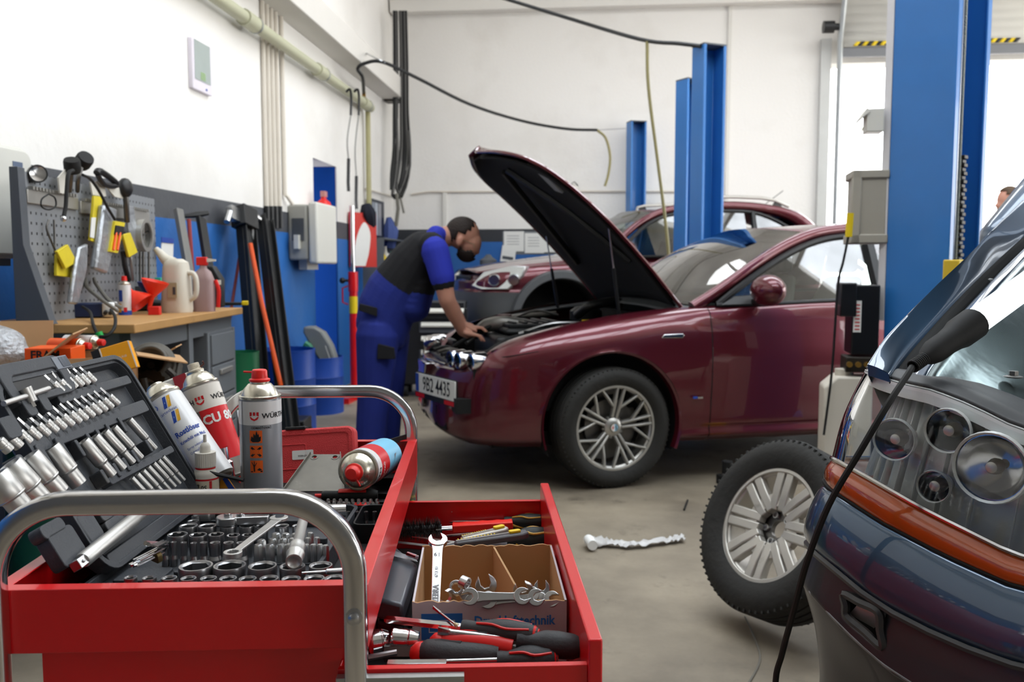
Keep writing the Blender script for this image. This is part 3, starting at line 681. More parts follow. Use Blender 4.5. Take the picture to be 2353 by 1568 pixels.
def pr_rost(t):
 b=MB();band(b,-.018,.06,.004,.172,r2,.0003);b.build('white_panel',CANWHITE,t)
 b=MB();band(b,-.0195,-.018,.0,.176,r2,.0005);b.build('seam',INK,t)
 for z0 in(.148,.118):
  for k,mm_ in enumerate((TXTBLUE,TXTGOLD)):
   b=MB();x=.004+.0072*k;bpoly(b,[(x,z0),(x+.0055,z0),(x+.012,z0+.02),(x+.0065,z0+.02)],r2,.0008);b.build('stripe_print',mm_,t,flat=True)
 b=MB();b.text('cartechnic',.008,Tr(0,0,.142),bend=r2,off=.001);o=b.build('brand_print',TXTBLUE,t,flat=True);o.rotation_euler=(0,0,radians(12))
 b=MB();b.ring([(p[0],p[1])for p in arc(0,0,.0048,0,360,16)],[(p[0],p[1])for p in arc(0,0,.0036,0,360,16)],0,.0004,Tr(-.009,-r2-.0002,.158)@Rx(pi/2));b.build('round_mark',TXTBLUE,t)
 b=MB();b.text('Rostlöser',.0138,Tr(0,0,.097),bend=r2,off=.0008,sx=.85,bold=.03);o=b.build('product_print',TXTBLUE,t,flat=True);o.rotation_euler=(0,0,radians(31))
 b=MB();b.text('Kriechöl mit MoS',.0080,Tr(0,0,.081),bend=r2,off=.0008,sx=.85,bold=.02);o=b.build('product_print',TXTBLUE,t,flat=True);o.rotation_euler=(0,0,radians(33))
 for k,tx in enumerate(('Spray odstraňuje','Odstraňovač rzi','Odstraňovač','Odvíječ','Odstraň')):
  b=MB();b.text(tx,.0062,Tr(0,0,.066-.009*k),bend=r2,off=.0008,sx=.85);o=b.build('small_print',TXTBLUE,t,flat=True);o.rotation_euler=(0,0,radians(30))
def bare_cap(t,z):MB().lathe([(0,z),(.013,z),(.013,z+.0015),(.006,z+.002),(0,z+.003)],18).build('valve_cup',CANTOP,t)
spray_can('dirty white rust remover spray can without cap, leaning on the open lid',frame(a,ax,RGT)@Rz(-.1),r2,.178,mat('can_dirty_grey','8a857c',.45,.2,spots=('4d463c',14,.58,.7)),pr_rost,bare_cap)
a=at(823,1081,1.47);b_=at(884,1048,1.66);ax=a-b_
def pr_ly(t):
 H=.19
 b=MB();band(b,-pi*r2,pi*r2,H-.03,H-.004,r2,.0003,36);b.build('label_band',CANWHITE,t)
 b=MB();band(b,-pi*r2,pi*r2,H-.088,H-.03,r2,.0004,36);b.build('red_panel',CANRED,t)
 b=MB();band(b,-pi*r2,pi*r2,.004,H-.088,r2,.0003,36);b.build('blue_panel',SKYBL,t)
 b=MB();b.text('WÜRTH',.014,Tr(0,0,H-.018),bend=r2,off=.0008,sx=1.05,bold=.02);o=b.build('brand_print',INK,t,flat=True);o.rotation_euler=(0,0,radians(-10))
 b=MB();crest(b,-.036,H-.018,.014,r2,.0008);o=b.build('crest_print',LOGO_RED,t,flat=True);o.rotation_euler=(0,0,radians(10))
 for k in range(3):b=MB();b.text('ROZMRAZOVAČ' if k==0 else 'SKEL',.009,Tr(0,0,H-.047-.012*k),bend=r2,off=.0009,bold=.02);o=b.build('product_print',PAPER,t,flat=True);o.rotation_euler=(0,0,radians(-12+8*k))
 b=MB();bpoly(b,[(-.028,.045),(-.026,.06),(-.012,.066),(-.004,.08),(.012,.08),(.02,.066),(.03,.06),(.031,.045)],r2,.0009);b.build('car_print',mat('print_grey','70757c',.5),t,flat=True)
def ly_cap(t,z):
 b=MB();b.lathe([(0,z),(.0155,z),(.0155,z+.004),(.0125,z+.006),(.0118,z+.017),(.009,z+.0205),(0,z+.021)],22);c=b.build('nozzle',REDPL,t)
 MB().cyl((-.006,-.009,z+.007),(-.014,-.021,z+.004),.0019,8).build('straw_spout',REDPL,c)
spray_can('spray can lying on its side, red button facing the camera, blue end by the rim',frame(b_,ax,RGT)@Rz(radians(60)),.0345,.19,CANWHITE,None,ly_cap)
t=bpy.data.objects[[o.name for o in bpy.data.objects if o.name.startswith('spray_can')][-1]]
r2=.0345;pr_ly(t);r2=.0325
P=on(476,1190,ZT);P.z=ZT+.001
t=thing('dropper_bottle','small white bottle with ribbed cap and thin nozzle in front of the tilted cans','bottle',Matrix.Translation(P)@Rz(YAW))
DW=mat('bottle_white','d6d1c6',.5,spots=('6f675a',30,.6,.5))
MB().lathe([(0,0),(.019,0),(.0205,.002),(.0205,.075),(.0195,.08),(.0165,.084),(.0165,.088),(0,.088)],24).build('bottle',DW,t)
MB().lathe([(.0207,.004),(.0207,.066)],24).build('label',mat('label_cream','d5cbb5',.6,spots=('3a332b',40,.62,.6)),t)
for z0 in(.0665,.0845):MB().lathe([(.0209 if z0<.08 else.0168,z0),(.0209 if z0<.08 else.0168,z0+.003)],24).build('red_ring',LOGO_RED,t)
b=MB();band(b,.012,.0165,.004,.066,.0207,.0002);b.build('red_stripe',LOGO_RED,t)
b=MB();b.text('50 g',.0095,Tr(0,0,0)@Rz(0),bend=.0209,off=.0003,bold=.02);b.v=[Vector((-v.x,v.y,.056-v.z))for v in b.v];b.build('print',INK,t,flat=True)
b=MB();b.loft([[((.0165+.0006*(j%2))*cos(2*pi*j/60),(.0165+.0006*(j%2))*sin(2*pi*j/60),z)for j in range(60)]for z in(.0885,.112)]);b.build('ribbed_cap',DW,t)
MB().lathe([(.0,.112),(.009,.112),(.0085,.122),(.006,.127),(.003,.129),(.0026,.142),(0,.142)],16).build('nozzle',DW,t)
a=at(517,1098,1.53)
o=MB().lathe([(0,0),(.019,0),(.019,.028),(.016,.03),(.0135,.032),(.0135,.055),(.011,.055),(.0105,.04),(0,.04)],22,frame(a,Vector((0,0,1))-RGT*.12)).build('socket_adapter',CHROME,None);tag(o,'stepped chrome adapter standing behind the dropper bottle','socket adapter')
a=at(508,1075,1.50)
t=thing('sachet','little orange and blue packet poking up right of the bottle','packet',frame(a,-FWD+Vector((0,0,.3)),RGT))
MB().prism([(0,.0),(.036,-.048),(.0,-.048)],-.0006,.0006).build('packet',mat('packet_orange','e79a22',.4),t);MB().prism([(.004,-.008),(.034,-.046),(.022,-.046),(.004,-.02)],.0007,.0009).build('blue_corner',TXTBLUE,t)
o=MB().tube([at(482,1083,1.41),at(500,1091,1.41),at(560,1104,1.405)],[.0006,.0035,.0035],6).build('pencil',BLACK,None);tag(o,'black pointed stick lying in front of the dropper bottle','stick')
t=thing('flat_canister','rounded white plastic case with dark red stripe behind the tilted spray cans','canister',frame(at(428,948,1.66),-FWD+Vector((0,0,.25))+RGT*-.1,RGT*.93+Vector((0,0,.36))))
MB().prism(rrect(.085,.17,.016,5,0,-.01),-.045,0).build('shell',WHITEPL,t,bevel=.004);MB().prism([(-.006,-.095),(.02,-.095),(.02,.0745),(-.006,.0745)],.0003,.0012).build('stripe',mat('dark_red_stripe','a0202c',.45),t)
a=at(681,1050,1.70);M_=frame(a,-FWD+Vector((0,0,.25)),RGT*.997+Vector((0,0,.07)))
t=thing('red_tool_case','textured red plastic tool case leaning against the back of the tray','tool case',M_)
RC=mat('red_case_plastic','d63a3c',.5,var=.04,bump=.35,bscale=500)
b=MB();b.prism(rrect(.232,.125,.014,5,0,-.008),-.042,0);b.build('shell',RC,t,bevel=.004)
b=MB();b.ring(rrect(.226,.119,.012,4,0,-.008),rrect(.208,.101,.008,4,0,-.008),-.001,.0015);b.ring(rrect(.13,.05,.004,4,-.045,.0),rrect(.126,.046,.004,4,-.045,.0),-.001,.001);b.build('raised_border',RC,t,bevel=.0008)
b=MB();b.prism(rrect(.042,.018,.002,3,.013,.003),.0004,.001);s_=b.build('sticker',PAPER,t)
b=MB();b.text('AIP4806',.0058,Tr(.013,.001,.0008)@Rz(pi),off=.0004);b.build('print',INK,s_,flat=True)
b=MB();b.box(-.02,.02,.0535,.0595,-.022,.004);b.build('latch',BLACK,t,bevel=.0015)
a0,a1=at(721,1047,1.585),at(722,1130,1.49);up=(a0-a1);M_=frame(a1,up.cross(RGT)*-1 if up.cross(RGT).dot(FWD)>0 else up.cross(RGT),RGT)
hgt=up.length;hx=.019
def hole(cx,cy,r):return[(cx+r*sin(2*pi*j/12),cy+r*cos(2*pi*j/12))for j in range(13)]
ol=[(-.052,0),(.052,0),(.027,hgt),(hx,hgt)]+hole(hx,hgt-.009,.0045)+[(hx,hgt),(-hx,hgt)]+hole(-hx,hgt-.009,.0045)+[(-hx,hgt),(-.027,hgt)]
PLATE=mat('bare_grey_steel','74716a',.42,.85,var=.2,scale=30,spots=('a9a49a',30,.6,.5))
b=MB();b.prism(ol,-.001,.001);b.loft([[(-.052,0,-.001),(-.052,0,.007),(-.0535,0,.007),(-.0535,0,-.001)],[(-.027,hgt,-.001),(-.027,hgt,.007),(-.0285,hgt,.007),(-.0285,hgt,-.001)]])
b.loft([[(.052,0,-.001),(.052,0,.007),(.0535,0,.007),(.0535,0,-.001)],[(.027,hgt,-.001),(.027,hgt,.007),(.0285,hgt,.007),(.0285,hgt,-.001)]])
for s in(-1,1):b.ring([(s*hx+.0075*cos(2*pi*j/16),hgt-.009+.0075*sin(2*pi*j/16))for j in range(16)],[(s*hx+.0048*cos(2*pi*j/16),hgt-.009+.0048*sin(2*pi*j/16))for j in range(16)],.001,.0016)
o=b.build('steel_bracket',PLATE,None);o.matrix_basis=M_;tag(o,'grey steel bracket plate with two holes leaning against the red case','bracket')
o=MB().tube([at(800,1052,1.60),at(860,1028,1.69),at(930,1006,1.775),at(949,999,1.80),at(952,1010,1.81)],1,k=3,sec=[(-.006,-.0015),(.006,-.0015),(.006,.0015),(-.006,.0015)],up=(0,0,1)).build('rubber_strap',RUBBER,None);tag(o,'black rubber strap draped over the rear right corner of the trolley','strap')
C2M=Matrix.Translation(cw(-.385,1.432,ZT+.001))@Rz(YAW)
t=thing('bit_case','open black bit set with red striped handles in the right of the tray','tool case',C2M)
b=MB();o_=rrect(.172,.205,.012,4,.086,.1025);i_=rrect(.164,.197,.009,4,.086,.1025);b.ring(o_,i_,0,.022);b.prism(i_,0,.008);b.box(.06,.166,.05,.062,.008,.018).box(.06,.166,.105,.118,.008,.018);b.build('case_base',BLACK,t,bevel=.001)
def grip_handle(label,a,b,r,red=(.3,.8),cat='screwdriver handle'):
 L_=(b-a).length;T_=thing('grip_driver',label,cat,frame(a,b-a,(0,0,1)))
 MB().lathe([(0,0),(r*.7,0),(r*.8,L_*.05),(r*.75,L_*.25),(r,L_*.55),(r,L_*.9),(r*.7,L_),(0,L_)],18).build('handle',RUBBER,T_)
 MB().lathe([(r*1.0,L_*red[0]),(r*1.06,L_*(red[0]+.05)),(r*1.06,L_*(red[1]-.05)),(r*1.0,L_*red[1])],10,None,-50,50).build('red_inlay',REDPL,T_,solid=.001)
 MB().cyl((0,0,-.012),(0,0,0),r*.35,10).build('collar',REDPL if cat!='x' else STEEL,T_);return T_
grip_handle('black and red handle lying at the far side of the bit set',on(740,1140,.81),on(868,1138,.81),.011)
grip_handle('black and red handle lying in the middle of the bit set',on(790,1168,.80),on(866,1168,.80),.009)
a,b=on(752,1176,.808),on(795,1174,.808)
o=MB().lathe([(0,0),(.0115,0),(.0115,(b-a).length),(.0095,(b-a).length),(.009,.01),(0,.01)],22,frame(a,b-a)).build('spark_plug_socket',CHROME,None);tag(o,'shiny chrome tube socket beside the middle red handle','socket')
row([(800,1176,10),(820,1176,10),(841,1176,10),(861,1176,10)],.812,'neck',.028,'small flared socket in the bit set front row','sockets of the bit set')
for j,(y_,n_)in enumerate(((1146,9),(1153,11))):
 for k in range(n_):
  P=on(754+(112/(n_-1))*k+2*j,y_,.812)
  bit('stub',Matrix.Translation(P-Vector((0,0,.026)))@Matrix.Diagonal((.8,.8,.86,1)),f'{ORD[k]} small bit from left in the bit set {["back", "front"][j]} row','upright bits in the bit set')
b=MB();b.ring(rrect(.05,.115,.014,4),rrect(.044,.109,.011,4),0,.03);b.prism(rrect(.046,.111,.012,4),0,.003)
o=b.build('parts_bin',BLACK,None,bevel=.001);o.matrix_basis=Matrix.Translation(cw(-.222,1.363,ZT+.001))@Rz(YAW+.03);tag(o,'empty black plastic bin between the bit set and the right tray wall','bin')
#  drawer contents
DF=DZB
GRIPY=mat('grip_yellow','d8b24a',.5);GRIPG=mat('grip_green_black','25302e',.55,var=.15)
GRIPR=mat('grip_red','d3231f',.4);GRIPD=mat('grip_dark','2e2f31',.6,var=.12,bump=.1,bscale=300)
def driver(label,a,b,ls,rs,rh,grip,acc,name='screwdriver',tip='phillips',group=None):
 """tip at a, butt at b; ls = shaft length share"""
 L_=(b-a).length;h0=L_*ls;hl_=L_-h0
 T_=thing(name,label,'screwdriver',frame(a,b-a,(0,0,1)),group)
 e=MB();pr=[(0,0),(rs*.25,.0),(rs,rs*2.5),(rs,h0+.01),(0,h0+.01)]
 if tip=='hex':e.loft([hexloop(rs*.6,0,12),hexloop(rs*1.1,.004,12),hexloop(rs*1.1,h0+.01,12)])
 elif tip=='flat':e.lathe([(0,.012),(rs,.014),(rs,h0+.01),(0,h0+.01)],10);e.loft([[(-rs*1.3,-.0005,0),(rs*1.3,-.0005,0),(rs*1.3,.0005,0),(-rs*1.3,.0005,0)],[(-rs*.9,-rs*.9,.016),(rs*.9,-rs*.9,.016),(rs*.9,rs*.9,.016),(-rs*.9,rs*.9,.016)]])
 else:e.lathe(pr,12)
 e.build('shaft',CHROME,T_)
 e=MB();e.lathe([(0,h0),(rh*.62,h0),(rh*.66,h0+hl_*.06),(rh*.6,h0+hl_*.18),(rh*.95,h0+hl_*.42),(rh,h0+hl_*.6),(rh*.92,h0+hl_*.85),(rh*.6,h0+hl_*.98),(0,L_)],18)
 e.build('handle',grip,T_)
 if acc:
  e=MB()
  for k in range(4):
   A=2*pi*k/4+.4
   e.tube([(rh*.66*cos(A),rh*.66*sin(A),h0+hl_*.2),(rh*1.0*cos(A+.25),rh*1.0*sin(A+.25),h0+hl_*.42),(rh*1.03*cos(A+.5),rh*1.03*sin(A+.5),h0+hl_*.6),(rh*.86*cos(A+.3),rh*.86*sin(A+.3),h0+hl_*.88)],rh*.1,6,k=3)
  e.build('grip_lines',acc,T_)
  MB().lathe([(0,h0+hl_*.93),(rh*.78,h0+hl_*.93),(rh*.5,h0+hl_*.995),(0,L_*1.002)],14).build('end_cap',acc,T_)
 return T_
a,b=CL(935,1272,DF+.012),CL(1262,1172,DF+.012)
o=MB().prism(rrect(.2,.16,.012,4,(a.x+b.x)/2+.03,DYB-.1),DF+.001,DF+.018).build('tool_insert',mat('insert_grey','77767a',.6,var=.1,bump=.3,bscale=200),None,bevel=.002);o.matrix_basis=CARTM;tag(o,'grey moulded insert lying at the back of the open drawer','tool insert')
G='yellow lined screwdrivers in the drawer';zz=DF+.035
driver('yellow lined black screwdriver at the very back of the drawer',on(1040,1190,zz+.02),on(1212,1181,zz+.024),.43,.0028,.014,GRIPG,GRIPY,group=G)
driver('yellow lined black screwdriver, second from the back of the drawer',on(1005,1200,zz+.015),on(1254,1198,zz+.02),.62,.003,.015,GRIPG,GRIPY,group=G)
driver('yellow lined screwdriver whose handle shows right of the red handle',on(1020,1232,zz-.01),on(1220,1216,zz+.002),.62,.003,.014,GRIPG,GRIPY,group=G)
driver('thickest yellow lined screwdriver, above the right end of the carton',on(1065,1243,zz),on(1266,1237,zz+.006),.5,.0035,.022,GRIPG,GRIPY,group=G)
driver('yellow lined screwdriver at the left back, handle near the tray wall',on(1000,1192,zz),on(905,1188,zz+.004),.3,.003,.012,GRIPG,GRIPY,group=G)
driver('yellow lined screwdriver at the left, just behind the wire brush',on(1010,1203,zz),on(905,1196,zz+.006),.15,.003,.014,GRIPG,GRIPY,group=G)
a,b=on(905,1222,DF+.05),on(1178,1205,DF+.06)
T_=thing('wire_brush','wire brush with black bristles and wavy red handle in the drawer','brush',lay(a,b));L_=(b-a).length
hs=L_*.49
e=MB();pts=[]
for k in range(13):x=hs+(L_-hs)*k/12;pts.append((x,.013+.0022*cos(k*pi/1.5)))
e.prism(pts+[(L_,-.012),(hs,-.012)],-.007,.007);e.build('handle',mat('signal_red_plastic','e1281c',.35),T_,bevel=.002)
MB().cyl((hs*.72,.005,0),(hs+.01,.005,0),.0025,8).cyl((hs*.72,-.006,0),(hs+.01,-.006,0),.0025,8).build('twin_rods',CHROME,T_)
e=MB();random.seed(3)
for k in range(1500):
 x=random.uniform(.0,hs*.8);A=random.uniform(0,2*pi);l=random.uniform(.02,.028);r0=.004
 p=Vector((x,r0*cos(A),r0*sin(A)));q=Vector((x+random.uniform(-.004,.004),l*cos(A),l*sin(A)));s=Vector((.0004,0,0))
 e.add([p-s,p+s,q],[(0,1,2)])
bo=e.build('bristles',mat('bristle_steel','3a3634',.45,.5,var=.5,scale=200),T_);bo['kind']='stuff'
MB().cyl((0,0,0),(hs*.82,0,0),.008,12).build('bristle_core',RUBBER,T_)
def knife(label,a,b,w,body,M2):
 L_=(b-a).length;T_=thing('utility_knife',label,'knife',lay(a,b))
 MB().prism([(0,-w*.4),(L_*.55,-w*.6),(L_*.9,-w*.7),(L_,-w*.4),(L_,w*.5),(L_*.5,w*.5),(0,w*.3)],-.006,.006).build('body',body,T_,bevel=.003)
 MB().box(L_*.02,L_*.75,-w*.12,w*.16,.0055,.0075).build('blade_channel',CHROME,T_)
 MB().prism([(-.05,0),(0,-w*.3),(0,w*.3),(-.03,w*.28)],-.0004,.0004).build('blade',STEEL,T_)
 e=MB()
 for k in range(12):e.box(L_*.06+k*L_*.045,L_*.075+k*L_*.045,w*.3,w*.52,-.0065,.0068)
 e.build('rack',M2,T_)
 MB().prism(rrect(.022,.011,.004,3,L_*.82,0),.006,.0105).build('slider',M2,T_,bevel=.001)
knife('yellow topped silver utility knife lying behind the carton',on(1060,1243,DF+.062),on(1165,1217,DF+.066),.016,mat('knife_silver','b7b3aa',.4,.4),YELLOW)
knife('grey and yellow utility knife lying lower, against the carton',on(1045,1253,DF+.06),on(1212,1227,DF+.064),.02,mat('knife_grey','55575a',.5),YELLOW)
o=MB().prism([(0,0),(.03,.006),(.085,.004),(.09,-.003),(.04,-.005)],-.0005,.0005).build('blade_strip',CHROME,None);o.matrix_basis=lay(on(946,1234,DF+.055),on(1060,1248,DF+.055));tag(o,'bright curved blade sticking out left of the big wrench head','blade')
bz=.757
fl,fr=CL(947,1385,bz),CL(1304,1385,bz);bl_,br_=CL(978,1258,bz),CL(1274,1257,bz)
T_=thing('carton','open grey printed carton with brown inside holding loose wrenches','box',CARTM)
t_=.003;x0,x1=fl.x,fr.x;y0,y1=fl.y,bl_.y
GREYC=mat('carton_grey_print','cbc9ce',.7,var=.05,scale=60,spots=('5d5a58',30,.72,.5))
def rag(xa,xb,z,n=30,amp=.0016):
 return[(xa+(xb-xa)*k/n,z+random.uniform(-amp,amp))for k in range(n+1)]
def wallp(mb,xa,xb,y,z0,z1):
 tp=rag(xa,xb,z1)
 pl=[(xa,z0),(xb,z0)]+tp[::-1]
 mb.mi(0).add([(p[0],y,p[1])for p in pl],[tuple(range(len(pl)))]);mb.mi(1).add([(p[0],y+t_,p[1])for p in pl],[tuple(range(len(pl)))])
 for k in range(len(tp)-1):mb.mi(1).add([(tp[k][0],y,tp[k][1]),(tp[k+1][0],y,tp[k+1][1]),(tp[k+1][0],y+t_,tp[k+1][1]),(tp[k][0],y+t_,tp[k][1])],[(0,1,2,3)])
e=MB();wallp(e,x0,x1,y0,DF+.001,bz)
for xx,s in((x0,1),(x1-t_,-1)):
 e.mi(0 if s>0 else 1).quad((xx,y0,DF+.001),(xx,y1,DF+.001),(xx,y1,bz+.001),(xx,y0,bz));e.mi(1 if s>0 else 0).quad((xx+t_,y0,DF+.001),(xx+t_,y1,DF+.001),(xx+t_,y1,bz+.001),(xx+t_,y0,bz));e.mi(0).quad((xx,y0,bz),(xx+t_,y0,bz),(xx+t_,y1,bz+.001),(xx,y1,bz+.001))
tp=rag(x0,x1,bz+.002);pl=[(x0,DF+.001),(x1,DF+.001)]+tp[::-1]
for yy in(y1-t_,y1):e.mi(1).add([(p[0],yy,p[1])for p in pl],[tuple(range(len(pl)))])
for k in range(len(tp)-1):e.mi(1).add([(tp[k][0],y1-t_,tp[k][1]),(tp[k+1][0],y1-t_,tp[k+1][1]),(tp[k+1][0],y1,tp[k+1][1]),(tp[k][0],y1,tp[k][1])],[(0,1,2,3)])
e.mi(1).box(x0,x1,y0,y1,DF+.001,DF+.003)
cb_=e.build('carton_body',[GREYC,CARD],T_,fix=False,flat=True)
xd=CL(1133,1260,bz).x;xe=CL(1187,1340,bz-.015).x
dv_=[Vector((xd,y1-t_,DF+.003)),Vector((xe+.006,y0+.03,DF+.003)),Vector((xe+.006,y0+.03,bz-.045)),Vector((xe-.004,y0+.09,bz-.012)),Vector((xd,y1-t_,bz))]
MB().loft([dv_,[v+Vector((.003,0,0))for v in dv_]]).build('divider',CARD,T_)
e=MB();xa,xb=CL(970,1435,.72).x,CL(1063,1435,.72).x;e.prism([(xa,.755-.050),(xb,.755-.050),(xb,.755-.014),(xa,.755-.014)],-y0+.0002,-y0+.0006,Rx(pi/2));q_=e.build('blue_label',mat('label_blue','2a76c8',.6),T_)
e=MB();e.ring([(xa+.01,.715),(xb-.01,.715),(xb-.01,.732),(xa+.01,.732)],[(xa+.011,.716),(xb-.011,.716),(xb-.011,.731),(xa+.011,.731)],-y0+.0007,-y0+.0009,Rx(pi/2));e.build('label_frame',PAPER,q_)
e=MB();e.text('Drucklufttechnik',.0185,Matrix.Translation(((CL(1085,1435,.72).x+CL(1277,1435,.72).x)/2,y0-.0003,.7295))@Rx(pi/2),sx=.86,bold=.025);e.build('print',mat('print_bright_blue','2f86dc',.6),T_,flat=True)
a,b=at(1006,1243,1.30),at(1000,1400,1.165);
wm=wrench_mesh((b-a).length+.02,.0145,None,both=False,ring=False,t=.007)
T_=thing('open_wrench','big shiny wrench marked 19 standing tilted in the carton','wrench',lay(a,b,up=(EYE-a))@Rz(0));wm.build('wrench',CHROME,T_,bevel=.0008)
for tx,x,s in(('19',.034,.011),('6713 301',.072,.0065),('ZEBRA',.118,.012)):
 e=MB();e.text(tx,s,Tr(x,0,.0025)@Rz(-pi/2 if tx=='19' else pi),bold=.02);e.build('engraving',mat('engraved_grey','6d6d70',.5,.6),T_,flat=True)
WG='loose wrenches in the carton'
for lab,p,q,z0,z1,w,ring,both in(('loose wrench showing its ring end right of the big wrench',(1085,1385),(1048,1352),.745,.762,.011,True,False),('loose wrench showing its open jaw low in the carton left half',(1030,1375),(1065,1420),.752,.71,.013,False,False),('loose wrench with slim ring end sticking up beside the ring wrench',(1095,1378),(1068,1340),.74,.778,.0095,True,False),('wide double jawed wrench standing upright in the carton middle',(1117,1345),(1117,1400),.768,.735,.0145,False,True),('loose wrench lying flat behind the carton front edge, jaw to the left',(1080,1372),(1200,1371),.764,.764,.0115,False,True),('flat wrench lying at the front, crossing under the divider end',(1122,1380),(1232,1374),.758,.762,.0115,False,True),('open jaw wrench standing in the carton right half',(1202,1355),(1205,1400),.764,.73,.0135,False,False),('slim open jaw wrench at the far right of the carton',(1245,1352),(1234,1398),.764,.738,.011,False,False),('dull wrench lying deep in the right corner of the carton',(1222,1368),(1268,1378),.757,.755,.011,False,True)):
 a,b=on(*p,z0),on(*q,z1)
 if ring:a,b=a,b
 o=wrench_mesh((b-a).length,w,None,ring=ring,both=both,t=.005 if not ring else.007).build('wrench',STEEL,None,bevel=.0007);o.matrix_basis=lay(a,b,up=(EYE-a).normalized()+Vector((0,0,.3)));tag(o,lab,'wrench',WG)
a=at(872,1395,1.16);pts=[(870,1388),(925,1405),(955,1300),(905,1250)]
Z_=.745
P4=[on(862,1375,Z_),on(926,1390,Z_-.004),on(958,1296,Z_),on(905,1252,Z_+.004)]
T_=thing('black_case','glossy black plastic case squeezed between the tray wall and the carton','tool case',Matrix.Translation(P4[0]));I_=Matrix.Translation(-P4[0])
gl=mat('glossy_black','232529',.22,0,coat=.3,var=.1)
dz=Vector((0,0,-.03));e=MB().at(I_);e.loft([[p+Vector((0,0,-.058))for p in P4],[p+dz*1.05 for p in P4]]);e.build('lower_shell',gl,T_,bevel=.005)
e=MB().at(I_);e.loft([[p+dz for p in P4],P4]);e.build('upper_shell',mat('case_slate','52575e',.3,coat=.2,var=.08),T_,bevel=.005)
o=MB().loft([[on(893,1262,.752),on(955,1282,.75),on(960,1292,.75),on(890,1275,.752)],[on(893,1262,.754),on(955,1282,.752),on(960,1292,.752),on(890,1275,.754)]]).build('clear_sleeve',mat('clear_plastic','dfe6ea',.15,trans=.7,var=.03),None);tag(o,'crinkled clear plastic sleeve on the black case','plastic sleeve')
o=MB().tube([on(937,1274,.758),on(958,1281,.758)],.004,10).build('chrome_pin',CHROME,None);tag(o,'short chrome pin on the clear sleeve','pin')
o=MB().box(0,.16,-.006,.006,-.004,.004).build('flat_file',DSTEEL,None,bevel=.001);o.matrix_basis=lay(on(905,1250,DF+.05),on(1010,1262,DF+.05));tag(o,'dark flat file behind the left end of the carton','file')
zf=.728
driver('big black handled flat screwdriver lying on top at the drawer front',on(1006,1450,.752),on(1342,1490,.738),.545,.0038,.0165,GRIPD,None,tip='flat')
q=[o for o in bpy.data.objects if o.name.startswith('screwdriver')][-1]
driver('hex shafted screwdriver with black and red handle against the carton front',on(884,1424,.75),on(1240,1462,.748),.51,.005,.0155,GRIPD,GRIPR,tip='hex')
driver('slim bare screwdriver bit crossing the hex shaft',on(995,1396,.765),on(1052,1440,.755),.86,.0016,.003,mat('brass_collar','b8ab86',.4,.4),None,tip='flat')
driver('dark screwdriver with red end lying in the drawer front right',on(1000,1522,zf),on(1282,1513,zf),.5,.0035,.0165,GRIPD,GRIPR)
def grip(label,pts,r,M1,M2,name='pliers'):
 T_=thing(name,label,'pliers',Matrix.Translation(pts[0]));I_=Matrix.Translation(-pts[0])
 d=(pts[1]-pts[0]).normalized()
 n=len(pts)
 MB().at(I_).tube(pts,[r*.55,r*.95,r,r*.95,r*.9,r*.8],14,k=5).build('grip',M1,T_)
 c=MB().at(I_);c.ball(pts[0]+d*r*.3,(r*.85,r*.85,r*.85),12);c.build('red_tip',GRIPR,T_)
 MB().at(I_).tube([p+Vector((0,0,r*.75))for p in pts[1:-1]],r*.28,6,k=4).build('inlay',M2,T_)
 l_=pts[-1];e=(pts[-1]-pts[-2]).normalized();MB().at(I_).tube([l_,l_+e*.03],[r*.5,r*.35],8).build('steel_arm',DSTEEL,T_);return T_
grip('thick dark plier grip with red tip along the drawer front wall',[on(958,1503,.725),on(1000,1502,.728),on(1060,1506,.728),on(1145,1508,.727)],.0175,GRIPD,GRIPD)
grip('bright red curved plier grip behind the dark one',[on(1000,1478,.735),on(1060,1476,.737),on(1120,1480,.737),on(1180,1490,.735)],.015,GRIPR,GRIPD)
def chrome_socket(label,a,b,r):
 L_=(b-a).length;o=MB().lathe([(0,0),(r*.85,0),(r,.002),(r,L_*.55),(r*.93,L_*.6),(r*.93,L_*.64),(r,L_*.68),(r*.8,L_),(r*.6,L_),(r*.55,L_*.7),(0,L_*.7)],22,frame(a,b-a)).build('drawer_socket',CHROME,None);tag(o,label,'socket')
chrome_socket('chrome socket lying at the drawer left front, cut by the handle',on(850,1478,.728),on(892,1472,.728),.0155)
chrome_socket('chrome tapered socket lying between the other socket and the plier grips',on(900,1468,.732),on(962,1472,.73),.014)
o=MB().loft([hexloop(.012,0,6),hexloop(.012,.055,6)],T=frame(on(885,1500,.718),on(950,1500,.718)-on(885,1500,.718))).build('hex_bar',DSTEEL,None);tag(o,'dark hexagonal bar under the two chrome sockets','hex bar')
o=MB().tube([on(846,1512,.718),on(912,1500,.722)],.004,8).build('thin_rod',STEEL,None);tag(o,'thin grey rod pointing up left under the hex bar','rod')
o=MB().box(0,.07,-.006,.006,-.001,.001).build('putty_blade',CHROME,None,bevel=.0005);o.matrix_basis=lay(on(890,1523,.735),on(1010,1522,.735));tag(o,'flat bright blade lying along the drawer front rim','blade')
T_=thing('coil_spring_tool','red tool with steel coil spring at the right wall of the drawer','spring tool',Matrix.Translation(on(1278,1300,.72)));
MB().box(-.012,.01,-.01,.05,-.03,.02).build('body',REDPL,T_,bevel=.003)
MB().tube([Vector((.004+.0085*cos(k*.7),-.012+.0085*sin(k*.7),.012-.0009*k))for k in range(50)],.0016,6).build('spring',STEEL,T_)
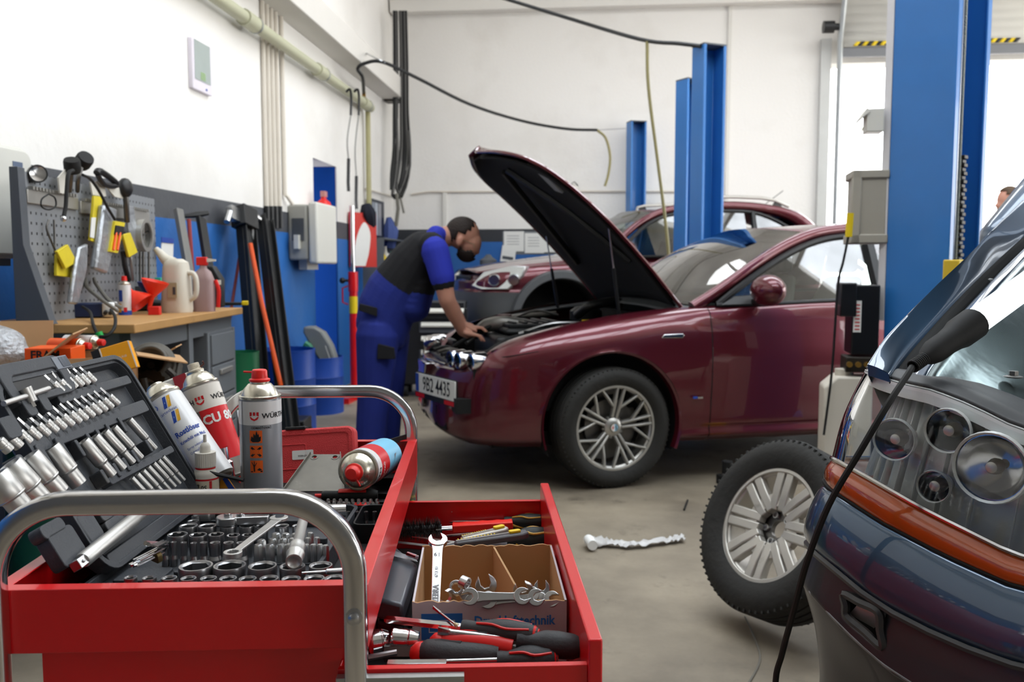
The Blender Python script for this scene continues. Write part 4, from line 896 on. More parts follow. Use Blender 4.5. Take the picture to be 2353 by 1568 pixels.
#  dark red sedan with raised bonnet
def surf(keys,ku=4,kv=4):
 rows=[spl(k,kv)for k in keys];n=len(rows[0])
 cols=[spl([r[j]for r in rows],ku)for j in range(n)]
 return[[cols[j][i]for j in range(n)]for i in range(len(cols[0]))]
def snapcut(bm_rows,cx,cz,r,keep=lambda p:True):
 """faces of a grid outside a wheel-arch circle, edge vertices snapped onto it"""
 vs=[Vector(p)for row_ in bm_rows for p in row_];n=len(bm_rows[0]);ins=[(sqrt((v.x-cx)**2+(v.z-cz)**2)<r)and keep(v)for v in vs];fs=[]
 for i in range(len(bm_rows)-1):
  for j in range(n-1):
   f=(i*n+j,i*n+j+1,(i+1)*n+j+1,(i+1)*n+j)
   if all(ins[k]for k in f):continue
   fs.append(f)
 used={k for f in fs for k in f}
 for k in used:
  if ins[k]:
   v=vs[k];d=sqrt((v.x-cx)**2+(v.z-cz)**2)or 1e-6;v.x=cx+(v.x-cx)*r/d;v.z=cz+(v.z-cz)*r/d
 return vs,fs
def paint(name,c,flake=.12):return mat(name,c,.3,.5,coat=1.,var=.03,scale=3,rvar=.02)
MAROON=paint('maroon_car_paint','5c1724')
TRIM=mat('black_trim','141516',.4,0,var=.1)
TYRE=mat('tyre_rubber','23221f',.75,0,var=.25,scale=14,bump=.3,bscale=40)
ALLOY=mat('alloy_silver','b9b7b1',.35,.75,var=.06,scale=12)
LINER=mat('wheel_arch_liner','0d0d0d',.85,0,var=.2)
def glass(name,col,a=.2,rough=.02,ior=1.55):
 m=bpy.data.materials.new(name);m.use_nodes=True;nt=m.node_tree;N=nt.nodes;L=nt.links
 for n in list(N):N.remove(n)
 o=N.new('ShaderNodeOutputMaterial');mx=N.new('ShaderNodeMixShader');t_=N.new('ShaderNodeBsdfTransparent');g=N.new('ShaderNodeBsdfGlossy');f=N.new('ShaderNodeFresnel');f.inputs[0].default_value=ior
 t_.inputs[0].default_value=lin(col)+(1,);g.inputs['Roughness'].default_value=rough
 nz=N.new('ShaderNodeTexNoise');nz.inputs['Scale'].default_value=3;tc=N.new('ShaderNodeTexCoord');L.new(tc.outputs['Object'],nz.inputs[0])
 ad=N.new('ShaderNodeMath');ad.operation='MULTIPLY_ADD';ad.inputs[1].default_value=a;L.new(nz.outputs['Fac'],ad.inputs[0]);L.new(f.outputs[0],ad.inputs[2])
 L.new(ad.outputs[0],mx.inputs[0]);L.new(t_.outputs[0],mx.inputs[1]);L.new(g.outputs[0],mx.inputs[2]);L.new(mx.outputs[0],o.inputs[0])
 MATS[name]=m;return m
GLASS=glass('car_glass','cfe0da');TINT=glass('tinted_glass','3a4443');HEADGL=glass('lamp_glass','f4f6f6',.05,.03,1.2);SCREEN=glass('windscreen_glass','b9cac2',.6)
def tyre(mb,R,w,Ri):
 h=w/2
 mb.lathe([(Ri,-h*.78),(Ri+.012,-h*.86),(Ri+(R-Ri)*.45,-h),(R-.018,-h*.9),(R-.006,-h*.78),(R,-h*.7),(R,-h*.44),(R-.007,-h*.42),(R-.007,-h*.36),(R,-h*.34),(R,-.005),(R-.007,-.004),(R-.007,.004),(R,.005),(R,h*.34),(R-.007,h*.36),(R-.007,h*.42),(R,h*.44),(R,h*.7),(R-.006,h*.78),(R-.018,h*.9),(Ri+(R-Ri)*.45,h),(Ri+.012,h*.86),(Ri,h*.78)],72)
 for k in range(72):
  a=2*pi*k/72
  for s in(-1,1):mb.box(-.0035,.0035,R-.02,R-.0045,s*h*.76-.010,s*h*.76+.010,Rz(a))
def barrel(mb,Ri,w):
 h=w/2*.78
 mb.lathe([(Ri+.012,-h),(Ri,-h),(Ri-.012,-h*.8),(Ri-.02,h*.75),(Ri-.004,h*.9),(Ri+.006,h*1.02),(Ri+.012,h*1.02),(Ri+.004,h)],64)
def spoke(mb,a,b,wa,wb,z0,z1,t,tf=.5):
 d=Vector((b[0]-a[0],b[1]-a[1],0)).normalized();p=Vector((-d.y,d.x,0));L_=[]
 for q,w,z in((Vector((a[0],a[1],0)),wa,z0),((Vector((a[0]+b[0],a[1]+b[1],0)))/2,(wa+wb)/2,(z0+z1)/2+.004),(Vector((b[0],b[1],0)),wb,z1)):
  L_.append([q-p*w+Vector((0,0,z-t)),q+p*w+Vector((0,0,z-t)),q+p*w+Vector((0,0,z-t*.2)),q+p*w*tf+Vector((0,0,z)),q-p*w*tf+Vector((0,0,z)),q-p*w+Vector((0,0,z-t*.2))])
 mb.loft(L_)
def pol(r,deg):return(r*cos(radians(deg)),r*sin(radians(deg)))
def sedan_wheel(parent,M,off=9):
 w=thing('w','x','x',M);bpy.data.objects.remove(w)
 R,Ri=.333,.236
 b=MB();tyre(b,R,.225,Ri);o=b.build('wheel',TYRE,parent,M=M,ang=45)
 b=MB();barrel(b,Ri,.225);b.build('rim',ALLOY,o)
 b=MB()
 for k in range(5):
  th=72*k+off
  for s in(-1,1):
   a=Rz(radians(th))@Vector((.052,s*.012,0));c=pol(Ri-.004,th+s*5.5);spoke(b,a,c,.009,.0075,.055,.085,.03)
   a=Rz(radians(th))@Vector((.112,s*.017,0));c=pol(Ri-.004,th+s*30);spoke(b,a,c,.0075,.0065,.066,.084,.024)
  b.lathe([(.009,.03),(.009,.05)],12,Rz(radians(th+36))@Tr(.056,0,0))
 b.ring(arc(0,0,Ri+.002,0,360,64)[:-1],arc(0,0,Ri-.012,0,360,64)[:-1],.07,.088)
 b.lathe([(.03,.03),(.052,.045),(.053,.05),(.04,.058),(.03,.062),(.0,.062)],30)
 b.build('spokes',ALLOY,o,bevel=.0015)
 b=MB();b.lathe([(0,.067),(.026,.067),(.026,.0695),(0,.0695)],20);c=b.build('hub_cap',mat('hub_cap_gold','8f8a78',.35,.7),o)
 b=MB();b.mi(0).add([(0,0,.07)]+[(.021*cos(pi/2+pi*j/8),.021*sin(pi/2+pi*j/8),.07)for j in range(9)],[tuple(range(10))]);b.mi(1).add([(0,0,.07)]+[(.021*cos(-pi/2+pi*j/8),.021*sin(-pi/2+pi*j/8),.07)for j in range(9)],[tuple(range(10))])
 b.mi(2).box(-.012,-.008,-.012,.012,.0701,.0704).box(-.018,-.003,-.002,.002,.0701,.0704);b.mi(3).tube([(.008,-.013,.0705),(.012,-.004,.0705),(.006,.004,.0705),(.011,.013,.0705)],.002,5)
 b.build('badge',[PAPER,mat('badge_blue','8fb4cf',.4),LOGO_RED,GREENPL],c,flat=True)
 b=MB();b.lathe([(.15,-.02),(.15,.0),(.055,.0),(.055,.03),(.0,.03)],40);b.lathe([(.06,-.06),(.2,-.06)],30);b.build('brake_disc',DSTEEL,o)
 for k in range(5):MB().at(Rz(radians(72*k+off+36))@Tr(.056,0,.03)).loft([hexloop(.0075,0,6),hexloop(.007,.012,6)]).build('wheel_bolt',STEEL,o)
 return o
SA=radians(13.5)+YAW
xh=Vector((cos(SA),sin(SA),0));yh=Vector((-sin(SA),cos(SA),0))
c0=on(1400,1113,0);SO=c0-xh*.96+yh*.80
SM=Matrix.Translation(SO)@Rz(SA)
car=thing('sedan','dark red sedan with its bonnet wide open, front wheel facing the camera','car',SM)
LIFT=.03
KEY=[(.035,0,0),(.045,-.40,.2),(.125,-.66,.7),(.28,-.805,1.1),(.55,-.885,1.35),(.95,-.905,1.57),(1.3,-.909,1.57),(1.52,-.912,1.57),(2.1,-.917,1.57),(2.8,-.915,1.57),(3.6,-.90,1.6),(4.2,-.85,1.75),(4.55,-.72,2.3),(4.66,-.3,3.0),(4.665,0,pi)]
PR=[[(.10,.20),(.02,.25),(.0,.29),(.0,.36),(.0,.44),(.0,.50),(.02,.555),(.035,.59),(.05,.60),(.07,.605),(.12,.605)],[(.10,.20),(.02,.25),(.0,.29),(.0,.36),(.0,.44),(.0,.50),(.02,.56),(.035,.60),(.05,.61),(.07,.615),(.12,.615)],[(.10,.20),(.03,.24),(.01,.28),(.0,.36),(.0,.45),(.01,.52),(.03,.58),(.05,.615),(.07,.625),(.10,.63),(.14,.63)],[(.10,.20),(.03,.24),(.01,.28),(.0,.36),(.0,.48),(.008,.58),(.02,.66),(.05,.71),(.09,.735),(.14,.75),(.18,.755)],[(.10,.20),(.03,.24),(.015,.28),(.0,.36),(.0,.50),(.005,.62),(.015,.71),(.045,.775),(.085,.81),(.13,.828),(.18,.835)],[(.09,.20),(.03,.24),(.02,.28),(.0,.36),(-.005,.52),(-.006,.66),(.006,.775),(.035,.84),(.075,.88),(.12,.9),(.17,.908)],[(.09,.20),(.03,.24),(.03,.28),(.018,.36),(.004,.54),(.004,.68),(.008,.80),(.03,.875),(.065,.92),(.11,.942),(.16,.95)],[(.09,.20),(.03,.24),(.035,.285),(.022,.33),(.006,.52),(.002,.68),(.01,.80),(.018,.84),(.04,.91),(.075,.95),(.13,.962)],[(.09,.20),(.03,.24),(.035,.285),(.02,.33),(.004,.52),(0,.68),(.012,.80),(.018,.84),(.035,.92),(.06,.975),(.11,.985)],[(.09,.20),(.03,.24),(.035,.285),(.02,.33),(.004,.52),(0,.68),(.012,.80),(.018,.84),(.035,.93),(.06,.995),(.11,1.005)],[(.09,.20),(.03,.24),(.02,.285),(.005,.33),(0,.52),(0,.68),(.01,.80),(.018,.86),(.035,.95),(.07,1.01),(.12,1.02)],[(.09,.22),(.03,.26),(.01,.3),(0,.35),(0,.52),(0,.68),(.01,.80),(.03,.88),(.06,.96),(.10,1.01),(.16,1.02)],[(.09,.24),(.03,.28),(.01,.32),(0,.37),(0,.52),(0,.68),(.01,.80),(.03,.88),(.06,.95),(.10,1.0),(.16,1.02)],[(.09,.24),(.03,.28),(.01,.32),(0,.37),(0,.52),(0,.68),(.01,.80),(.03,.88),(.06,.95),(.10,1.0),(.16,1.02)],[(.09,.24),(.03,.28),(.01,.32),(0,.37),(0,.52),(0,.68),(.01,.80),(.03,.88),(.06,.95),(.10,1.0),(.16,1.02)]]
def skirt_rows(i0,i1,ku=10,kv=5,mirror=False):
 rows=[]
 for(x,y,a),pr in zip(KEY[i0:i1],PR[i0:i1]):
  n=Vector((-cos(a),-sin(a),0))
  rows.append([Vector((x,y,0))-n*d+Vector((0,0,z+LIFT))for d,z in pr])
 r=surf(rows,ku,kv)
 if mirror:r=[[Vector((p.x,-p.y,p.z))for p in q]for q in r]
 return r
AX,AZ,AR=.945,.345+LIFT*.3,.405
def body_part(name,i0,i1,mirror=False,lbl=None,sub=None):
 vs,fs=snapcut(skirt_rows(i0,i1,mirror=mirror),AX,AZ,AR,keep=lambda p:abs(p.y)>.5)
 if i1>9:
  pass
 b=MB();b.add(vs,fs);return b.build(name,MAROON,sub or car,ang=60)
allr=skirt_rows(0,15)
f_=body_part('front_wing',0,8);f2=body_part('front_wing',0,8,True)
rd=[[p for p in r]for r in skirt_rows(7,10)]
rd=[[Vector((p.x+(.006 if k==0 else 0),p.y,p.z))for p in r]for k,r in enumerate(rd)]
door=MB().patch(rd).build('front_door',MAROON,car,ang=60)
MB().patch([[Vector((p.x,-p.y,p.z))for p in r]for r in rd]).build('front_door',MAROON,car,ang=60)
for mr in(False,True):
 vs,fs=snapcut(skirt_rows(9,15,mirror=mr),3.66,AZ,.40,keep=lambda p:abs(p.y)>.5);MB().add(vs,fs).build('rear_quarter',MAROON,car,ang=60)
for ax,r_,y_ in((AX,AR,-.90),(3.66,.40,-.895)):
 for s in(1,-1):
  b=MB();b.patch([[(ax+rr*cos(radians(a)),s*yy,AZ+rr*sin(radians(a)))for rr,yy in((r_,y_+.004),(r_-.012,y_+.012),(r_-.02,y_+.05))]for a in range(-22,203,5)]);b.build('arch_lip',MAROON,car)
  b=MB();b.patch([[(ax+(r_-.012)*cos(radians(a)),s*yy,AZ+(r_-.012)*sin(radians(a)))for yy in(y_+.03,-.5)]for a in range(-25,206,10)]);b.add([(ax-r_,s*-.5,.2),(ax+r_,s*-.5,.2),(ax+r_,s*-.5,.85),(ax-r_,s*-.5,.85)],[(0,1,2,3)]);b.build('arch_liner',LINER,car)
def seam(name,pts,r=.003,m_=TRIM,par=car,k=5):return MB().tube(pts,r,6,k=k).build(name,m_,par)
ix=lambda x,z,o=0:None
def side_y(x,z):
 best=None
 for row_ in SKR:
  for p in row_:
   d=(p.x-x)**2+(p.z-z)**2*.6
   if best is None or d<best[0]:best=(d,p)
 return best[1].y
SKR=skirt_rows(0,11,12,5)
seam('door_seam',[(1.522,side_y(1.522,z)+.002,z)for z in(.31,.45,.6,.75,.85,.93,.985)],.0028,LINER)
seam('bumper_seam',[(x,side_y(x,.715+.05*(x-.25)/.3)-.0005,.715+.05*(x-.25)/.3)for x in(.25,.35,.45,.53)],.0022,LINER)
seam('sill_seam',[(x,side_y(x,.30+LIFT)+.006,.305+LIFT)for x in(1.49,1.8,2.2,2.6)],.006,MAROON)
b=MB();b.prism([(-.068,-.006),(.058,-.014),(.07,.0),(.06,.011),(-.05,.012)],0,.006,Matrix.Translation((1.285,side_y(1.285,.845)-.001,.835))@Rx(pi/2)@Rz(.04));b.build('side_trim',CHROME,car,bevel=.003)
b=MB();b.mi(0).box(1.405,1.43,-.922,-.914,.485,.497).mi(1).box(1.432,1.462,-.922,-.914,.485,.495);b.build('wing_badge',[TXTBLUE,CHROME],car)
for s in(1,-1):
 b=MB();b.patch([[(x0,s*y0,z)for z in(.30,.42)]for x0,y0 in((.034,-.02),(.044,-.40),(.08,-.555))]);b.build('lower_grille',LINER,car)
gp=Matrix.Translation((.046,-.44,.535))@Rz(radians(-73))@Rx(pi/2)
pl=MB().prism(rrect(.52,.11,.006,3),0,.006,gp@Tr(0,0,.012)).build('number_plate',mat('plate_white','dedfda',.4,var=.02),car)
PG=gp@Tr(0,0,.018)
b=MB();b.prism(rrect(.045,.106,.005,3,-.2365,0),.0002,.0008,PG);b.build('plate_band',TXTBLUE,pl)
b=MB();b.text('9B2 4435',.115,PG@Tr(.022,-.002,.001),sx=.82,bold=.008);b.build('plate_number',INK,pl,flat=True)
b=MB();b.ring(rrect(.54,.13,.008,3,0,-.004),rrect(.518,.108,.005,3),0,.0015,PG@Tr(0,0,-.012));b.prism(rrect(.54,.032,.006,3,0,-.072),-.012,.0,PG);b.build('plate_holder',TRIM,pl)
b=MB();b.prism(rrect(.12,.024,.003,2,-.2,-.072),.0002,.001,PG).prism(rrect(.13,.024,.003,2,.19,-.072),.0002,.001,PG);b.build('holder_red',LOGO_RED,pl)
for s in(1,-1):
 b=MB();b.box(.17,.30,s*.42,s*.68,.575+LIFT,.60+LIFT).box(.28,.31,s*.40,s*.74,.60+LIFT,.70+LIFT);h=b.build('headlamp',TRIM,car,bevel=.008)
 for x,y in((.125,.52),(.15,.62),(.205,.715)):
  b=MB();b.lathe([(.035,.0),(.046,.002),(.05,.012),(.05,.085),(.035,.11),(.0,.115)],24,frame((x-.02,s*y,.668+LIFT),Vector((1,-s*.28,.05))));b.build('lamp_pod',CHROME,h)
  b=MB();b.lathe([(0,-.004),(.03,.0),(.044,.004)],20,frame((x-.02,s*y,.668+LIFT),Vector((1,-s*.28,.05))));b.build('lens',HEADGL,h)
b=MB();b.tube([(.09,-.46,.66),(.06,-.25,.66),(.05,0,.65)],.008,8).tube([(.09,.46,.66),(.06,.25,.66),(.05,0,.65)],.008,8);b.build('grille_bar',CHROME,car)
b=MB();b.loft([[(.012,-.16,.64),(.012,.16,.64),(.012,0,.34)],[(.09,-.15,.64),(.09,.15,.64),(.09,0,.36)]]);b.build('shield_grille',CHROME,car,bevel=.01)
ENG=mat('engine_black','1a1b1c',.45,0,var=.3,scale=10);ENGM=mat('engine_alloy','8f8d88',.42,.8,var=.2,scale=14)
b=MB();b.box(.13,.20,-.5,.5,.62,.655).box(.2,.32,-.68,.68,.64,.672);b.build('slam_panel',ENG,car,bevel=.01)
b=MB();b.box(.1,1.45,-.74,.74,.42,.5).box(1.36,1.48,-.74,.74,.5,.93).box(.2,1.4,-.735,-.70,.5,.74).box(.2,1.4,.70,.735,.5,.74);b.build('bay_shell',LINER,car)
for s in(1,-1):MB().loft([[(x,s*.735,z+LIFT)for x,z in((.3,.73),(.6,.825),(.95,.892),(1.35,.938))],[(x,s*.69,z+LIFT-.02)for x,z in((.3,.73),(.6,.825),(.95,.892),(1.35,.938))]],closed=False,cap=False).build('wing_gutter',ENG,car,solid=.01)
random.seed(11)
b=MB();b.box(.42,1.0,-.30,.38,.5,.80).box(.5,.95,-.22,.3,.8,.845);b.build('engine_block',ENG,car,bevel=.025)
b=MB();b.box(.52,.86,-.2,.22,.845,.87);[b.box(.55+.07*k,.58+.07*k,-.18,.2,.87,.882)for k in range(5)];b.build('engine_cover',ENGM if False else ENG,car,bevel=.008)
b=MB();b.tube([(.36,.10,.78),(.44,.06,.845),(.54,.0,.865),(.66,-.03,.86)],[.03,.045,.045,.03],14,k=5);b.build('intake_pipe',ENGM,car)
for pts,r,m_ in(([(.3,-.45,.70),(.5,-.4,.80),(.8,-.42,.84),(1.1,-.4,.86)],.016,RUBBER),([(.35,.3,.72),(.6,.42,.86),(1.0,.4,.90)],.018,ENGM),([(.2,.1,.69),(.3,.05,.76),(.5,.0,.87)],.014,RUBBER),([(.55,-.34,.82),(.75,-.36,.88),(1.0,-.32,.88),(1.2,-.3,.9)],.009,STEEL),([(.16,-.4,.68),(.3,-.5,.72),(.5,-.55,.76),(.7,-.5,.8)],.02,RUBBER),([(.6,.1,.88),(.8,.2,.93),(.95,.18,.9)],.007,STEEL)):
 MB().tube(pts,r,8,k=5).build('hose',m_,car)
b=MB();b.box(1.05,1.32,-.62,-.36,.6,.86);b.build('battery',mat('battery_grey','3a3c3e',.5),car,bevel=.01);b=MB();b.box(1.02,1.1,-.2,-.1,.86,.885);b.build('yellow_tag',YELLOW,car)
b=MB();b.lathe([(.0,.0),(.05,0),(.05,.03),(.0,.035)],16,Tr(.62,.34,.87));b.build('filler_cap',mat('cap_maroon','5a1d24',.4),car)
b=MB();b.lathe([(.11,.0),(.11,.06),(.07,.09),(0,.095)],22,Tr(1.18,.3,.86));b.tube([(1.05,.1,.9),(1.12,.0,.97),(1.3,.02,.99),(1.38,.2,.96)],.03,10,k=5);b.build('air_box',ENG,car)
for k in range(16):
 x,y=random.uniform(.3,1.3),random.uniform(-.62,.1);z=.66+.17*(x-.2);s=random.uniform(.02,.045)
 MB().box(x-s,x+s,y-s*.8,y+s*.8,z-.05,z+random.uniform(.0,.04)).build('engine_fitting',[ENG,ENGM,DSTEEL,BLACK][k%4],car,bevel=.008)
for k in range(5):
 y=-.45+.16*k;MB().tube([(.12,y,.685),(.2,y+.04,.70),(.26,y-.02,.69)],.012,8,k=4).build('front_bracket',[ENGM,ENG,BLACK][k%3],car)
b=MB();b.patch(surf([[(1.36,-.72,.96),(1.32,-.4,.985),(1.28,0,.995),(1.32,.4,.985),(1.36,.72,.96)],[(1.50,-.74,.985),(1.45,-.4,1.01),(1.42,0,1.02),(1.45,.4,1.01),(1.50,.74,.985)]],4,5));b.build('cowl',mat('cowl_grey','4d5153',.6),car,solid=.01)
HA=radians(43);HM=Matrix.Translation((1.42,0,.985))@Ry(HA)
def hz(u,w):return.055*(1-(w/.74)**2)+.05*sin(pi*min(1,u/1.42))-.0
HK=[]
for u,wm in((0,.73),(.35,.735),(.7,.73),(1.0,.69),(1.2,.60),(1.33,.40),(1.42,.10)):
 HK.append([(-u,w*wm/.73,hz(u,w)-(.05*(max(0,u-1.0)/.42)**2))for w in(-.73,-.55,-.3,0,.3,.55,.73)])
hr=surf(HK,5,4)
hood=MB().at(HM).patch(hr).build('bonnet',MAROON,car,solid=.012,soff=-1)
e=[r[0]for r in hr]+hr[-1]+[r[-1]for r in hr[::-1]]
MB().at(HM).tube([Vector(p)-Vector((0,0,.008))for p in e],.011,6).build('bonnet_flange',MAROON,hood)
i_=[[Vector((p[0]*.95-.02,p[1]*.93,p[2]-.02))for p in r]for r in hr]
MB().at(HM).patch(i_).build('bonnet_lining',mat('bonnet_felt','0e0e0f',.9,var=.2),hood,solid=.012,soff=1)
MB().at(HM).loft([[(-u,w,.045+dz)for u,w in((1.16,-.5),(1.2,-.42),(.95,-.42),(.92,-.5))]for dz in(-.012,.0)]).build('lining_label',mat('label_grey','8b8d8e',.6),hood)
b=MB().at(HM)
for s in(1,-1):b.tube([(-.35,s*.5,.03),(-.8,s*.3,.03),(-1.2,s*.05,.01)],.02,6,k=4)
b.build('bonnet_rib',ENG,hood)
for y0,y1 in((-.64,-.66),(.60,.64)):
 p=Vector((1.07,y0,.90+LIFT));q=HM@Vector((-.62,y1,.04));d=q-p
 s_=MB().cyl(p,p+d*.55,.011,10).build('gas_strut',TRIM,car);MB().cyl(p+d*.55,q,.005,8).build('strut_rod',STEEL,s_)
wb=[(1.50,-.735,.99),(1.44,-.45,1.015),(1.41,0,1.03),(1.44,.45,1.015),(1.50,.735,.99)]
wm=[(1.90,-.685,1.25),(1.80,-.40,1.29),(1.76,0,1.305),(1.80,.40,1.29),(1.90,.685,1.25)]
wt=[(2.30,-.59,1.425),(2.18,-.35,1.455),(2.13,0,1.468),(2.18,.35,1.455),(2.30,.59,1.425)]
MB().patch(surf([wb,wm,wt],6,5)).build('windscreen',SCREEN,car)
rf=[wt,[(2.6,-.60,1.462),(2.6,-.35,1.488),(2.6,0,1.497),(2.6,.35,1.488),(2.6,.60,1.462)],[(3.0,-.60,1.455),(3.0,-.35,1.48),(3.0,0,1.49),(3.0,.35,1.48),(3.0,.60,1.455)],[(3.4,-.58,1.385),(3.45,-.35,1.405),(3.47,0,1.41),(3.45,.35,1.405),(3.4,.58,1.385)]]
MB().patch(surf(rf,6,5)).build('roof',MAROON,car,solid=.01)
rg=[rf[-1],[(3.75,-.64,1.23),(3.82,-.35,1.245),(3.84,0,1.25),(3.82,.35,1.245),(3.75,.64,1.23)],[(4.05,-.70,1.06),(4.14,-.35,1.07),(4.16,0,1.07),(4.14,.35,1.07),(4.05,.70,1.06)]]
MB().patch(surf(rg,6,5)).build('rear_window',TINT,car)
MB().patch(surf([rg[-1],[(4.35,-.72,1.05),(4.4,-.35,1.07),(4.42,0,1.075),(4.4,.35,1.07),(4.35,.72,1.05)],[(4.6,-.55,1.03),(4.64,-.3,1.05),(4.65,0,1.05),(4.64,.3,1.05),(4.6,.55,1.03)]],5,5)).build('boot_lid',MAROON,car,solid=.01)
for s in(1,-1):
 pa=[(1.46,.77,.985),(1.62,.755,1.075),(1.9,.715,1.245),(2.15,.66,1.365),(2.4,.615,1.432),(2.8,.60,1.458),(3.2,.60,1.425),(3.55,.63,1.32),(3.85,.69,1.15),(4.02,.73,1.03)]
 MB().tube([(x,s*y,z)for x,y,z in pa],[.036,.034,.032,.034,.036,.036,.04,.055,.07,.07],10,k=5).build('roof_pillar',MAROON,car)
 pb=[(1.60,.80,1.0),(1.75,.775,1.10),(2.0,.725,1.245),(2.25,.672,1.35),(2.5,.64,1.40),(2.9,.63,1.412),(3.25,.645,1.36),(3.6,.70,1.2)]
 MB().tube([(x,s*y,z)for x,y,z in pb],.02,8,k=5).build('window_seal',TRIM,car)
 bl_=[(1.58,.825,1.0),(1.9,.845,1.005),(2.3,.85,1.02),(2.8,.85,1.03),(3.3,.835,1.045),(3.7,.80,1.06)]
 MB().tube([(x,s*y,z)for x,y,z in bl_],.012,8,k=4).build('belt_trim',TRIM,car)
 top=[(1.70,.785,1.07),(2.0,.725,1.245),(2.25,.672,1.35),(2.5,.64,1.40),(2.9,.63,1.412),(3.25,.645,1.36)]
 bot=[(1.66,.83,1.0),(1.95,.845,1.005),(2.2,.85,1.015),(2.5,.85,1.025),(2.9,.85,1.035),(3.3,.835,1.045)]
 MB().patch([[(x,s*y,z)for x,y,z in top],[(x,s*y,z)for x,y,z in bot]]).build('side_window',GLASS if s<0 else TINT,car)
 MB().tube([(2.62,s*.86,1.02),(2.66,s*.64,1.41)],.04,6).build('centre_pillar',TRIM,car)
 MB().loft([[(1.60,s*.83,1.0),(1.90,s*.84,1.005),(1.88,s*.80,1.06),(1.70,s*.795,1.05)],[(1.60,s*.855,1.0),(1.90,s*.865,1.005),(1.88,s*.82,1.06),(1.70,s*.81,1.05)]]).build('mirror_base',TRIM,car,bevel=.005)
 m=MB();m.ball((1.81,s*.985,1.085),(.085,.135,.088),20);mo=m.build('wing_mirror',MAROON,car)
 MB().cyl((1.80,s*.86,1.02),(1.81,s*.96,1.03),.025,10).build('mirror_stalk',TRIM,mo)
SEAT=mat('seat_fabric','8d8f88',.9,var=.08,scale=40)
b=MB();b.box(1.45,3.9,-.78,.78,.3,.42).box(1.5,1.95,-.72,.72,.75,.98).box(3.3,3.5,-.62,.62,.42,1.05);b.build('cabin_floor',LINER,car,bevel=.02)
for y in(-.38,.38):
 b=MB();b.box(2.05,2.5,y-.25,y+.25,.5,.64);b.loft([[(2.46,y-.25,.6),(2.46,y+.25,.6),(2.58,y+.25,.6),(2.58,y-.25,.6)],[(2.55,y-.25,.9),(2.55,y+.25,.9),(2.66,y+.25,.9),(2.66,y-.25,.9)],[(2.66,y-.17,1.16),(2.66,y+.17,1.16),(2.73,y+.17,1.16),(2.73,y-.17,1.16)]]);s_=b.build('seat',SEAT,car,bevel=.04,seg=3)
 b=MB();b.loft([[(2.62,y-.13,1.18),(2.62,y+.13,1.18),(2.72,y+.13,1.18),(2.72,y-.13,1.18)],[(2.64,y-.12,1.36),(2.64,y+.12,1.36),(2.73,y+.12,1.36),(2.73,y-.12,1.36)]]);b.build('headrest',mat('headrest_dark','3d4140',.8),s_,bevel=.03,seg=3)
b=MB();b.tube([(2.0+.06*cos(a),-.38+.18*sin(a),.98+.18*cos(a))for a in[2*pi*k/24 for k in range(24)]],.015,8,closed=True);b.build('steering_wheel',TRIM,car)
sedan_wheel(car,Matrix.Translation((.955,-.802,.333))@Rz(radians(6))@Rx(pi/2))
sedan_wheel(car,Matrix.Translation((.955,.802,.333))@Rz(radians(6))@Rx(-pi/2))
sedan_wheel(car,Matrix.Translation((3.66,-.79,.333))@Rx(pi/2));sedan_wheel(car,Matrix.Translation((3.66,.79,.333))@Rx(-pi/2))
b=MB();b.box(.3,4.4,-.72,.72,.22,.3);b.build('underbody',LINER,car)
#  dark red off-roader on the far lift
VA=radians(13)+YAW;vx=Vector((cos(VA),sin(VA),0));vy=Vector((-sin(VA),cos(VA),0))
P=at(1090,670,8.35);P.z=0;VO=P+vy*.86
VM=Matrix.Translation(VO)@Rz(VA);UP=.30
suv=thing('off_roader','dark red off-roader with grey lower cladding and roof rails behind the sedan','car',VM)
CLAD=mat('grey_cladding','4c4e50',.55,var=.06)
VK=[(-.02,0,0),(.01,-.45,.25),(.10,-.70,.7),(.28,-.83,1.2),(.6,-.88,1.45),(.88,-.89,1.57),(1.3,-.89,1.57),(2.2,-.895,1.57),(3.0,-.89,1.6),(3.6,-.85,1.8),(3.88,-.6,2.5),(3.93,0,pi)]
def vprof(t):
 hood=[.86,.87,.89,.92,.95,.97,1.0,1.03,1.05,1.06,1.06,1.06]
 return hood[t]
def vrows(i0,i1,mr,lo,hi,n=5):
 rows=[]
 for t in range(i0,i1):
  x,y,a=VK[t];nn=Vector((-cos(a),-sin(a),0));h=vprof(t)
  full=[(.08,.28),(.02,.36),(.0,.45),(.0,.58),(.0,.68),(.012,.71),(.014,.78),(.03,h-.08),(.075,h-.02),(.14,h),(.2,h+.005)]
  pr=[full[k]for k in range(lo,hi)]
  rows.append([(Vector((x,y,0))-nn*d)*1+Vector((0,0,z+UP))for d,z in pr])
 r=surf(rows,9,n)
 return[[Vector((p.x,-p.y,p.z))for p in q]for q in r]if mr else r
VX,VZ,VR=.86,.38+UP,.43
def twoarch(rows,name,m_,r_):
 vs,fs=snapcut(rows,VX,VZ,r_,keep=lambda p:abs(p.y)>.5)
 b=MB();b.add(vs,fs);return b
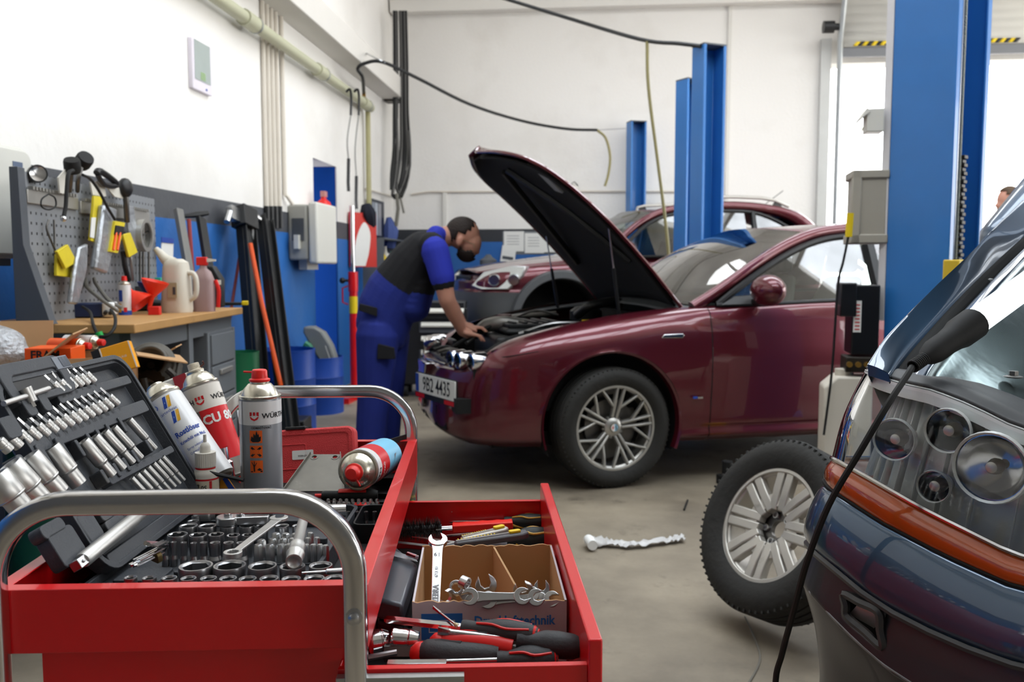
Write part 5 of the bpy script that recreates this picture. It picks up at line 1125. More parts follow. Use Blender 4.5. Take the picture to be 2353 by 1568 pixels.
for mr in(False,True):
 vs,fs=snapcut(vrows(0,8,mr,4,11),VX,VZ,VR,keep=lambda p:abs(p.y)>.5);MB().add(vs,fs).build('front_body',MAROON,suv,ang=60)
 vs,fs=snapcut(vrows(7,12,mr,4,11),3.2,VZ,VR,keep=lambda p:abs(p.y)>.5);MB().add(vs,fs).build('rear_body',MAROON,suv,ang=60)
 vs,fs=snapcut(vrows(0,8,mr,0,5),VX,VZ,VR,keep=lambda p:abs(p.y)>.5);MB().add(vs,fs).build('lower_cladding',CLAD,suv,ang=60)
 vs,fs=snapcut(vrows(7,12,mr,0,5),3.2,VZ,VR,keep=lambda p:abs(p.y)>.5);MB().add(vs,fs).build('lower_cladding',CLAD,suv,ang=60)
 s=1 if mr else-1
 for ax in(VX,3.2):
  b=MB();b.patch([[(ax+rr*cos(radians(a)),s*yy,VZ+rr*sin(radians(a)))for rr,yy in((VR+.09,.885),(VR+.07,.915),(VR+.01,.918),(VR,.90),(VR-.01,.82))]for a in range(-20,201,6)]);b.build('arch_cladding',CLAD,suv,solid=.006)
  b=MB();b.patch([[(ax+(VR-.01)*cos(radians(a)),s*yy,VZ+(VR-.01)*sin(radians(a)))for yy in(.87,.5)]for a in range(-25,206,10)]);b.add([(ax-.45,s*.5,.5),(ax+.45,s*.5,.5),(ax+.45,s*.5,1.1),(ax-.45,s*.5,1.1)],[(0,1,2,3)]);b.build('arch_liner',LINER,suv)
  b=MB();tyre(b,.345,.22,.21);o=b.build('wheel',TYRE,suv,M=Matrix.Translation((ax,s*.76,.345+UP-.12))@Rx(-s*pi/2));b=MB();barrel(b,.21,.22)
  for k in range(6):spoke(b,pol(.04,60*k),pol(.2,60*k),.022,.02,.05,.07,.03)
  b.build('rim',ALLOY,o)
 b=MB();HO=[(.02,.56,.74),(.09,.75,.71),(.32,.885,.71),(.46,.893,.84),(.50,.885,.935),(.35,.85,.935),(.12,.70,.88)];b.loft([[(x,s*y,z+UP)for x,y,z in HO],[(x+.06,s*(y-.08),z+UP)for x,y,z in HO]]);h=b.build('headlamp',mat('lamp_silver','c9cccb',.25,.6),suv,bevel=.01)
 for px_,q in((.2,.79),(.38,.855)):MB().lathe([(0,0),(.05,.0),(.06,.02),(.05,.03)],14,frame((px_,s*(q+.035),.80+UP),Vector((.3,-s,.0)))).build('reflector',CHROME,h)
 pa=[(1.22,.80,1.0),(1.45,.75,1.15),(1.75,.68,1.38),(2.1,.63,1.52),(2.7,.62,1.57),(3.2,.63,1.54),(3.55,.68,1.42),(3.8,.76,1.12)]
 MB().tube([(x,s*y,z+UP)for x,y,z in pa],[.035,.035,.035,.04,.045,.05,.07,.09],10,k=5).build('roof_pillar',MAROON,suv)
 pb=[(1.32,.83,1.02),(1.55,.775,1.15),(1.82,.705,1.36),(2.15,.655,1.475),(2.7,.65,1.51),(3.1,.66,1.48),(3.45,.74,1.3),(3.55,.80,1.1)]
 MB().tube([(x,s*y,z+UP)for x,y,z in pb],.02,8,k=4).build('window_seal',TRIM,suv)
 for x0,x1,gm in((1.38,2.22,GLASS),(2.3,2.95,TINT),(3.0,3.5,TINT)):
  tp=[p for p in spl(pb,6)if x0+(.1 if x0<1.5 else 0)<=p.x<=x1]
  rws=[[(p.x,s*p.y,p.z+UP)for p in tp],[(p.x,s*.845,1.03+UP)for p in tp]];MB().patch(rws).build('side_window',gm,suv)
 for x in(2.26,2.97):MB().tube([(x,s*.85,1.03+UP),(x+.04,s*.66,1.5+UP)],.03,6).build('door_pillar',TRIM,suv)
 MB().tube([(1.35,s*.86,1.02+UP),(2.2,s*.865,1.04+UP),(3.5,s*.85,1.07+UP)],.014,6).build('belt_trim',TRIM,suv)
 b=MB();b.tube([(2.2,s*.6,1.56),(2.3,s*.6,1.645),(3.15,s*.6,1.655),(3.45,s*.62,1.57)],.017,8,k=3);b.v=[v+Vector((0,0,UP))for v in b.v];r_=b.build('roof_rail',ALLOY,suv)
 for x,z in((2.26,1.56),(3.3,1.545)):MB().loft([[(x-.06,s*.585,z+UP-.02),(x+.1,s*.585,z+UP-.02),(x+.1,s*.62,z+UP-.02),(x-.06,s*.62,z+UP-.02)],[(x,s*.59,z+UP+.08),(x+.04,s*.59,z+UP+.08),(x+.04,s*.615,z+UP+.08),(x,s*.615,z+UP+.08)]]).build('rail_foot',TRIM,r_)
 m=MB();m.ball((0,0,0),(.07,.12,.09),14);m.build('wing_mirror',MAROON,suv,M=Tr(1.52,s*.96,1.09+UP));MB().cyl((1.54,s*.8,1.03+UP),(1.53,s*.93,1.05+UP),.03,8).build('mirror_foot',TRIM,suv)
 MB().tube([(1.31,s*.892,.5+UP),(1.31,s*.885,.85+UP),(1.30,s*.86,1.02+UP)],.004,6).build('door_seam',LINER,suv)
hk=[[(.06,-.66,.87),(.03,-.3,.90),(.02,0,.905),(.03,.3,.90),(.06,.66,.87)],[(.45,-.76,.93),(.4,-.35,.97),(.4,0,.98),(.4,.35,.97),(.45,.76,.93)],[(1.2,-.76,1.01),(1.1,-.35,1.05),(1.05,0,1.06),(1.1,.35,1.05),(1.2,.76,1.01)]]
U=lambda K:[[(p[0],p[1],p[2]+UP)for p in r]for r in K]
MB().patch(surf(U(hk),5,5)).build('bonnet',MAROON,suv,solid=.01)
w1=[(1.24,-.76,1.01),(1.12,-.4,1.05),(1.08,0,1.06),(1.12,.4,1.05),(1.24,.76,1.01)];w2=[(1.95,-.62,1.49),(1.86,-.35,1.52),(1.83,0,1.53),(1.86,.35,1.52),(1.95,.62,1.49)]
MB().patch(surf(U([w1,w2]),6,5)).build('windscreen',GLASS,suv)
r2_=[[(2.6,y,z)for y,z in((-.62,1.56),(-.35,1.59),(0,1.6),(.35,1.59),(.62,1.56))],[(3.3,y,z)for y,z in((-.62,1.53),(-.35,1.56),(0,1.57),(.35,1.56),(.62,1.53))],[(3.68,y,z)for y,z in((-.60,1.44),(-.35,1.47),(0,1.48),(.35,1.47),(.60,1.44))]]
MB().patch(surf(U([w2]+r2_),5,5)).build('roof',MAROON,suv,solid=.01)
MB().patch(surf(U([r2_[-1],[(3.9,y,1.1)for y in(-.72,-.35,0,.35,.72)]]),5,5)).build('rear_window',TINT,suv)
b=MB();b.box(.15,3.8,-.75,.75,.32+UP,.44+UP).box(1.3,1.7,-.7,.7,.6+UP,1.0+UP);b.build('floor_pan',LINER,suv)
for y in(-.38,.38):
 b=MB();b.box(1.95,2.4,y-.24,y+.24,.55+UP,.7+UP).loft([[(2.3,y-.24,.68+UP),(2.3,y+.24,.68+UP),(2.42,y+.24,.68+UP),(2.42,y-.24,.68+UP)],[(2.5,y-.18,1.25+UP),(2.5,y+.18,1.25+UP),(2.56,y+.18,1.25+UP),(2.56,y-.18,1.25+UP)]]);b.build('seat',mat('seat_dark','2b2c2e',.85),suv,bevel=.03)
b=MB();b.box(.03,.08,-.42,.42,.74+UP,.84+UP);b.build('front_grille',TRIM,suv,bevel=.01)
MB().tube([(3.25,-.35,1.56+UP),(3.52,-.38,1.76+UP)],.004,6).build('aerial',TRIM,suv)
#  lift posts
def post(name,label,apx,D,ang,fl,wd_,H,extra=None):
 o=Vector((sin(radians(ang)),-cos(radians(ang))));r_=Vector((cos(radians(ang)),sin(radians(ang))))
 xa=(apx-1176.5)/2000*D
 a=cw(xa,D);X=RGT*r_.x+FWD*r_.y;Y=-(RGT*o.x+FWD*o.y)
 M=Matrix.Identity(4)
 for i in range(3):M[i][0]=X[i];M[i][1]=Y[i];M[i][3]=a[i]
 t=thing(name,label,'lift post',M)
 k=.012;lip=wd_*.12
 pl_=[(0,0),(lip,0),(lip,k),(k,k),(k,fl-k),(wd_-k,fl-k),(wd_-k,k),(wd_-lip,k),(wd_-lip,0),(wd_,0),(wd_,fl),(0,fl)]
 MB().prism(pl_,.02,H).build('column',LBLUE,t,bevel=.004)
 b=MB();b.box(-.08,wd_+.08,-.2,fl+.01,0,.02);b.build('base_plate',LBLUE,t,bevel=.004)
 for x in(-.05,wd_+.05):MB().loft([hexloop(.016,.02,6),hexloop(.016,.035,6)],T=Tr(x,-.15,0)).build('anchor_bolt',DSTEEL,t)
 b=MB();b.box(0,wd_,0,fl,H,H+.012);b.build('top_plate',mat('post_top','5b6066',.5),t)
 return t,M
t,PM=post('lift_post','big blue lift post with steel cable in its channel near the right edge',2176,4.05,40,.30,.36,3.2)
b=MB();b.tube([(.10,.012,1.25),(.10,.012,3.15)],.007,8);b.build('steel_cable',mat('cable_steel','8d9088',.5,.7,bump=1,bscale=150),t)
b=MB()
for k in range(26):b.cb((.125,.018,1.25+.019*k),(.04,.05 if k%2 else.035,.017))
b.build('lift_chain',mat('chain_black','24231f',.5,.5),t,bevel=.003)
b=MB();b.box(-.09,.25,-.085,-.012,.55,1.245);b.build('carriage',mat('carriage_yellow','cfae2a',.45),t,bevel=.006)
b=MB();b.tube([(.06,.006,1.25),(.06,.006,3.15)],.003,6);b.build('thin_wire',STEEL,t)
b=MB();b.box(-.004,.03,.30,.335,.95,3.18);b.build('cable_duct',mat('duct_white','d6d3d4',.5),t)
PU=lambda px,py,D:PM.inverted()@at(px,py,D)
b=MB();p0,p1=at(1958,560,4.32),at(2016,392,4.32);c=PM.inverted()@((p0+p1)/2)
RT=Matrix.Translation((p0+p1)/2)@Rz(YAW-.2)
rel_=PM.inverted()@RT
hw,hh=(p1-p0).dot(RGT)/2,(p1.z-p0.z)/2
b=MB().at(rel_);b.box(-hw,hw+.04,-.02,.16,-hh+.03,hh-.03).box(-hw-.012,hw+.05,-.03,.17,hh-.04,hh).box(-hw-.012,hw+.05,-.03,.17,-hh,-hh+.045).box(-hw-.01,-hw+.035,-.03,.0,-hh,hh);b.build('control_box',mat('control_grey','a7a194',.5,var=.05),t,bevel=.006)
p0,p1=at(1945,815,4.25),at(2005,655,4.25);b=MB().at(PM.inverted()@Matrix.Translation((p0+p1)/2)@Rz(YAW-.2));hw,hh=(p1-p0).dot(RGT)/2,(p1.z-p0.z)/2
b.box(-hw+.02,hw+.03,-.02,.18,-hh,hh).box(-hw-.04,-hw+.035,-.05,.1,hh*.1,hh+.01);mo=b.build('motor_housing',mat('motor_black','121316',.35,coat=.2),t,bevel=.006)
b=MB().at(PM.inverted()@Matrix.Translation((p0+p1)/2)@Rz(YAW-.2));b.box(-hw+.026,-hw+.062,-.024,-.0195,-hh*.35,hh*.55);l_=b.build('warning_label',PAPER,mo);b=MB().at(PM.inverted()@Matrix.Translation((p0+p1)/2)@Rz(YAW-.2));[b.box(-hw+.033,-hw+.055,-.026,-.0235,hh*(-.28+.1*k),hh*(-.25+.1*k))for k in range(8)];b.build('warning_print',LOGO_RED,l_)
q=at(1975,836,4.25);b=MB().at(PM.inverted()@Matrix.Translation(q)@Rz(YAW-.2));b.box(-.07,.08,-.04,.12,-.04,.035);b.build('valve_block',GREASY,mo,bevel=.004)
b=MB().at(PM.inverted()@Matrix.Translation(q)@Rz(YAW-.2));[b.cyl((-.055+.04*k,-.06,0),(-.055+.04*k,-.04,0),.014,8)for k in range(3)];b.build('valve_screw',mat('brass','b98f45',.35,.8),mo)
p0,p1=at(1892,1045,4.22),at(1975,866,4.22);b=MB().at(PM.inverted()@Matrix.Translation((p0+p1)/2)@Rz(YAW-.2));hw,hh=(p1-p0).dot(RGT)/2,(p1.z-p0.z)/2
b.prism([(-hw,-hh-.2),(hw+.06,-hh-.2),(hw+.06,hh),(-hw+.06,hh),(-hw,hh-.055)],-.18,.0,Rx(pi/2));b.build('oil_tank',mat('tank_white','d2cbbd',.5,var=.06,spots=('8d7f68',5,.62,.4)),t,bevel=.012,seg=3)
b=MB().at(PM.inverted()@Matrix.Translation((p0+p1)/2)@Rz(YAW-.2));b.lathe([(0,hh),(.045,hh),(.045,hh+.03),(.0,hh+.035)],16,Tr(.02,.08,0));b.build('tank_neck',MATS['tank_white'],t)
p0=at(2000,275,4.3);b=MB().at(PM.inverted()@Matrix.Translation(p0)@Rz(YAW-.2));b.box(-.02,.06,-.02,.08,-.06,.05);b.loft([[(-.02,-.03,.055),(-.055,-.03,.0),(-.05,-.03,-.005),(-.005,-.03,.035)],[(-.02,.09,.055),(-.055,.09,.0),(-.05,.09,-.005),(-.005,.09,.035)]]);b.build('limit_switch',WHITEPL,t,bevel=.004)
b=MB();pts=[PU(1983,292,4.28),PU(1972,330,4.28),PU(1966,390,4.26)];b.tube(pts,.0035,6,k=4);b.build('switch_wire',mat('pale_wire','c9c6a8',.5),t)
b=MB();b.tube([PU(1952,530,4.2),PU(1938,600,4.2),PU(1925,660,4.2),PU(1912,850,4.2),PU(1893,1000,4.2)],.006,8,k=4);b.build('hanging_hose',TRIM,t);b=MB();b.tube([PU(1954,490,4.2),PU(1950,545,4.2)],.017,8);b.build('yellow_plug',YELLOW,t)
post('lift_post','tall blue lift post standing behind the sedan windscreen',1608,7.0,22,.17,.21,2.97)
post('lift_post','blue lift post half hidden behind the taller post beside the off-roader',1572,8.25,30,.17,.2,2.97)
post('lift_post','smallest blue lift post farthest back by the white back wall',1446,10.58,14,.16,.2,2.97)
q=on(1725,1085,.09);t=thing('lift_pad','yellow lifting block under the sedan sill beside the spare wheel','lift pad',Matrix.Translation((q.x,q.y,0))@Rz(YAW+.2))
b=MB();b.box(-.05,.07,-.06,.06,.05,.12);b.build('pad',mat('pad_yellow','d8b81e',.5,spots=('5a4c16',12,.65,.6)),t,bevel=.006);b=MB();b.box(-.06,.9,.02,.14,.0,.055).cyl((-.1,.08,.05),(-.1,.08,.14),.03,12).box(-.14,-.05,.02,.14,0,.055);b.build('arm',LINER,t,bevel=.005)
#  overhead hoses and cables
def cable(name,label,pts,r,m_,cat='cable',k=6):
 o=MB().tube(pts,r,8,k=k).build(name,m_,None);return tag(o,label,cat)
BHOSE=mat('black_hose','1a1b1c',.5,var=.15)
cable('hanging_air_hose','upper black hose sagging across the white back wall to the tall post',[at(1090,-25,9),at(1300,40,8.6),at(1470,90,7.6),at(1560,100,7.2),at(1610,106,7.02)],.017,BHOSE,'hose')
cable('hanging_air_hose','thin yellow grey hose hanging straight down left of the blue posts',[at(1487,95,7.5),at(1490,200,7.5),at(1510,360,7.5),at(1528,500,7.5),at(1538,600,7.5)],.014,mat('khaki_hose','8c8458',.5),'hose')
cable('hanging_air_hose','lower black hose sagging from the left wall ledge across the back wall',[onX(836,215,XL+.05),at(833,178,8.9),at(822,158,8.8),at(840,145,8.8),at(880,143,8.8),at(960,180,9),at(1080,240,9.5),at(1200,278,10),at(1300,296,10.2),at(1372,299,10.3)],.017,BHOSE,'hose')
cable('hanging_air_hose','short khaki hose end dangling from the lower hose left of the farthest post',[at(1372,299,10.3),at(1392,318,10.3),at(1402,360,10.3),at(1398,400,10.3),at(1390,428,10.3)],.015,MATS['khaki_hose'],'hose')
cable('support_wire','thin wire running from the hose end to the farthest lift post',[at(1372,299,10.3),at(1405,297,10.35),at(1440,295,10.4)],.005,STEEL,'wire',2)
cable('support_wire','thin wire from the ledge on the left wall to the lower hose bend',[onX(838,120,XL+.2),at(860,132,8.8),at(885,145,8.8)],.008,STEEL,'wire',3)
#  dark blue car in the right foreground, bonnet up
rho=RGT*.70+FWD*.714;lam=RGT*.714-FWD*.70
BC=at(1900,1118,1.45);BC.z=0
BMX=Matrix.Identity(4)
for i in range(3):BMX[i][0]=lam[i];BMX[i][1]=rho[i];BMX[i][3]=BC[i]
BMI=BMX.inverted()
blue=thing('estate_car','dark blue car raised in the right foreground, bonnet up and headlamp facing','car',BMX)
BPAINT=paint('dark_blue_car_paint','2f475f')
PLAN=spl([(-.10,.75),(-.088,.45),(-.070,.22),(-.045,.09),(.0,.005),(.07,-.04),(.2,-.085),(.4,-.125),(.65,-.15),(.85,-.155)],16)
def fas(px,py,ins=0.):
 """point of the fascia (vertical ruled surface over PLAN, moved inwards by ins) seen at a photo position, in car space"""
 best=None
 for k,p in enumerate(PLAN):
  if p.x<-.004:continue
  a,b_=PLAN[max(0,k-1)],PLAN[min(len(PLAN)-1,k+1)];t_=(b_-a).normalized();n=Vector((-t_.y,t_.x));n=n if n.y>0 or(abs(n.y)<.3 and n.x>0)else-n
  q=p+n*ins;P=BMX@Vector((q.x,q.y,1.0));x,d=P.dot(RGT),P.dot(FWD)
  r=ray(px,py);rx=r.dot(RGT);e=abs(x/d-rx)
  if best is None or e<best[0]:best=(e,q,d,r)
 e,q,d,r=best
 return Vector((q.x,q.y,EYE.z+r.z*d))
def plan_off(off,dense=1):
 out=[]
 for k,p in enumerate(PLAN):
  a,b_=PLAN[max(0,k-1)],PLAN[min(len(PLAN)-1,k+1)];t_=(b_-a).normalized();out.append(p+Vector((t_.y,-t_.x))*off)
 return out
def line(pxs,off=0.):
 """fascia line: heights read off the photo along the plan outline pushed out by off; the hidden flank keeps the corner height"""
 Q=plan_off(off);P3=[];xs=[]
 for q in Q:
  W=BMX@Vector((q.x,q.y,.9));xs.append(1176.5+2000*W.dot(RGT)/W.dot(FWD))
 k0=min(range(len(xs)),key=lambda k:xs[k])
 for k,q in enumerate(Q):
  x=xs[k]if k>=k0 else xs[k0]
  if x<=pxs[0][0]:(xa,ya),(xb,yb)=pxs[0],pxs[1];y=ya
  elif x>=pxs[-1][0]:(xa,ya),(xb,yb)=pxs[-2],pxs[-1];y=yb+(x-xb)*(yb-ya)/(xb-xa)*.55
  else:
   for(xa,ya),(xb,yb)in zip(pxs,pxs[1:]):
    if xa<=x<=xb:y=ya+(yb-ya)*(x-xa)/(xb-xa);break
  W=BMX@Vector((q.x,q.y,0));d=W.dot(FWD);r=ray(x,y);P3.append(Vector((q.x,q.y,EYE.z+r.z*d)))
 return P3[::3]+([P3[-1]]if(len(P3)-1)%3 else[])
def resamp(L_,n):
 d=[0]
 for i in range(1,len(L_)):d.append(d[-1]+(L_[i]-L_[i-1]).length)
 out=[]
 for k in range(n):
  t=d[-1]*k/(n-1);i=1
  while i<len(d)-1 and d[i]<t:i+=1
  u=(t-d[i-1])/max(1e-9,d[i]-d[i-1]);out.append(L_[i-1].lerp(L_[i],u))
 return out
def part_of(L_,k0=0,k1=None):return L_[k0:k1]
T0=line([(1985,846),(2030,866),(2085,882),(2150,896),(2240,930),(2353,985)],-.062)
T1=line([(1920,1050),(1996,1089),(2143,1170),(2353,1270)],-.014)
T2=line([(1906,1100),(1918,1118),(2045,1197),(2192,1270),(2353,1339)],-.002)
T3a=line([(1896,1116),(1912,1130),(2040,1210),(2190,1286),(2353,1356)],.002)
T3=line([(1857,1225),(1880,1262),(2040,1388),(2190,1462),(2353,1525)],.024)
T4=line([(1849,1300),(1870,1345),(1960,1440),(2080,1540),(2353,1690)],.030)
n=len(T0)
k_h=next(k for k in range(n)if T0[k].x>.47)
T0,T1,T2=T0[2:k_h],T1[2:k_h],T2[2:k_h]
def bumper(A,B,name,m_,bulge,par,ku=6):
 rows=[]
 for k in range(len(A)):
  a,b_=A[k],B[k];t_=(A[min(len(A)-1,k+1)]-A[max(0,k-1)]);nn=Vector((t_.y,-t_.x,0)).normalized()
  rows.append(spl([a-nn*.012,a+nn*.002,a.lerp(b_,.4)+nn*bulge,a.lerp(b_,.8)+nn*bulge*.9,b_],ku))
 return MB().patch(rows).build(name,m_,par,ang=60)
bumper(T3a,T3,'bumper',BPAINT,.012,blue)
LOWP=mat('bumper_lower_plastic','2b2d31',.38,coat=.2,var=.06)
hole_px=[(1944,1368),(2016,1406),(2026,1482),(1948,1416)]
def densify(L_,m):return[L_[i].lerp(L_[i+1],j/m)for i in range(len(L_)-1)for j in range(m)]+[L_[-1]]
A,B=densify(T3,4),densify(T4,4);rows=[]
for k in range(len(A)):
 a,b_=A[k],B[k];t_=(A[min(len(A)-1,k+1)]-A[max(0,k-1)]);nn=Vector((t_.y,-t_.x,0)).normalized()
 rows.append(spl([a,a.lerp(b_,.08)-nn*.010,a.lerp(b_,.5)-nn*.004,b_+nn*.002,b_-nn*.006],6))
hp=[fas(*q,-.024)for q in hole_px];hc=sum(hp,Vector())/4
vs=[Vector(p)for r in rows for p in r];m_=len(rows[0]);fs=[]
def inquad(p):
 l=(p.x-min(q.x for q in hp))/(max(q.x for q in hp)-min(q.x for q in hp))
 if not 0<l<1:return False
 zt=hp[0].z+(hp[1].z-hp[0].z)*l;zb=hp[3].z+(hp[2].z-hp[3].z)*l;return zb<p.z<zt
for i in range(len(rows)-1):
 for j in range(m_-1):
  f=(i*m_+j,i*m_+j+1,(i+1)*m_+j+1,(i+1)*m_+j)
  if inquad(sum((vs[k]for k in f),Vector())/4):continue
  fs.append(f)
low=MB().add(vs,fs).build('lower_bumper',LOWP,blue,ang=60,solid=.003)
hr_=[Vector(q)for q in spl([hp[0],(hp[0]+hp[1])/2,hp[1],(hp[1]+hp[2])/2,hp[2],(hp[2]+hp[3])/2,hp[3],(hp[3]+hp[0])/2],4,True)]
MB().tube([hc+(q-hc)*1.06+Vector((0,-.004,0))for q in hr_],.007,6,closed=True).build('opening_rim',LOWP,low)
b=MB();b.loft([[hc+(q-hc)*1.05 for q in hr_],[hc+(q-hc)*1.02+Vector((0,.10,0))for q in hr_]],True,False);b.add([hc+(q-hc)*1.2+Vector((0,.10,0))for q in hr_],[tuple(range(len(hr_)))]);b.build('opening_recess',LINER,low)
b=MB();b.box(-.02,.02,.02,.03,-.03,.03);b.build('bracket_in_opening',ALLOY,low,M=Matrix.Translation(hc)@Ry(.6))
T4b=[Vector((p.x+.02,p.y+.03,p.z-.22))for p in T4]
bumper(T4,T4b,'lower_lip',LOWP,-.01,blue)
MB().tube([p+Vector((-.001,-.003,0))for p in resamp(T4,30)],.003,6).build('lip_line',CHROME if False else mat('grey_seam','777b80',.4),blue)
MB().tube([p+Vector((0,-.004,.0))for p in resamp(T3,30)],.006,6).build('crease_strip',LOWP,blue)
hl=MB();A,B=T0,T2
HV=[Vector((.075-.06*min(1,max(0,a.x/.25)),.035+.05*min(1,max(0,a.x/.25)),0))for a in A];hl.patch([[a+v,b_+v]for a,b_,v in zip(A,B,HV)]);hl.patch([[a,a+v]for a,v in zip(A,HV)]);hl.patch([[b_,b_+v]for b_,v in zip(B,HV)]);hl.patch([[A[0],A[0]+HV[0]],[B[0],B[0]+HV[0]]]);[hl.patch([[a.lerp(b_,.08)+v*.93,a.lerp(b_,.92)+v*.93],[a.lerp(b_,.08)+v*.7+Vector((.006,0,0)),a.lerp(b_,.92)+v*.7+Vector((.006,0,0))]])for a,b_,v in list(zip(A,B,HV))[6::2]]
HSIL=mat('lamp_housing_silver','d2d5d4',.35,.15,var=.18,scale=12,bump=.5,bscale=16)
lamp=hl.build('headlamp',HSIL,blue,solid=.002)
A1,B1=T0,T1;rows=[]
for a,b_ in zip(A1,B1):rows.append(spl([a+Vector((0,.006,0)),a+Vector((0,-.001,-.004)),a.lerp(b_,.5)+Vector((-.004,-.010,0)),b_+Vector((0,-.003,0))],5))
MB().patch(rows).build('clear_lens',HEADGL,lamp,ang=70)
AMB=bpy.data.materials.new('amber_lens');AMB.use_nodes=True;bb=AMB.node_tree.nodes['Principled BSDF'];bb.inputs['Base Color'].default_value=lin('e8651a')+(1,);bb.inputs['Roughness'].default_value=.12;bb.inputs['Coat Weight'].default_value=1
nz=AMB.node_tree.nodes.new('ShaderNodeTexNoise');nz.inputs['Scale'].default_value=9;tc=AMB.node_tree.nodes.new('ShaderNodeTexCoord');AMB.node_tree.links.new(tc.outputs['Object'],nz.inputs[0])
cr=AMB.node_tree.nodes.new('ShaderNodeValToRGB');cr.color_ramp.elements[0].color=lin('8a3a10')+(1,);cr.color_ramp.elements[1].color=lin('c4561c')+(1,);AMB.node_tree.links.new(nz.outputs['Fac'],cr.inputs[0]);AMB.node_tree.links.new(cr.outputs[0],bb.inputs['Base Color'])
A2,B2=T1,T2
rows=[spl([a+Vector((0,-.002,-.003)),a.lerp(b_,.5)+Vector((-.003,-.007,0)),b_+Vector((0,-.002,0)),b_+Vector((0,.01,-.003))],4)for a,b_ in zip(A2,B2)]
MB().patch(rows).build('amber_strip',AMB,lamp,solid=.003,ang=70)
MB().tube([p+Vector((0,-.004,0))for p in resamp(T1,40)],.0035,6).build('lens_divider',CHROME,lamp)
MB().patch([[a+Vector((0,-.002,-.002)),a+Vector((0,-.004,-.018)),a+Vector((0,-.004,-.022))]for a in T0]).build('ribbed_top_band',mat('lens_frosted','e3e6e6',.3,0,var=.05),lamp)
for px,py,r in((2178,990,.030),(2285,1075,.046),(2060,1010,.03),(2150,1118,.022)):
 c=fas(px,py,.045);M_=frame(c,Vector((-.05,-1,.05)))
 MB().lathe([(r*.15,-.055),(r*.6,-.045),(r*.88,-.02),(r,0),(r*1.05,0),(r*1.05,-.01)],32,M_).build('reflector',CHROME,lamp)
 MB().lathe([(0,-.03),(.010,-.03),(.012,-.02),(.008,.0),(0,.003)],14,M_).build('bulb',ALLOY,lamp)
 MB().lathe([(r*1.05,-.006),(r*1.14,.0),(r*1.10,.008),(r*1.03,.004)],32,M_).build('reflector_ring',HSIL,lamp)
gk=MB();gk.tube([p+Vector((0,.002,-.004))for p in resamp(T2,30)],.006,6);gk.build('lamp_gasket',LINER,blue)
def wing(px,py,b_,):
 r=ray(px,py);P0=EYE-BC;k=(b_-P0.dot(rho))/r.dot(rho);P=EYE+r*k;return BMI@P
bs=[.015,.10,.22,.38,.58,.78,1.0]
outer=[wing(px,py,b_)for(px,py),b_ in zip([(1994,838),(2030,782),(2087,721),(2156,652),(2232,580),(2290,518),(2350,460)],bs)]
inner=[wing(px,py,b_)for(px,py),b_ in zip([(2041,859),(2072,813),(2120,757),(2182,690),(2246,626),(2302,574),(2372,512)],bs)]
rows=[]
for o_,i_ in zip(outer,inner):
 m1=o_.lerp(i_,.45)+Vector((0,0,.002));h_=min(1,.06+len(rows)*.35);rows.append([o_+Vector((.02*h_,.0,-.30*h_)),o_+Vector((.012*h_,.0,-.16*h_)),o_+Vector((.004*h_,.0,-.05*h_)),o_,m1,i_,i_+Vector((.004,0,-.014))])
MB().patch(surf(rows,6,4)).add(rows[0],[tuple(range(len(rows[0])))]).build('wing',BPAINT,blue,ang=60)
g1=[i_+Vector((.004,0,-.012))for i_ in inner];g2=[i_+Vector((.022,-.004,-.03))for i_ in inner];g3=[i_+Vector((.034,-.006,-.012))for i_ in inner];g4=[i_+Vector((.055,-.008,-.015))for i_ in inner]
MB().patch(surf([list(q)for q in zip(g1,g2)],6,3)).build('wing_gutter',LINER,blue,solid=.004)
MB().patch(surf([list(q)for q in zip(g2,g3,g4)],6,3)).build('inner_flange',BPAINT,blue,ang=60,solid=.002)
INW=mat('inner_panel_metal','7d8b8d',.22,.75,var=.3,scale=5,bump=.25,bscale=7)
rows=[[p+Vector((0,0,0)),p+Vector((.05,-.01,-.05)),p+Vector((.13,0,-.09)),p+Vector((.25,.02,-.16)),p+Vector((.45,.02,-.26))]for p in g4]
MB().patch(surf(rows,5,4)).build('inner_wing',INW,blue,solid=.003)
MB().patch(surf([[(x,1.02+.01*k,z)for x in(-.02,.3,.7,1.0)]for k,z in enumerate((.8,1.0,1.2,1.32))],3,3)).build('bulkhead',ENG,blue,solid=.01)
BPL=mat('front_panel_plastic','303133',.5,var=.15,scale=15,spots=('5a564e',10,.62,.4))
A=T0;rows=[]
for k,a in enumerate(A):rows.append([a+Vector((0,.002,.004)),a+Vector((.004,.03,.012)),a+Vector((.008,.06,.010)),a+Vector((.016,.12,.004)),a+Vector((.03,.2,-.02)),a+Vector((.04,.22,-.10))])
MB().patch(surf(rows[4:],1,4)).build('front_panel',BPL,blue,solid=.004)
def topz(px,py,z):return BMI@on(px,py,z)
for px,py in((2252,853),(2328,868)):
 c=topz(px,py,1.02);b=MB();b.lathe([(0,0),(.014,0),(.015,.002),(.0085,.004)],16,Matrix.Translation(c));b.loft([hexloop(.008,.003,6),hexloop(.0078,.011,6)],T=Matrix.Translation(c));b.build('bolt',DSTEEL,blue)
c=topz(2245,862,1.008);b=MB().at(Matrix.Translation(c)@Rz(-.2));b.box(-.045,.05,-.02,.025,-.012,.004);b.build('bracket_cover',BPL,blue,bevel=.004)
c=topz(2215,815,1.03);b=MB().at(Matrix.Translation(c));b.lathe([(0,-.02),(.022,-.02),(.024,-.005),(.016,.0),(.016,.018),(.012,.022),(.006,.02),(0,.02)],14);b.build('rubber_buffer',RUBBER,blue)
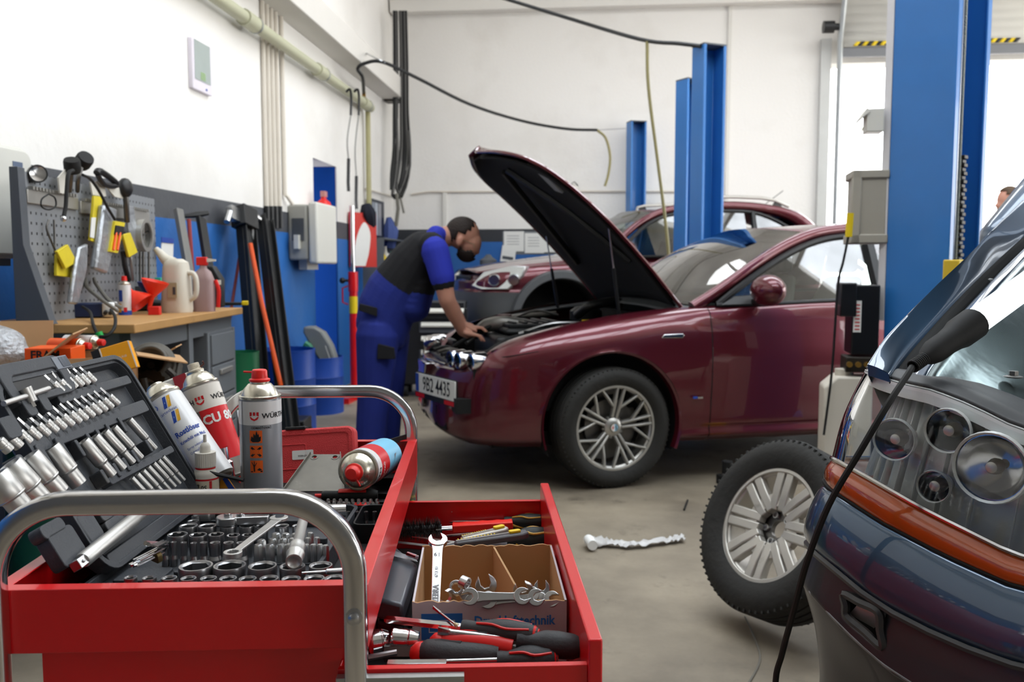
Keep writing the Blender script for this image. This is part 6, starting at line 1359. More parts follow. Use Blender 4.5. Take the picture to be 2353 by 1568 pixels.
c=topz(2330,885,1.0);b=MB().at(Matrix.Translation(c)@Rz(-.35));b.box(-.055,.12,-.03,.03,0,.0012);s_=b.build('data_label',mat('label_grey_white','c9cac6',.6,var=.03),blue)
b=MB().at(Matrix.Translation(c)@Rz(-.35));[b.box(-.045,.08-.01*(k%3),-.022+.008*k,-.019+.008*k,.0012,.0016)for k in range(5)];[b.box(-.04+.006*k,-.037+.006*k,.018,.028,.0012,.0016)for k in range(9)];b.build('label_print',INK,s_)
for pts,r,m2 in(([(.1,.25,.98),(.2,.32,1.0),(.35,.3,.95),(.5,.35,.93)],.018,ENGM),([(.15,.5,.95),(.3,.55,.98),(.5,.5,.9)],.03,RUBBER)):
 MB().tube(pts,r,10,k=5).build('pipe',m2,blue)
b=MB();b.box(.25,.8,.3,.9,.7,.9);b.build('engine',ENG,blue,bevel=.04)
b=MB();b.box(-.0,.3,.05,.9,.55,.72);b.build('bay_floor',LINER,blue)
c=wing(2290,735,.45);b=MB();b.lathe([(0,0),(.012,0),(.012,.012),(0,.014)],12,Matrix.Translation(c));b.lathe([(0,-.004),(.022,-.004),(.022,0),(0,0)],14,Matrix.Translation(c));b.build('flange_bolt',STEEL,blue)
c=wing(2274,655,.62);b=MB();b.lathe([(0,0),(.012,0),(.012,.012),(0,.014)],12,Matrix.Translation(c));b.build('flange_bolt',STEEL,blue)
hg=Vector((.10,1.0,1.36));hd=Vector((0,-.50,.866));rows=[]
for s in(0,.3,.6,.9,1.1):rows.append([hg+hd*s+Vector((x,-.05*sin(pi*s/1.1),.02*sin(pi*x/1.3)))for x in(0,.05,.4,.8,1.25,1.3)])
bn=MB().patch(surf(rows,4,4)).build('bonnet',BPAINT,blue,solid=.02)
MB().patch(surf([[p+Vector((.01 if j==0 else 0,-.03,-.02))for j,p in enumerate(r)]for r in rows],4,4)).build('bonnet_lining',MATS['bonnet_felt'],bn,solid=.01)
b=MB();b.box(-.06,1.4,.1,.9,.30,.34);b.box(.0,1.4,1.05,3.4,.42,.6);b.build('underbody',LINER,blue)
b=MB();b.loft([[(-.10,1.03,z0),(1.5,1.03,z0),(1.5,3.6,z0),(-.10,3.6,z0)]for z0 in(.45,.9,1.30)]+[[(.05,1.6,1.75),(1.35,1.6,1.75),(1.35,3.3,1.75),(.05,3.3,1.75)]]);b.build('cabin',BPAINT,blue,bevel=.06,seg=3)
# - hand lamp lying in the engine bay, with its lead
p0,p1=at(2124,824,1.36),at(2236,744,1.43);dv=(p1-p0);p2_=at(2372,646,1.52)
hlm=thing('hand_lamp','lit fluorescent hand lamp with black rubber handle lying in the engine bay','lamp',Matrix.Translation(p0));I_=Matrix.Translation(-p0)
ux=dv.normalized();L_=dv.length
b=MB().at(I_);b.lathe([(0,0),(.010,0),(.016,.012),(.020,.03),(.020,L_*.45),(.022,L_*.6),(.026,L_*.72),(.0265,L_),(0,L_)],18,frame(p0,dv));b.build('handle',RUBBER,hlm)
b=MB().at(I_);[b.lathe([(.009,-.004*k),(.0105,-.004*k-.001),(.0105,-.004*k-.003),(.009,-.004*k-.004)],12,frame(p0,dv))for k in range(8)];b.build('strain_relief',RUBBER,hlm)
TUBE=mat('lit_tube','f2fbff',.3,emit=5.0,var=.01)
b=MB().at(I_);b.cyl(p1,p1+(p2_-p1)*1.6,.022,20);b.build('light_tube',TUBE,hlm)
pts=[p0-ux*.034,at(2085,862,1.32),at(2040,930,1.29),at(1975,1040,1.29),at(1905,1160,1.31),at(1855,1290,1.33),at(1825,1400,1.36),at(1798,1500,1.40),at(1782,1590,1.42)]
e=pts[-1];pts+=[Vector((e.x+.02,e.y,.3)),Vector((e.x+.05,e.y-.05,.02)),Vector((e.x+.3,e.y-.4,.006))]
cable('power_lead','black lamp lead hanging down in front of the blue car headlamp',pts,.0052,RUBBER)
# - spare wheel leaning on the blue car
SR=.30
bt=on(1735,1432,0.0)
ctr=at(1797,1220,2.86)
nrm=(RGT*-.80-FWD*.42+Vector((0,0,.43))).normalized()
SWM=frame(ctr,nrm,RGT);SWM=SWM@Rz(radians(8))
sw=thing('spare_wheel','loose wheel with silver eight spoke rim leaning against the blue car','wheel',SWM)
b=MB();tyre(b,SR,.19,.195);b.build('tyre',TYRE,sw,ang=45)
b=MB();barrel(b,.195,.19)
for k in range(8):
 th=45*k
 for s in(-1,1):
  a=Rz(radians(th))@Vector((.055,s*.0175,0));c=Rz(radians(th))@Vector((.19,s*.0205,0));spoke(b,(a.x,a.y),(c.x,c.y),.0165,.017,.055,.068,.03,.86)
b.ring(arc(0,0,.112,0,360,48)[:-1],arc(0,0,.066,0,360,48)[:-1],.03,.056);b.ring(arc(0,0,.198,0,360,64)[:-1],arc(0,0,.182,0,360,64)[:-1],.05,.072)
b.build('rim',mat('hub_silver','bcb8b0',.4,.6,var=.08,scale=14,spots=('7b7266',18,.62,.5)),sw,bevel=.003)
b=MB();b.ring(arc(0,0,.067,0,360,40)[:-1],arc(0,0,.03,0,360,40)[:-1],.0,.018);b.ring(arc(0,0,.068,0,360,40)[:-1],arc(0,0,.063,0,360,40)[:-1],.0,.05)
b.build('hub',DSTEEL,sw)
for k in range(5):MB().at(Rz(radians(72*k))@Tr(.047,0,.018)).lathe([(0,0),(.011,0),(.012,.012),(.008,.012),(.007,.002),(0,.002)],12).build('bolt_hole',STEEL,sw)
a=on(1352,1250,.02);T_=thing('paper_sleeve','crumpled translucent white plastic sleeve lying on the concrete floor','plastic sleeve',Matrix.Translation((a.x,a.y,0)));I_=Matrix.Translation((-a.x,-a.y,0))
pts=[on(x,y,.012)for x,y in((1355,1248),(1400,1250),(1450,1254),(1510,1247),(1545,1242),(1572,1238))]
random.seed(5);rows=[]
q_=spl(pts,8);sd=FWD
for i,p in enumerate(q_):w_=.045 if i<6 else.028+.006*sin(i);rows.append([p+sd*(w_*(j/6-.5)*2)+Vector((0,0,max(-.008,.016*random.random()+(.022*sin(pi*j/6)if i<8 else.004)-.004)))for j in range(7)])
MB().at(I_).patch(rows).build('sleeve',mat('sleeve_white','dedcda',.35,trans=.25,var=.04),T_,solid=.002)
MB().at(I_).tube([on(1352,1240,.03),on(1362,1254,.03)],.022,12).build('rolled_end',PAPER,T_)
cable('grey_cable','thin grey cord lying on the floor below the spare wheel',[on(1712,1418,.004),on(1735,1470,.004),on(1746,1510,.004),on(1735,1545,.004),on(1700,1600,.004)],.003,mat('cord_grey','6b675e',.6),'cord')
cable('floor_twig','short dark rod end lying on the floor below the sedan wheel',[on(1580,1150,.006),on(1572,1172,.006)],.005,LINER,'rod',2)
#  people
SKIN=mat('skin','c08a74',.55,0,var=.07,scale=12,subs=.12)
OVER=mat('overall_blue','1a2a7e',.85,0,var=.14,scale=9,bump=.5,bscale=9)
SHIRTB=mat('shirt_black','17171a',.9,0,var=.15,scale=9,bump=.4,bscale=8)
SHIRTBL=mat('shirt_royal_blue','2531a8',.85,0,var=.1,scale=9,bump=.35,bscale=10)
HAIR=mat('dark_hair','2a201b',.7,0,var=.35,scale=40,bump=.6,bscale=90)
BOOT=mat('boot_black','18181a',.6,0)
WSHIRT=mat('white_shirt','e4e5e6',.85,0,var=.04,bump=.3,bscale=9)
JEANS=mat('dark_trousers','2a2f3a',.85,0,var=.12)
def figure(name,prims,mats,tags,parent,voxel,smooth=6):
 """one continuous surface from overlapping tapered limbs and ellipsoids"""
 b=MB()
 for p in prims:
  if p[0]=='cap':
   _,a,c,r1,r2,tg=p;a,c=Vector(a),Vector(c);M=frame(a,c-a);h=(c-a).length
   pr=[(r1*cos(radians(t)),r1*sin(radians(t)))for t in(-90,-60,-30)]+[(r1,0),(r2,h)]+[(r2*cos(radians(t)),h+r2*sin(radians(t)))for t in(30,60,90)]
   pr[0]=(0,-r1);pr[-1]=(0,h+r2);b.lathe(pr,16,M)
  else:
   _,c,M,r,tg=p;b.ball((0,0,0),r,20,Matrix.Translation(c)@M@Matrix.Diagonal((r[0],r[1],r[2],1))if False else None)if False else b.lathe([(sin(pi*i/10),-cos(pi*i/10))for i in range(11)],20,Matrix.Translation(c)@M@Matrix.Diagonal((r[0],r[1],r[2],1)))
 o=b.build(name,mats,None)
 m=o.modifiers.new('r','REMESH');m.mode='VOXEL';m.voxel_size=voxel;m.use_smooth_shade=True
 s=o.modifiers.new('s','SMOOTH');s.iterations=smooth;s.factor=.5
 dg=bpy.context.evaluated_depsgraph_get();me=bpy.data.meshes.new_from_object(o.evaluated_get(dg));o.modifiers.clear();old=o.data;o.data=me;bpy.data.meshes.remove(old)
 me.materials.clear()
 for q in mats:me.materials.append(q)
 segs=[]
 for p in prims:
  if p[0]=='cap':segs.append((Vector(p[1]),Vector(p[2]),p[3],p[4],tags[p[5]]))
  else:segs.append((Vector(p[1]),p[2].to_3x3().inverted(),p[3],None,tags[p[4]]))
 for f in me.polygons:
  c=f.center;best=1e9;k=0
  for s_ in segs:
   if s_[3]is None:
    q=s_[1]@(c-s_[0]);d=(sqrt((q.x/s_[2][0])**2+(q.y/s_[2][1])**2+(q.z/s_[2][2])**2)-1)*min(s_[2])
   else:
    ab=s_[1]-s_[0];t=max(0,min(1,(c-s_[0]).dot(ab)/ab.length_squared));d=(c-s_[0]-ab*t).length-(s_[2]+(s_[3]-s_[2])*t)
   if d<best:best=d;k=s_[4]
  f.material_index=k;f.use_smooth=True
 o.parent=parent;return o
MD=5.40;MO=at(880,700,MD);MO.z=0
MM=Matrix.Translation(MO)@Rz(YAW);MI=MM.inverted()
def mp(px,py,dy=0.):return MI@at(px,py,MD+dy)
man=thing('person','man in blue overalls and black shirt bending over the open engine bay','person',MM)
I4=Matrix.Identity(4)
N_=-.17;F_=.17
tor=atan2(195,140)
TR_=Ry(radians(36))
def hand(wr,tip_dir,lat,s):
 """palm, four bent fingers and a thumb; wr wrist, tip_dir finger direction, lat from index side to little finger side"""
 d=Vector(tip_dir).normalized();l=Vector(lat).normalized();up=l.cross(d);up=up if up.z>0 else-up
 P_=[('cap',wr,wr+d*.035,.030,.034,'skin')]
 for k in range(4):P_.append(('cap',wr+d*.03+l*(.021*(k-1.5)),wr+d*.085+l*(.021*(k-1.5))+up*.006,.017,.012,'skin'))
 for k,ln in enumerate((.062,.072,.066,.05)):
  b0=wr+d*.085+l*(.021*(k-1.5))+up*.006;b1=b0+d*ln*.5+up*.002-l*.002*(k-1.5);b2=b1+d*ln*.42-up*.022
  P_+=[('cap',b0,b1,.0105,.0098,'skin'),('cap',b1,b2,.0098,.008,'skin')]
 t0=wr+d*.02-l*.03;t1=t0+d*.035-l*.022-up*.006;t2=t1+d*.03-l*.004-up*.008
 return P_+[('cap',t0,t1,.015,.0125,'skin'),('cap',t1,t2,.012,.009,'skin')]
pr=[('cap',mp(990,566,-.14),mp(990,566,.14),.085,.085,'shirt'),('cap',mp(1000,550),mp(1042,540),.068,.062,'skin'),('cap',mp(1002,541,-.06),mp(1002,541,.06),.06,.06,'blue'),('ell',mp(1064,538),Ry(radians(25)),(.105,.079,.10),'skin'),('ell',mp(1080,562),Ry(radians(25)),(.07,.066,.085),'skin'),('cap',mp(1088,566),mp(1097,580),.014,.016,'skin'),('ell',mp(1072,585),Ry(radians(40)),(.05,.055,.045),'skin'),('ell',mp(1056,555,-.082),Ry(radians(20)),(.022,.014,.034),'skin'),('ell',mp(1056,555,.082),Ry(radians(20)),(.022,.014,.034),'skin'),('cap',mp(1093,556,-.03),mp(1094,557,.03),.016,.016,'skin'),]
KP=[(878,755,.175,.20),(888,712,.186,.205),(906,676,.184,.205),(930,640,.170,.202),(953,605,.156,.2),(978,572,.125,.19)]
for(a0,a1,a2,a3),(b0,b1,b2,b3)in zip(KP,KP[1:]):
 for k in range(5):
  u=k/5;L4=[p+(q-p)*u for p,q in zip((a0,a1,a2,a3),(b0,b1,b2,b3))];pr.append(('ell',mp(L4[0],L4[1]),TR_,(L4[2],L4[3],.13),'over' if L4[1]>656 else 'shirt'))
for u in range(5):pr.append(('ell',mp(945+4*u,705-14*u),I4,(.12,.17,.10),'over' if u<3 else 'shirt'))
for s,dy in((-1,N_),(1,F_)):
 sh,sl,el=mp(1000,575,dy*1.08),mp(1017,640,dy*1.2),mp(1027,688,dy*1.18)
 wr=mp(1062,762,-.10)if s<0 else mp(1066,752,.07)
 md=sl+(el-sl)*.12
 pr+=[('cap',sh,sl,.083,.076,'blue'),('cap',sl,md,.074,.072,'shirt'),('cap',md,el,.056,.052,'skin'),('cap',el,el+(wr-el)*.4,.052,.047,'skin'),('cap',el+(wr-el)*.4,wr,.047,.03,'skin')]
 pr+=hand(wr,mp(1103,776 if s<0 else 756,-.08 if s<0 else.05)-wr,Vector((0,-s if s>0 else-1,0))if s<0 else Vector((0,1,0)),s)
 hp,kn,an=mp(868 if s<0 else 893,770,dy*.6),mp(860 if s<0 else 890,900,dy*.62),mp(850 if s<0 else 884,1030,dy*.66)
 pr+=[('cap',hp,kn,.135,.105,'over'),('cap',kn,an,.103,.092,'over'),('cap',Vector((an.x-.02,an.y,.06)),Vector((an.x+.17,an.y,.045)),.058,.045,'boot'),('cap',Vector((an.x,an.y,.06)),Vector((an.x,an.y,.12)),.06,.07,'boot')]
body=figure('body',pr,[SKIN,OVER,SHIRTB,SHIRTBL,BOOT],{'skin':0,'over':1,'shirt':2,'blue':3,'boot':4},man,.007)
def shell(name,c,M,r,keep,m_,par,n=28):
 b=MB();rows=[[Vector((r[0]*sin(pi*i/n)*cos(2*pi*j/n),r[1]*sin(pi*i/n)*sin(2*pi*j/n),-r[2]*cos(pi*i/n)))for j in range(n+1)]for i in range(n+1)]
 for i in range(n):
  for j in range(n):
   q=[rows[i][j],rows[i][j+1],rows[i+1][j+1],rows[i+1][j]]
   if keep(sum(q,Vector())/4):b.add(q,[(0,1,2,3)])
 return b.build(name,m_,par,M=Matrix.Translation(c)@M,weld=1e-5,solid=.004,soff=0)
shell('hair',mp(1063,537),Ry(radians(25)),(.107,.081,.103),lambda p:(p.x<.035+.01*sin(p.y*90)and p.z>-.0-.3*p.x)or(p.x<-.03 and p.z>-.075),HAIR,man)
shell('beard',mp(1076,572),Ry(radians(25)),(.075,.069,.084),lambda p:p.z<-.012+.01*sin(p.x*80)and p.x>-.05 and not(p.x>.055 and p.z>-.035),HAIR,man)
b=MB()
for dy in(-.034,.034):
 c=mp(1092,566,dy);b.tube([c+Vector((.012*cos(a)*.45,.024*cos(a),.017*sin(a)+.01*cos(a)*0))for a in[2*pi*k/16 for k in range(16)]],.0022,5,closed=True)
b.tube([mp(1091,563,-.058),mp(1056,548,-.088)],.0022,5).tube([mp(1091,563,.058),mp(1056,548,.088)],.0022,5);b.build('glasses',mat('glasses_wire','b9ad8c',.3,.9),man)
def patch_on(name,pxs,dy,m_,off=-.02):
 pts=[mp(px,py,dy)for px,py in pxs];n=Vector((0,-1,0))
 return MB().loft([[p for p in pts],[p+Vector((0,.03,0))for p in pts]]).build(name,m_,man,bevel=.004)
patch_on('hip_pocket',[(826,698),(866,708),(866,728),(824,714)],-.212,SHIRTB);patch_on('thigh_pocket',[(868,790),(905,800),(908,826),(866,826)],-.238,SHIRTB)
b=MB();b.text('TEAM',.05,Matrix.Translation(mp(938,545,-.1))@Ry(radians(-40))@Rx(radians(60)))if False else b.box(-.03,.03,-.004,.004,-.008,.008)
b=MB()
PO=at(2316,500,7.65);PO.z=0
p2=thing('person','young man with short hair and white top standing in the bright doorway','person',Matrix.Translation(PO)@Rz(YAW+pi))
hz_=1.92
pr=[('ell',(0,0,hz_-.115),I4,(.098,.077,.11),'skin'),('ell',(.035,0,hz_-.17),I4,(.065,.06,.075),'skin'),('cap',(.092,0,hz_-.14),(.108,0,hz_-.165),.012,.014,'skin'),('ell',(-.005,-.078,hz_-.13),I4,(.02,.012,.03),'skin'),('ell',(-.005,.078,hz_-.13),I4,(.02,.012,.03),'skin'),('cap',(-.02,0,hz_-.3),(-.005,0,hz_-.18),.06,.056,'skin'),('cap',(-.02,-.13,hz_-.34),(-.02,.13,hz_-.34),.08,.08,'top'),('ell',(-.01,0,hz_-.52),I4,(.13,.19,.22),'top'),('ell',(-.01,0,hz_-.78),I4,(.12,.17,.16),'top')]
for s in(-1,1):
 pr+=[('cap',(-.02,s*.19,hz_-.34),(-.03,s*.23,hz_-.62),.06,.05,'top'),('cap',(-.03,s*.23,hz_-.62),(.03,s*.22,hz_-.86),.044,.03,'skin')]
 pr+=hand(Vector((.03,s*.22,hz_-.88)),(.15,0,-1),(-1,0,0),s)
 pr+=[('cap',(0,s*.09,hz_-.88),(.01,s*.1,.48),.095,.068,'leg'),('cap',(.01,s*.1,.48),(-.02,s*.1,.1),.066,.05,'leg'),('cap',(-.04,s*.1,.045),(.14,s*.11,.04),.045,.038,'boot')]
figure('body',pr,[SKIN,WSHIRT,JEANS,BOOT],{'skin':0,'top':1,'leg':2,'boot':3},p2,.009)
shell('hair',Vector((-.004,0,hz_-.112)),I4,(.106,.084,.118),lambda p:(p.x<.06 and p.z>.035-.3*min(0,p.x+.02)*-1)or(p.x<-.02 and p.z>-.06)or p.z>.075,mat('brown_hair','4a3826',.75,var=.3,scale=40),p2)
#  work bench, perforated panel and what hangs and stands there
GREYST=mat('bench_grey_steel','6f7377',.45,.1,var=.06,spots=('3f4144',12,.68,.5));DKPAN=mat('panel_dark_grey','4b4f55',.5,var=.06)
WOOD=mat('bench_wood','b58a55',.55,var=.22,scale=7,spots=('6a4a2a',9,.6,.5));BLK=BLACK
BAX=radians(1.6)
BM=Matrix.Translation(cw(-1.39,3.2))@Rz(YAW+BAX)
bench=thing('workbench','grey steel workbench with thick wooden top and a column of drawers','workbench',BM)
MB().box(-.62,0,0,1.42,.965,1.0).build('bench_top',WOOD,bench,bevel=.004)
b=MB();b.box(-.06,-.05,.06,1.38,.885,.965).box(-.6,-.04,.06,.064,.9,.965)
b.build('apron',GREYST,bench,bevel=.003)
for x in(-.085,-.58):
 for y in(.06,.70):MB().box(x,x+.045,y,y+.05,0,.965).build('leg',GREYST,bench,bevel=.003)
un=MB().box(-.58,-.035,.93,1.37,.12,.90).box(-.035,-.03,.93,.96,.1,.9).box(-.035,-.03,1.34,1.37,.1,.9).build('drawer_unit',GREYST,bench,bevel=.003)
for k in range(4):
 z1=.885-.155*k;d=MB().box(-.034,-.022,.965,1.335,z1-.145,z1).build('drawer',GREYST,un,bevel=.003)
 if k:MB().box(-.022,-.008,1.06,1.25,z1-.045,z1-.02).build('handle',ALLOY,bench,bevel=.003)
MB().box(-.6,-.57,.1,1.36,.1,.85).box(-.58,-.05,.1,1.36,.1,.12).build('back_panel',LINER,bench)
pm=bpy.data.materials.new('perforated_panel');pm.use_nodes=True;nt=pm.node_tree;N=nt.nodes;L=nt.links;pb=N['Principled BSDF'];pb.inputs['Roughness'].default_value=.5
tc=N.new('ShaderNodeTexCoord');sp=N.new('ShaderNodeSeparateXYZ');L.new(tc.outputs['Object'],sp.inputs[0])
def mth(op,a,v=None,c=None):
 n_=N.new('ShaderNodeMath');n_.operation=op;L.new(a,n_.inputs[0])
 if c is not None:L.new(c,n_.inputs[1])
 elif v is not None:n_.inputs[1].default_value=v
 return n_.outputs[0]
hx_=mth('LESS_THAN',mth('FRACT',mth('DIVIDE',sp.outputs['Y'],.038)),.27);hz_2=mth('LESS_THAN',mth('FRACT',mth('DIVIDE',sp.outputs['Z'],.038)),.27)
hh_=mth('MULTIPLY',hx_,None,hz_2);mx=N.new('ShaderNodeMixRGB');mx.inputs[1].default_value=lin('83868a')+(1,);mx.inputs[2].default_value=lin('17181a')+(1,);L.new(hh_,mx.inputs[0]);L.new(mx.outputs[0],pb.inputs['Base Color'])
PX=-.40
panel=thing('perforated_tool_board','grey perforated tool panel standing on the back of the workbench','tool panel',BM)
MB().box(PX-.02,PX,.03,1.30,1.0,1.56).build('perforated_sheet',pm,panel)
MB().loft([[(PX+.001,y,1.0),(PX+.11,y,1.0),(PX+.10,y,1.02),(PX+.02,y,1.29),(PX+.012,y,1.57),(PX-.02,y,1.57),(PX-.02,y,1.0)]for y in(-.02,.028)]).build('end_plate',DKPAN,panel,bevel=.002)
for y0,y1,z in((.04,.44,1.475),(.46,1.2,1.465)):
 r_=MB().box(PX,PX+.012,y0,y1,z-.03,z+.02).build('tool_rail',ALLOY,panel,bevel=.002)
 b=MB();[b.box(PX+.006,PX+.026,y0+.015+.024*k,y0+.026+.024*k,z+.02,z+.032)for k in range(int((y1-y0)/.024)-1)];b.build('rail_hooks',ALLOY,r_)
def PP(px,py,out=.03):
 xx=PX+out;r=ray(px,py);n_=(BM.to_3x3()@Vector((1,0,0)));o_=BM@Vector((xx,0,0));k=(o_-EYE).dot(n_)/r.dot(n_);return EYE+r*k
def PB(px,py,out=.03):return BM.inverted()@PP(px,py,out)
def hang(name,label,cat,build_fn,group=None):
 t=thing(name,label,cat,BM,group);build_fn(t);return t
def flat_pack(mb,quad,out,th=.012):
 P=[PB(x,y,out)for x,y in quad];d=Vector((th,0,0));mb.loft([[p-d*.5 for p in P],[p+d*.5 for p in P]])
def pk(t,name,quad,out,m_,th=.012,bev=.002):
 q=MB();flat_pack(q,quad,out,th);return q.build(name,m_,t,bevel=bev)
YPK=mat('packet_yellow','dcc82c',.5,var=.1,scale=25);FILM=glass('clear_film','e3e8e9',.5,.15);SILV=mat('silver_bag','a9adb2',.3,.6,var=.2,scale=15,bump=.6,bscale=30)
hang('seed_packet','tilted yellow packet hanging at the left of the tool panel','packet',lambda t:pk(t,'packet',[(128,578),(153,562),(174,602),(148,618)],.05,YPK))
hang('seed_packet','upright yellow packet hanging behind the tilted yellow one','packet',lambda t:[pk(t,'packet',[(128,585),(163,585),(163,638),(127,634)],.03,YPK,.012,.002)])
hang('wiper_pack','long yellow and clear packet hanging from the panel rail','packet',lambda t:[pk(t,'packet',[(214,450),(233,452),(222,560),(205,553)],.05,YPK,.012,.002),pk(t,'label',[(210,500),(220,500),(216,548),(207,545)],.058,PAPER,.003,0)])
hang('plastic_bag','silvery plastic bag hanging in the middle of the tool panel','bag',lambda t:[pk(t,'bag',[(232,470),(262,480),(258,560),(240,630),(212,618),(224,540)],.07,SILV,.03,.01)])
hang('plastic_bag','slanted clear grey sleeve hanging lower left on the tool panel','bag',lambda t:[pk(t,'bag',[(178,568),(198,560),(196,620),(175,700),(157,698),(166,630)],.06,SILV,.02,.008)])
hang('plastic_bag','narrow clear sleeve hanging right of the middle bag','bag',lambda t:[pk(t,'bag',[(285,470),(306,475),(318,570),(302,585)],.05,SILV,.01,.004)])
hang('screwdriver_pack','yellow and black blister pack with two small orange tools','packet',lambda t:[pk(t,'card',[(262,508),(285,512),(268,582),(250,578)],.09,YPK,.01,0),pk(t,'black_handles',[(266,518),(283,521),(281,540),(263,538)],.098,BLK,.008,0),*[MB().tube([PB(x,535,.1),PB(x-6,575,.1)],.006,6).build('tool',ORANGE,t)for x in(267,276)]])
hang('seed_packet','yellow packet hanging under the chrome clamp ring','packet',lambda t:[pk(t,'packet',[(280,540),(297,535),(314,580),(294,592)],.07,YPK,.012,.002)])
hang('card_tag','white card with blue top hanging at the right end of the panel','card',lambda t:[pk(t,'card',[(372,548),(398,552),(397,592),(370,586)],.04,PAPER,.004,0),pk(t,'blue_edge',[(371,545),(399,549),(398,560),(371,557)],.044,TXTBLUE,.004,0)])
c=PB(329,541,.06)
hang('clamp_ring','round chrome clamp ring with spokes hanging right of the packets','clamp',lambda t:[MB().at(Matrix.Translation(c)@Ry(pi/2)).lathe([(.072,-.02),(.078,-.02),(.078,.02),(.06,.02),(.06,.012),(.072,.0)],30).build('ring',ALLOY,t),MB().tube([c+Vector((.0,-.06,.03)),c,c+Vector((0,.06,.02))],.006,6).tube([c+Vector((0,0,-.06)),c,c+Vector((0,.01,.06))],.006,6).build('spokes',DSTEEL,t)])
for k,(x,y,lab,rr)in enumerate(((192,370,'right',.034),(166,381,'left',.032))):
 c2=PB(x,y,.06)
 hang('rubber_roller',f'black rubber roller standing up over the panel top, {lab} one of two','roller',lambda t:[MB().at(Matrix.Translation(c2)@Ry(.9 if k==0 else.2)@Rx(.5)).lathe([(0,-.026),(rr*.9,-.026),(rr,-.015),(rr,.015),(rr*.9,.026),(0,.026)],18).build('roller',RUBBER,t),MB().tube([c2,PB(180 if k==0 else 163,410,.05),PB(178 if k==0 else 160,440,.02)],.009,6,k=3).build('stem',DSTEEL,t)])
def cab(name,label,pts,r,m_,cat,out=.08):o=MB().tube([PP(x,y,out)for x,y in pts],r,8,k=5).build(name,m_,None);return tag(o,label,cat)
cab('rubber_hose','black hose hanging from the rollers down to a chrome end on the panel',[(168,392),(157,400),(153,440),(151,475),(146,500)],.008,RUBBER,'hose')
o=MB().ball(PP(146,503,.08),.012,10).build('chrome_end',CHROME,None);tag(o,'little chrome ball fitting at the lower end of the black panel hose','fitting')
cab('rubber_hose','thin black lead arching from the right roller across the packets',[(190,402),(208,412),(228,440),(246,475),(264,505)],.006,RUBBER,'hose',.10)
cab('wire_loop','dark wire loop hanging at the left end of the upper rail',[(112,446),(96,458),(96,475),(112,482),(128,474),(126,455),(112,446)],.003,RUBBER,'wire')
cab('bent_rod','thin bent black rod hanging on the left part of the panel',[(112,505),(107,525),(118,555),(126,575)],.004,DSTEEL,'rod',.02)
cab('bent_rod','thin straight black rod hanging next to the bent rod',[(124,505),(125,540),(126,600)],.004,DSTEEL,'rod',.02)
for k,x in enumerate((322,329,342)):cab('drive_rod',f'long dark rod hanging below the chrome ring, {ORD[k]} from left',[(x,568),(x,655)],.006,DSTEEL,'rod',.02)
cab('hand_tool','dark long handled tool hanging left of the rods',[(283,578),(288,615),(296,645)],.012,BLK,'hand tool',.05)
cab('hand_tool','tool with chrome end hanging beside the dark long handled one',[(300,590),(303,625),(305,645)],.008,STEEL,'hand tool',.05)
hang('white_plate','white plastic plate hanging at the top left of the panel','plate',lambda t:[pk(t,'plate',[(133,408),(150,388),(158,395),(155,446),(136,444)],.04,WHITEPL,.006,0)])
hang('white_plate','white oval scraper over the panel top, left of the shiny one','plate',lambda t:[pk(t,'plate',[(206,418),(230,417),(240,430),(243,452),(212,448)],.04,WHITEPL,.006,0)])
hang('white_plate','shiny white plate over the panel top, under the black handle','plate',lambda t:[pk(t,'plate',[(243,428),(256,423),(270,428),(286,458),(262,452)],.05,WHITEPL,.006,0)])
hang('grip_bar','black U shaped grip over the panel top','grip',lambda t:[MB().tube([PB(x,y,.06)for x,y in((222,398),(230,393),(264,418),(266,428))],.014,8,k=2).tube([PB(x,y,.06)for x,y in((224,400),(238,424),(264,428))],.012,8,k=2).build('grip',BLK,t)])
hang('head_set','black rounded head of a tool standing over the right of the panel top','tool head',lambda t:[MB().at(Matrix.Translation(PB(288,432,.06))).ball((0,0,0),(.03,.05,.045),14).build('head',BLK,t,label=None),MB().tube([PB(288,440,.06),PB(290,470,.06),PB(292,510,.05)],.013,8,k=3).build('stem',DSTEEL,t)])
c3=PB(85,400,.02)
hang('work_lamp','round black work lamp clipped to the top left corner of the panel','lamp',lambda t:[MB().at(Matrix.Translation(c3)@Rz(-.9)@Ry(pi/2)).lathe([(0,-.04),(.022,-.04),(.033,-.01),(.033,.02),(.029,.02)],20).build('housing',BLK,t),MB().at(Matrix.Translation(c3)@Rz(-.9)@Ry(pi/2)).lathe([(0,.012),(.028,.018)],20).build('lens',CHROME,t)])
def BT(px,py,z=1.0):return on(px,py,z)
def stand(name,label,cat,px,py,z=1.0,rot=0.):return thing(name,label,cat,Matrix.Translation(BT(px,py,z))@Rz(YAW+BAX+rot))
t=stand('charger','dark blue power box with white front standing on the left of the bench top','charger',204,730,1.0,.25)
MB().box(-.15,.06,-.05,.05,.003,.062).build('case',mat('charger_blue','1b2a4e',.4),t,bevel=.005);MB().box(.06,.105,-.052,.052,.01,.064).build('white_end',mat('charger_white','f2f4f3',.4),t,bevel=.006)
for x in(.075,.095):MB().cyl((x,-.053,.025),(x,-.075,.02),.008,8).build('plug',BLK,t)
t=stand('orange_box','open orange carton at the back of the bench behind the power box','box',222,704,1.0,.1);MB().box(-.06,.06,-.05,.05,0,.105).build('box',mat('box_orange_brown','c9741f',.7),t,bevel=.003);MB().box(-.055,.03,-.052,-.04,.07,.125).build('flap',CARD,t)
t=stand('parcel','dark blue flat parcel under the orange carton on the bench','box',205,712,1.0);MB().box(-.1,.1,-.08,.02,0,.03).build('parcel',BLUEPL,t,bevel=.004)
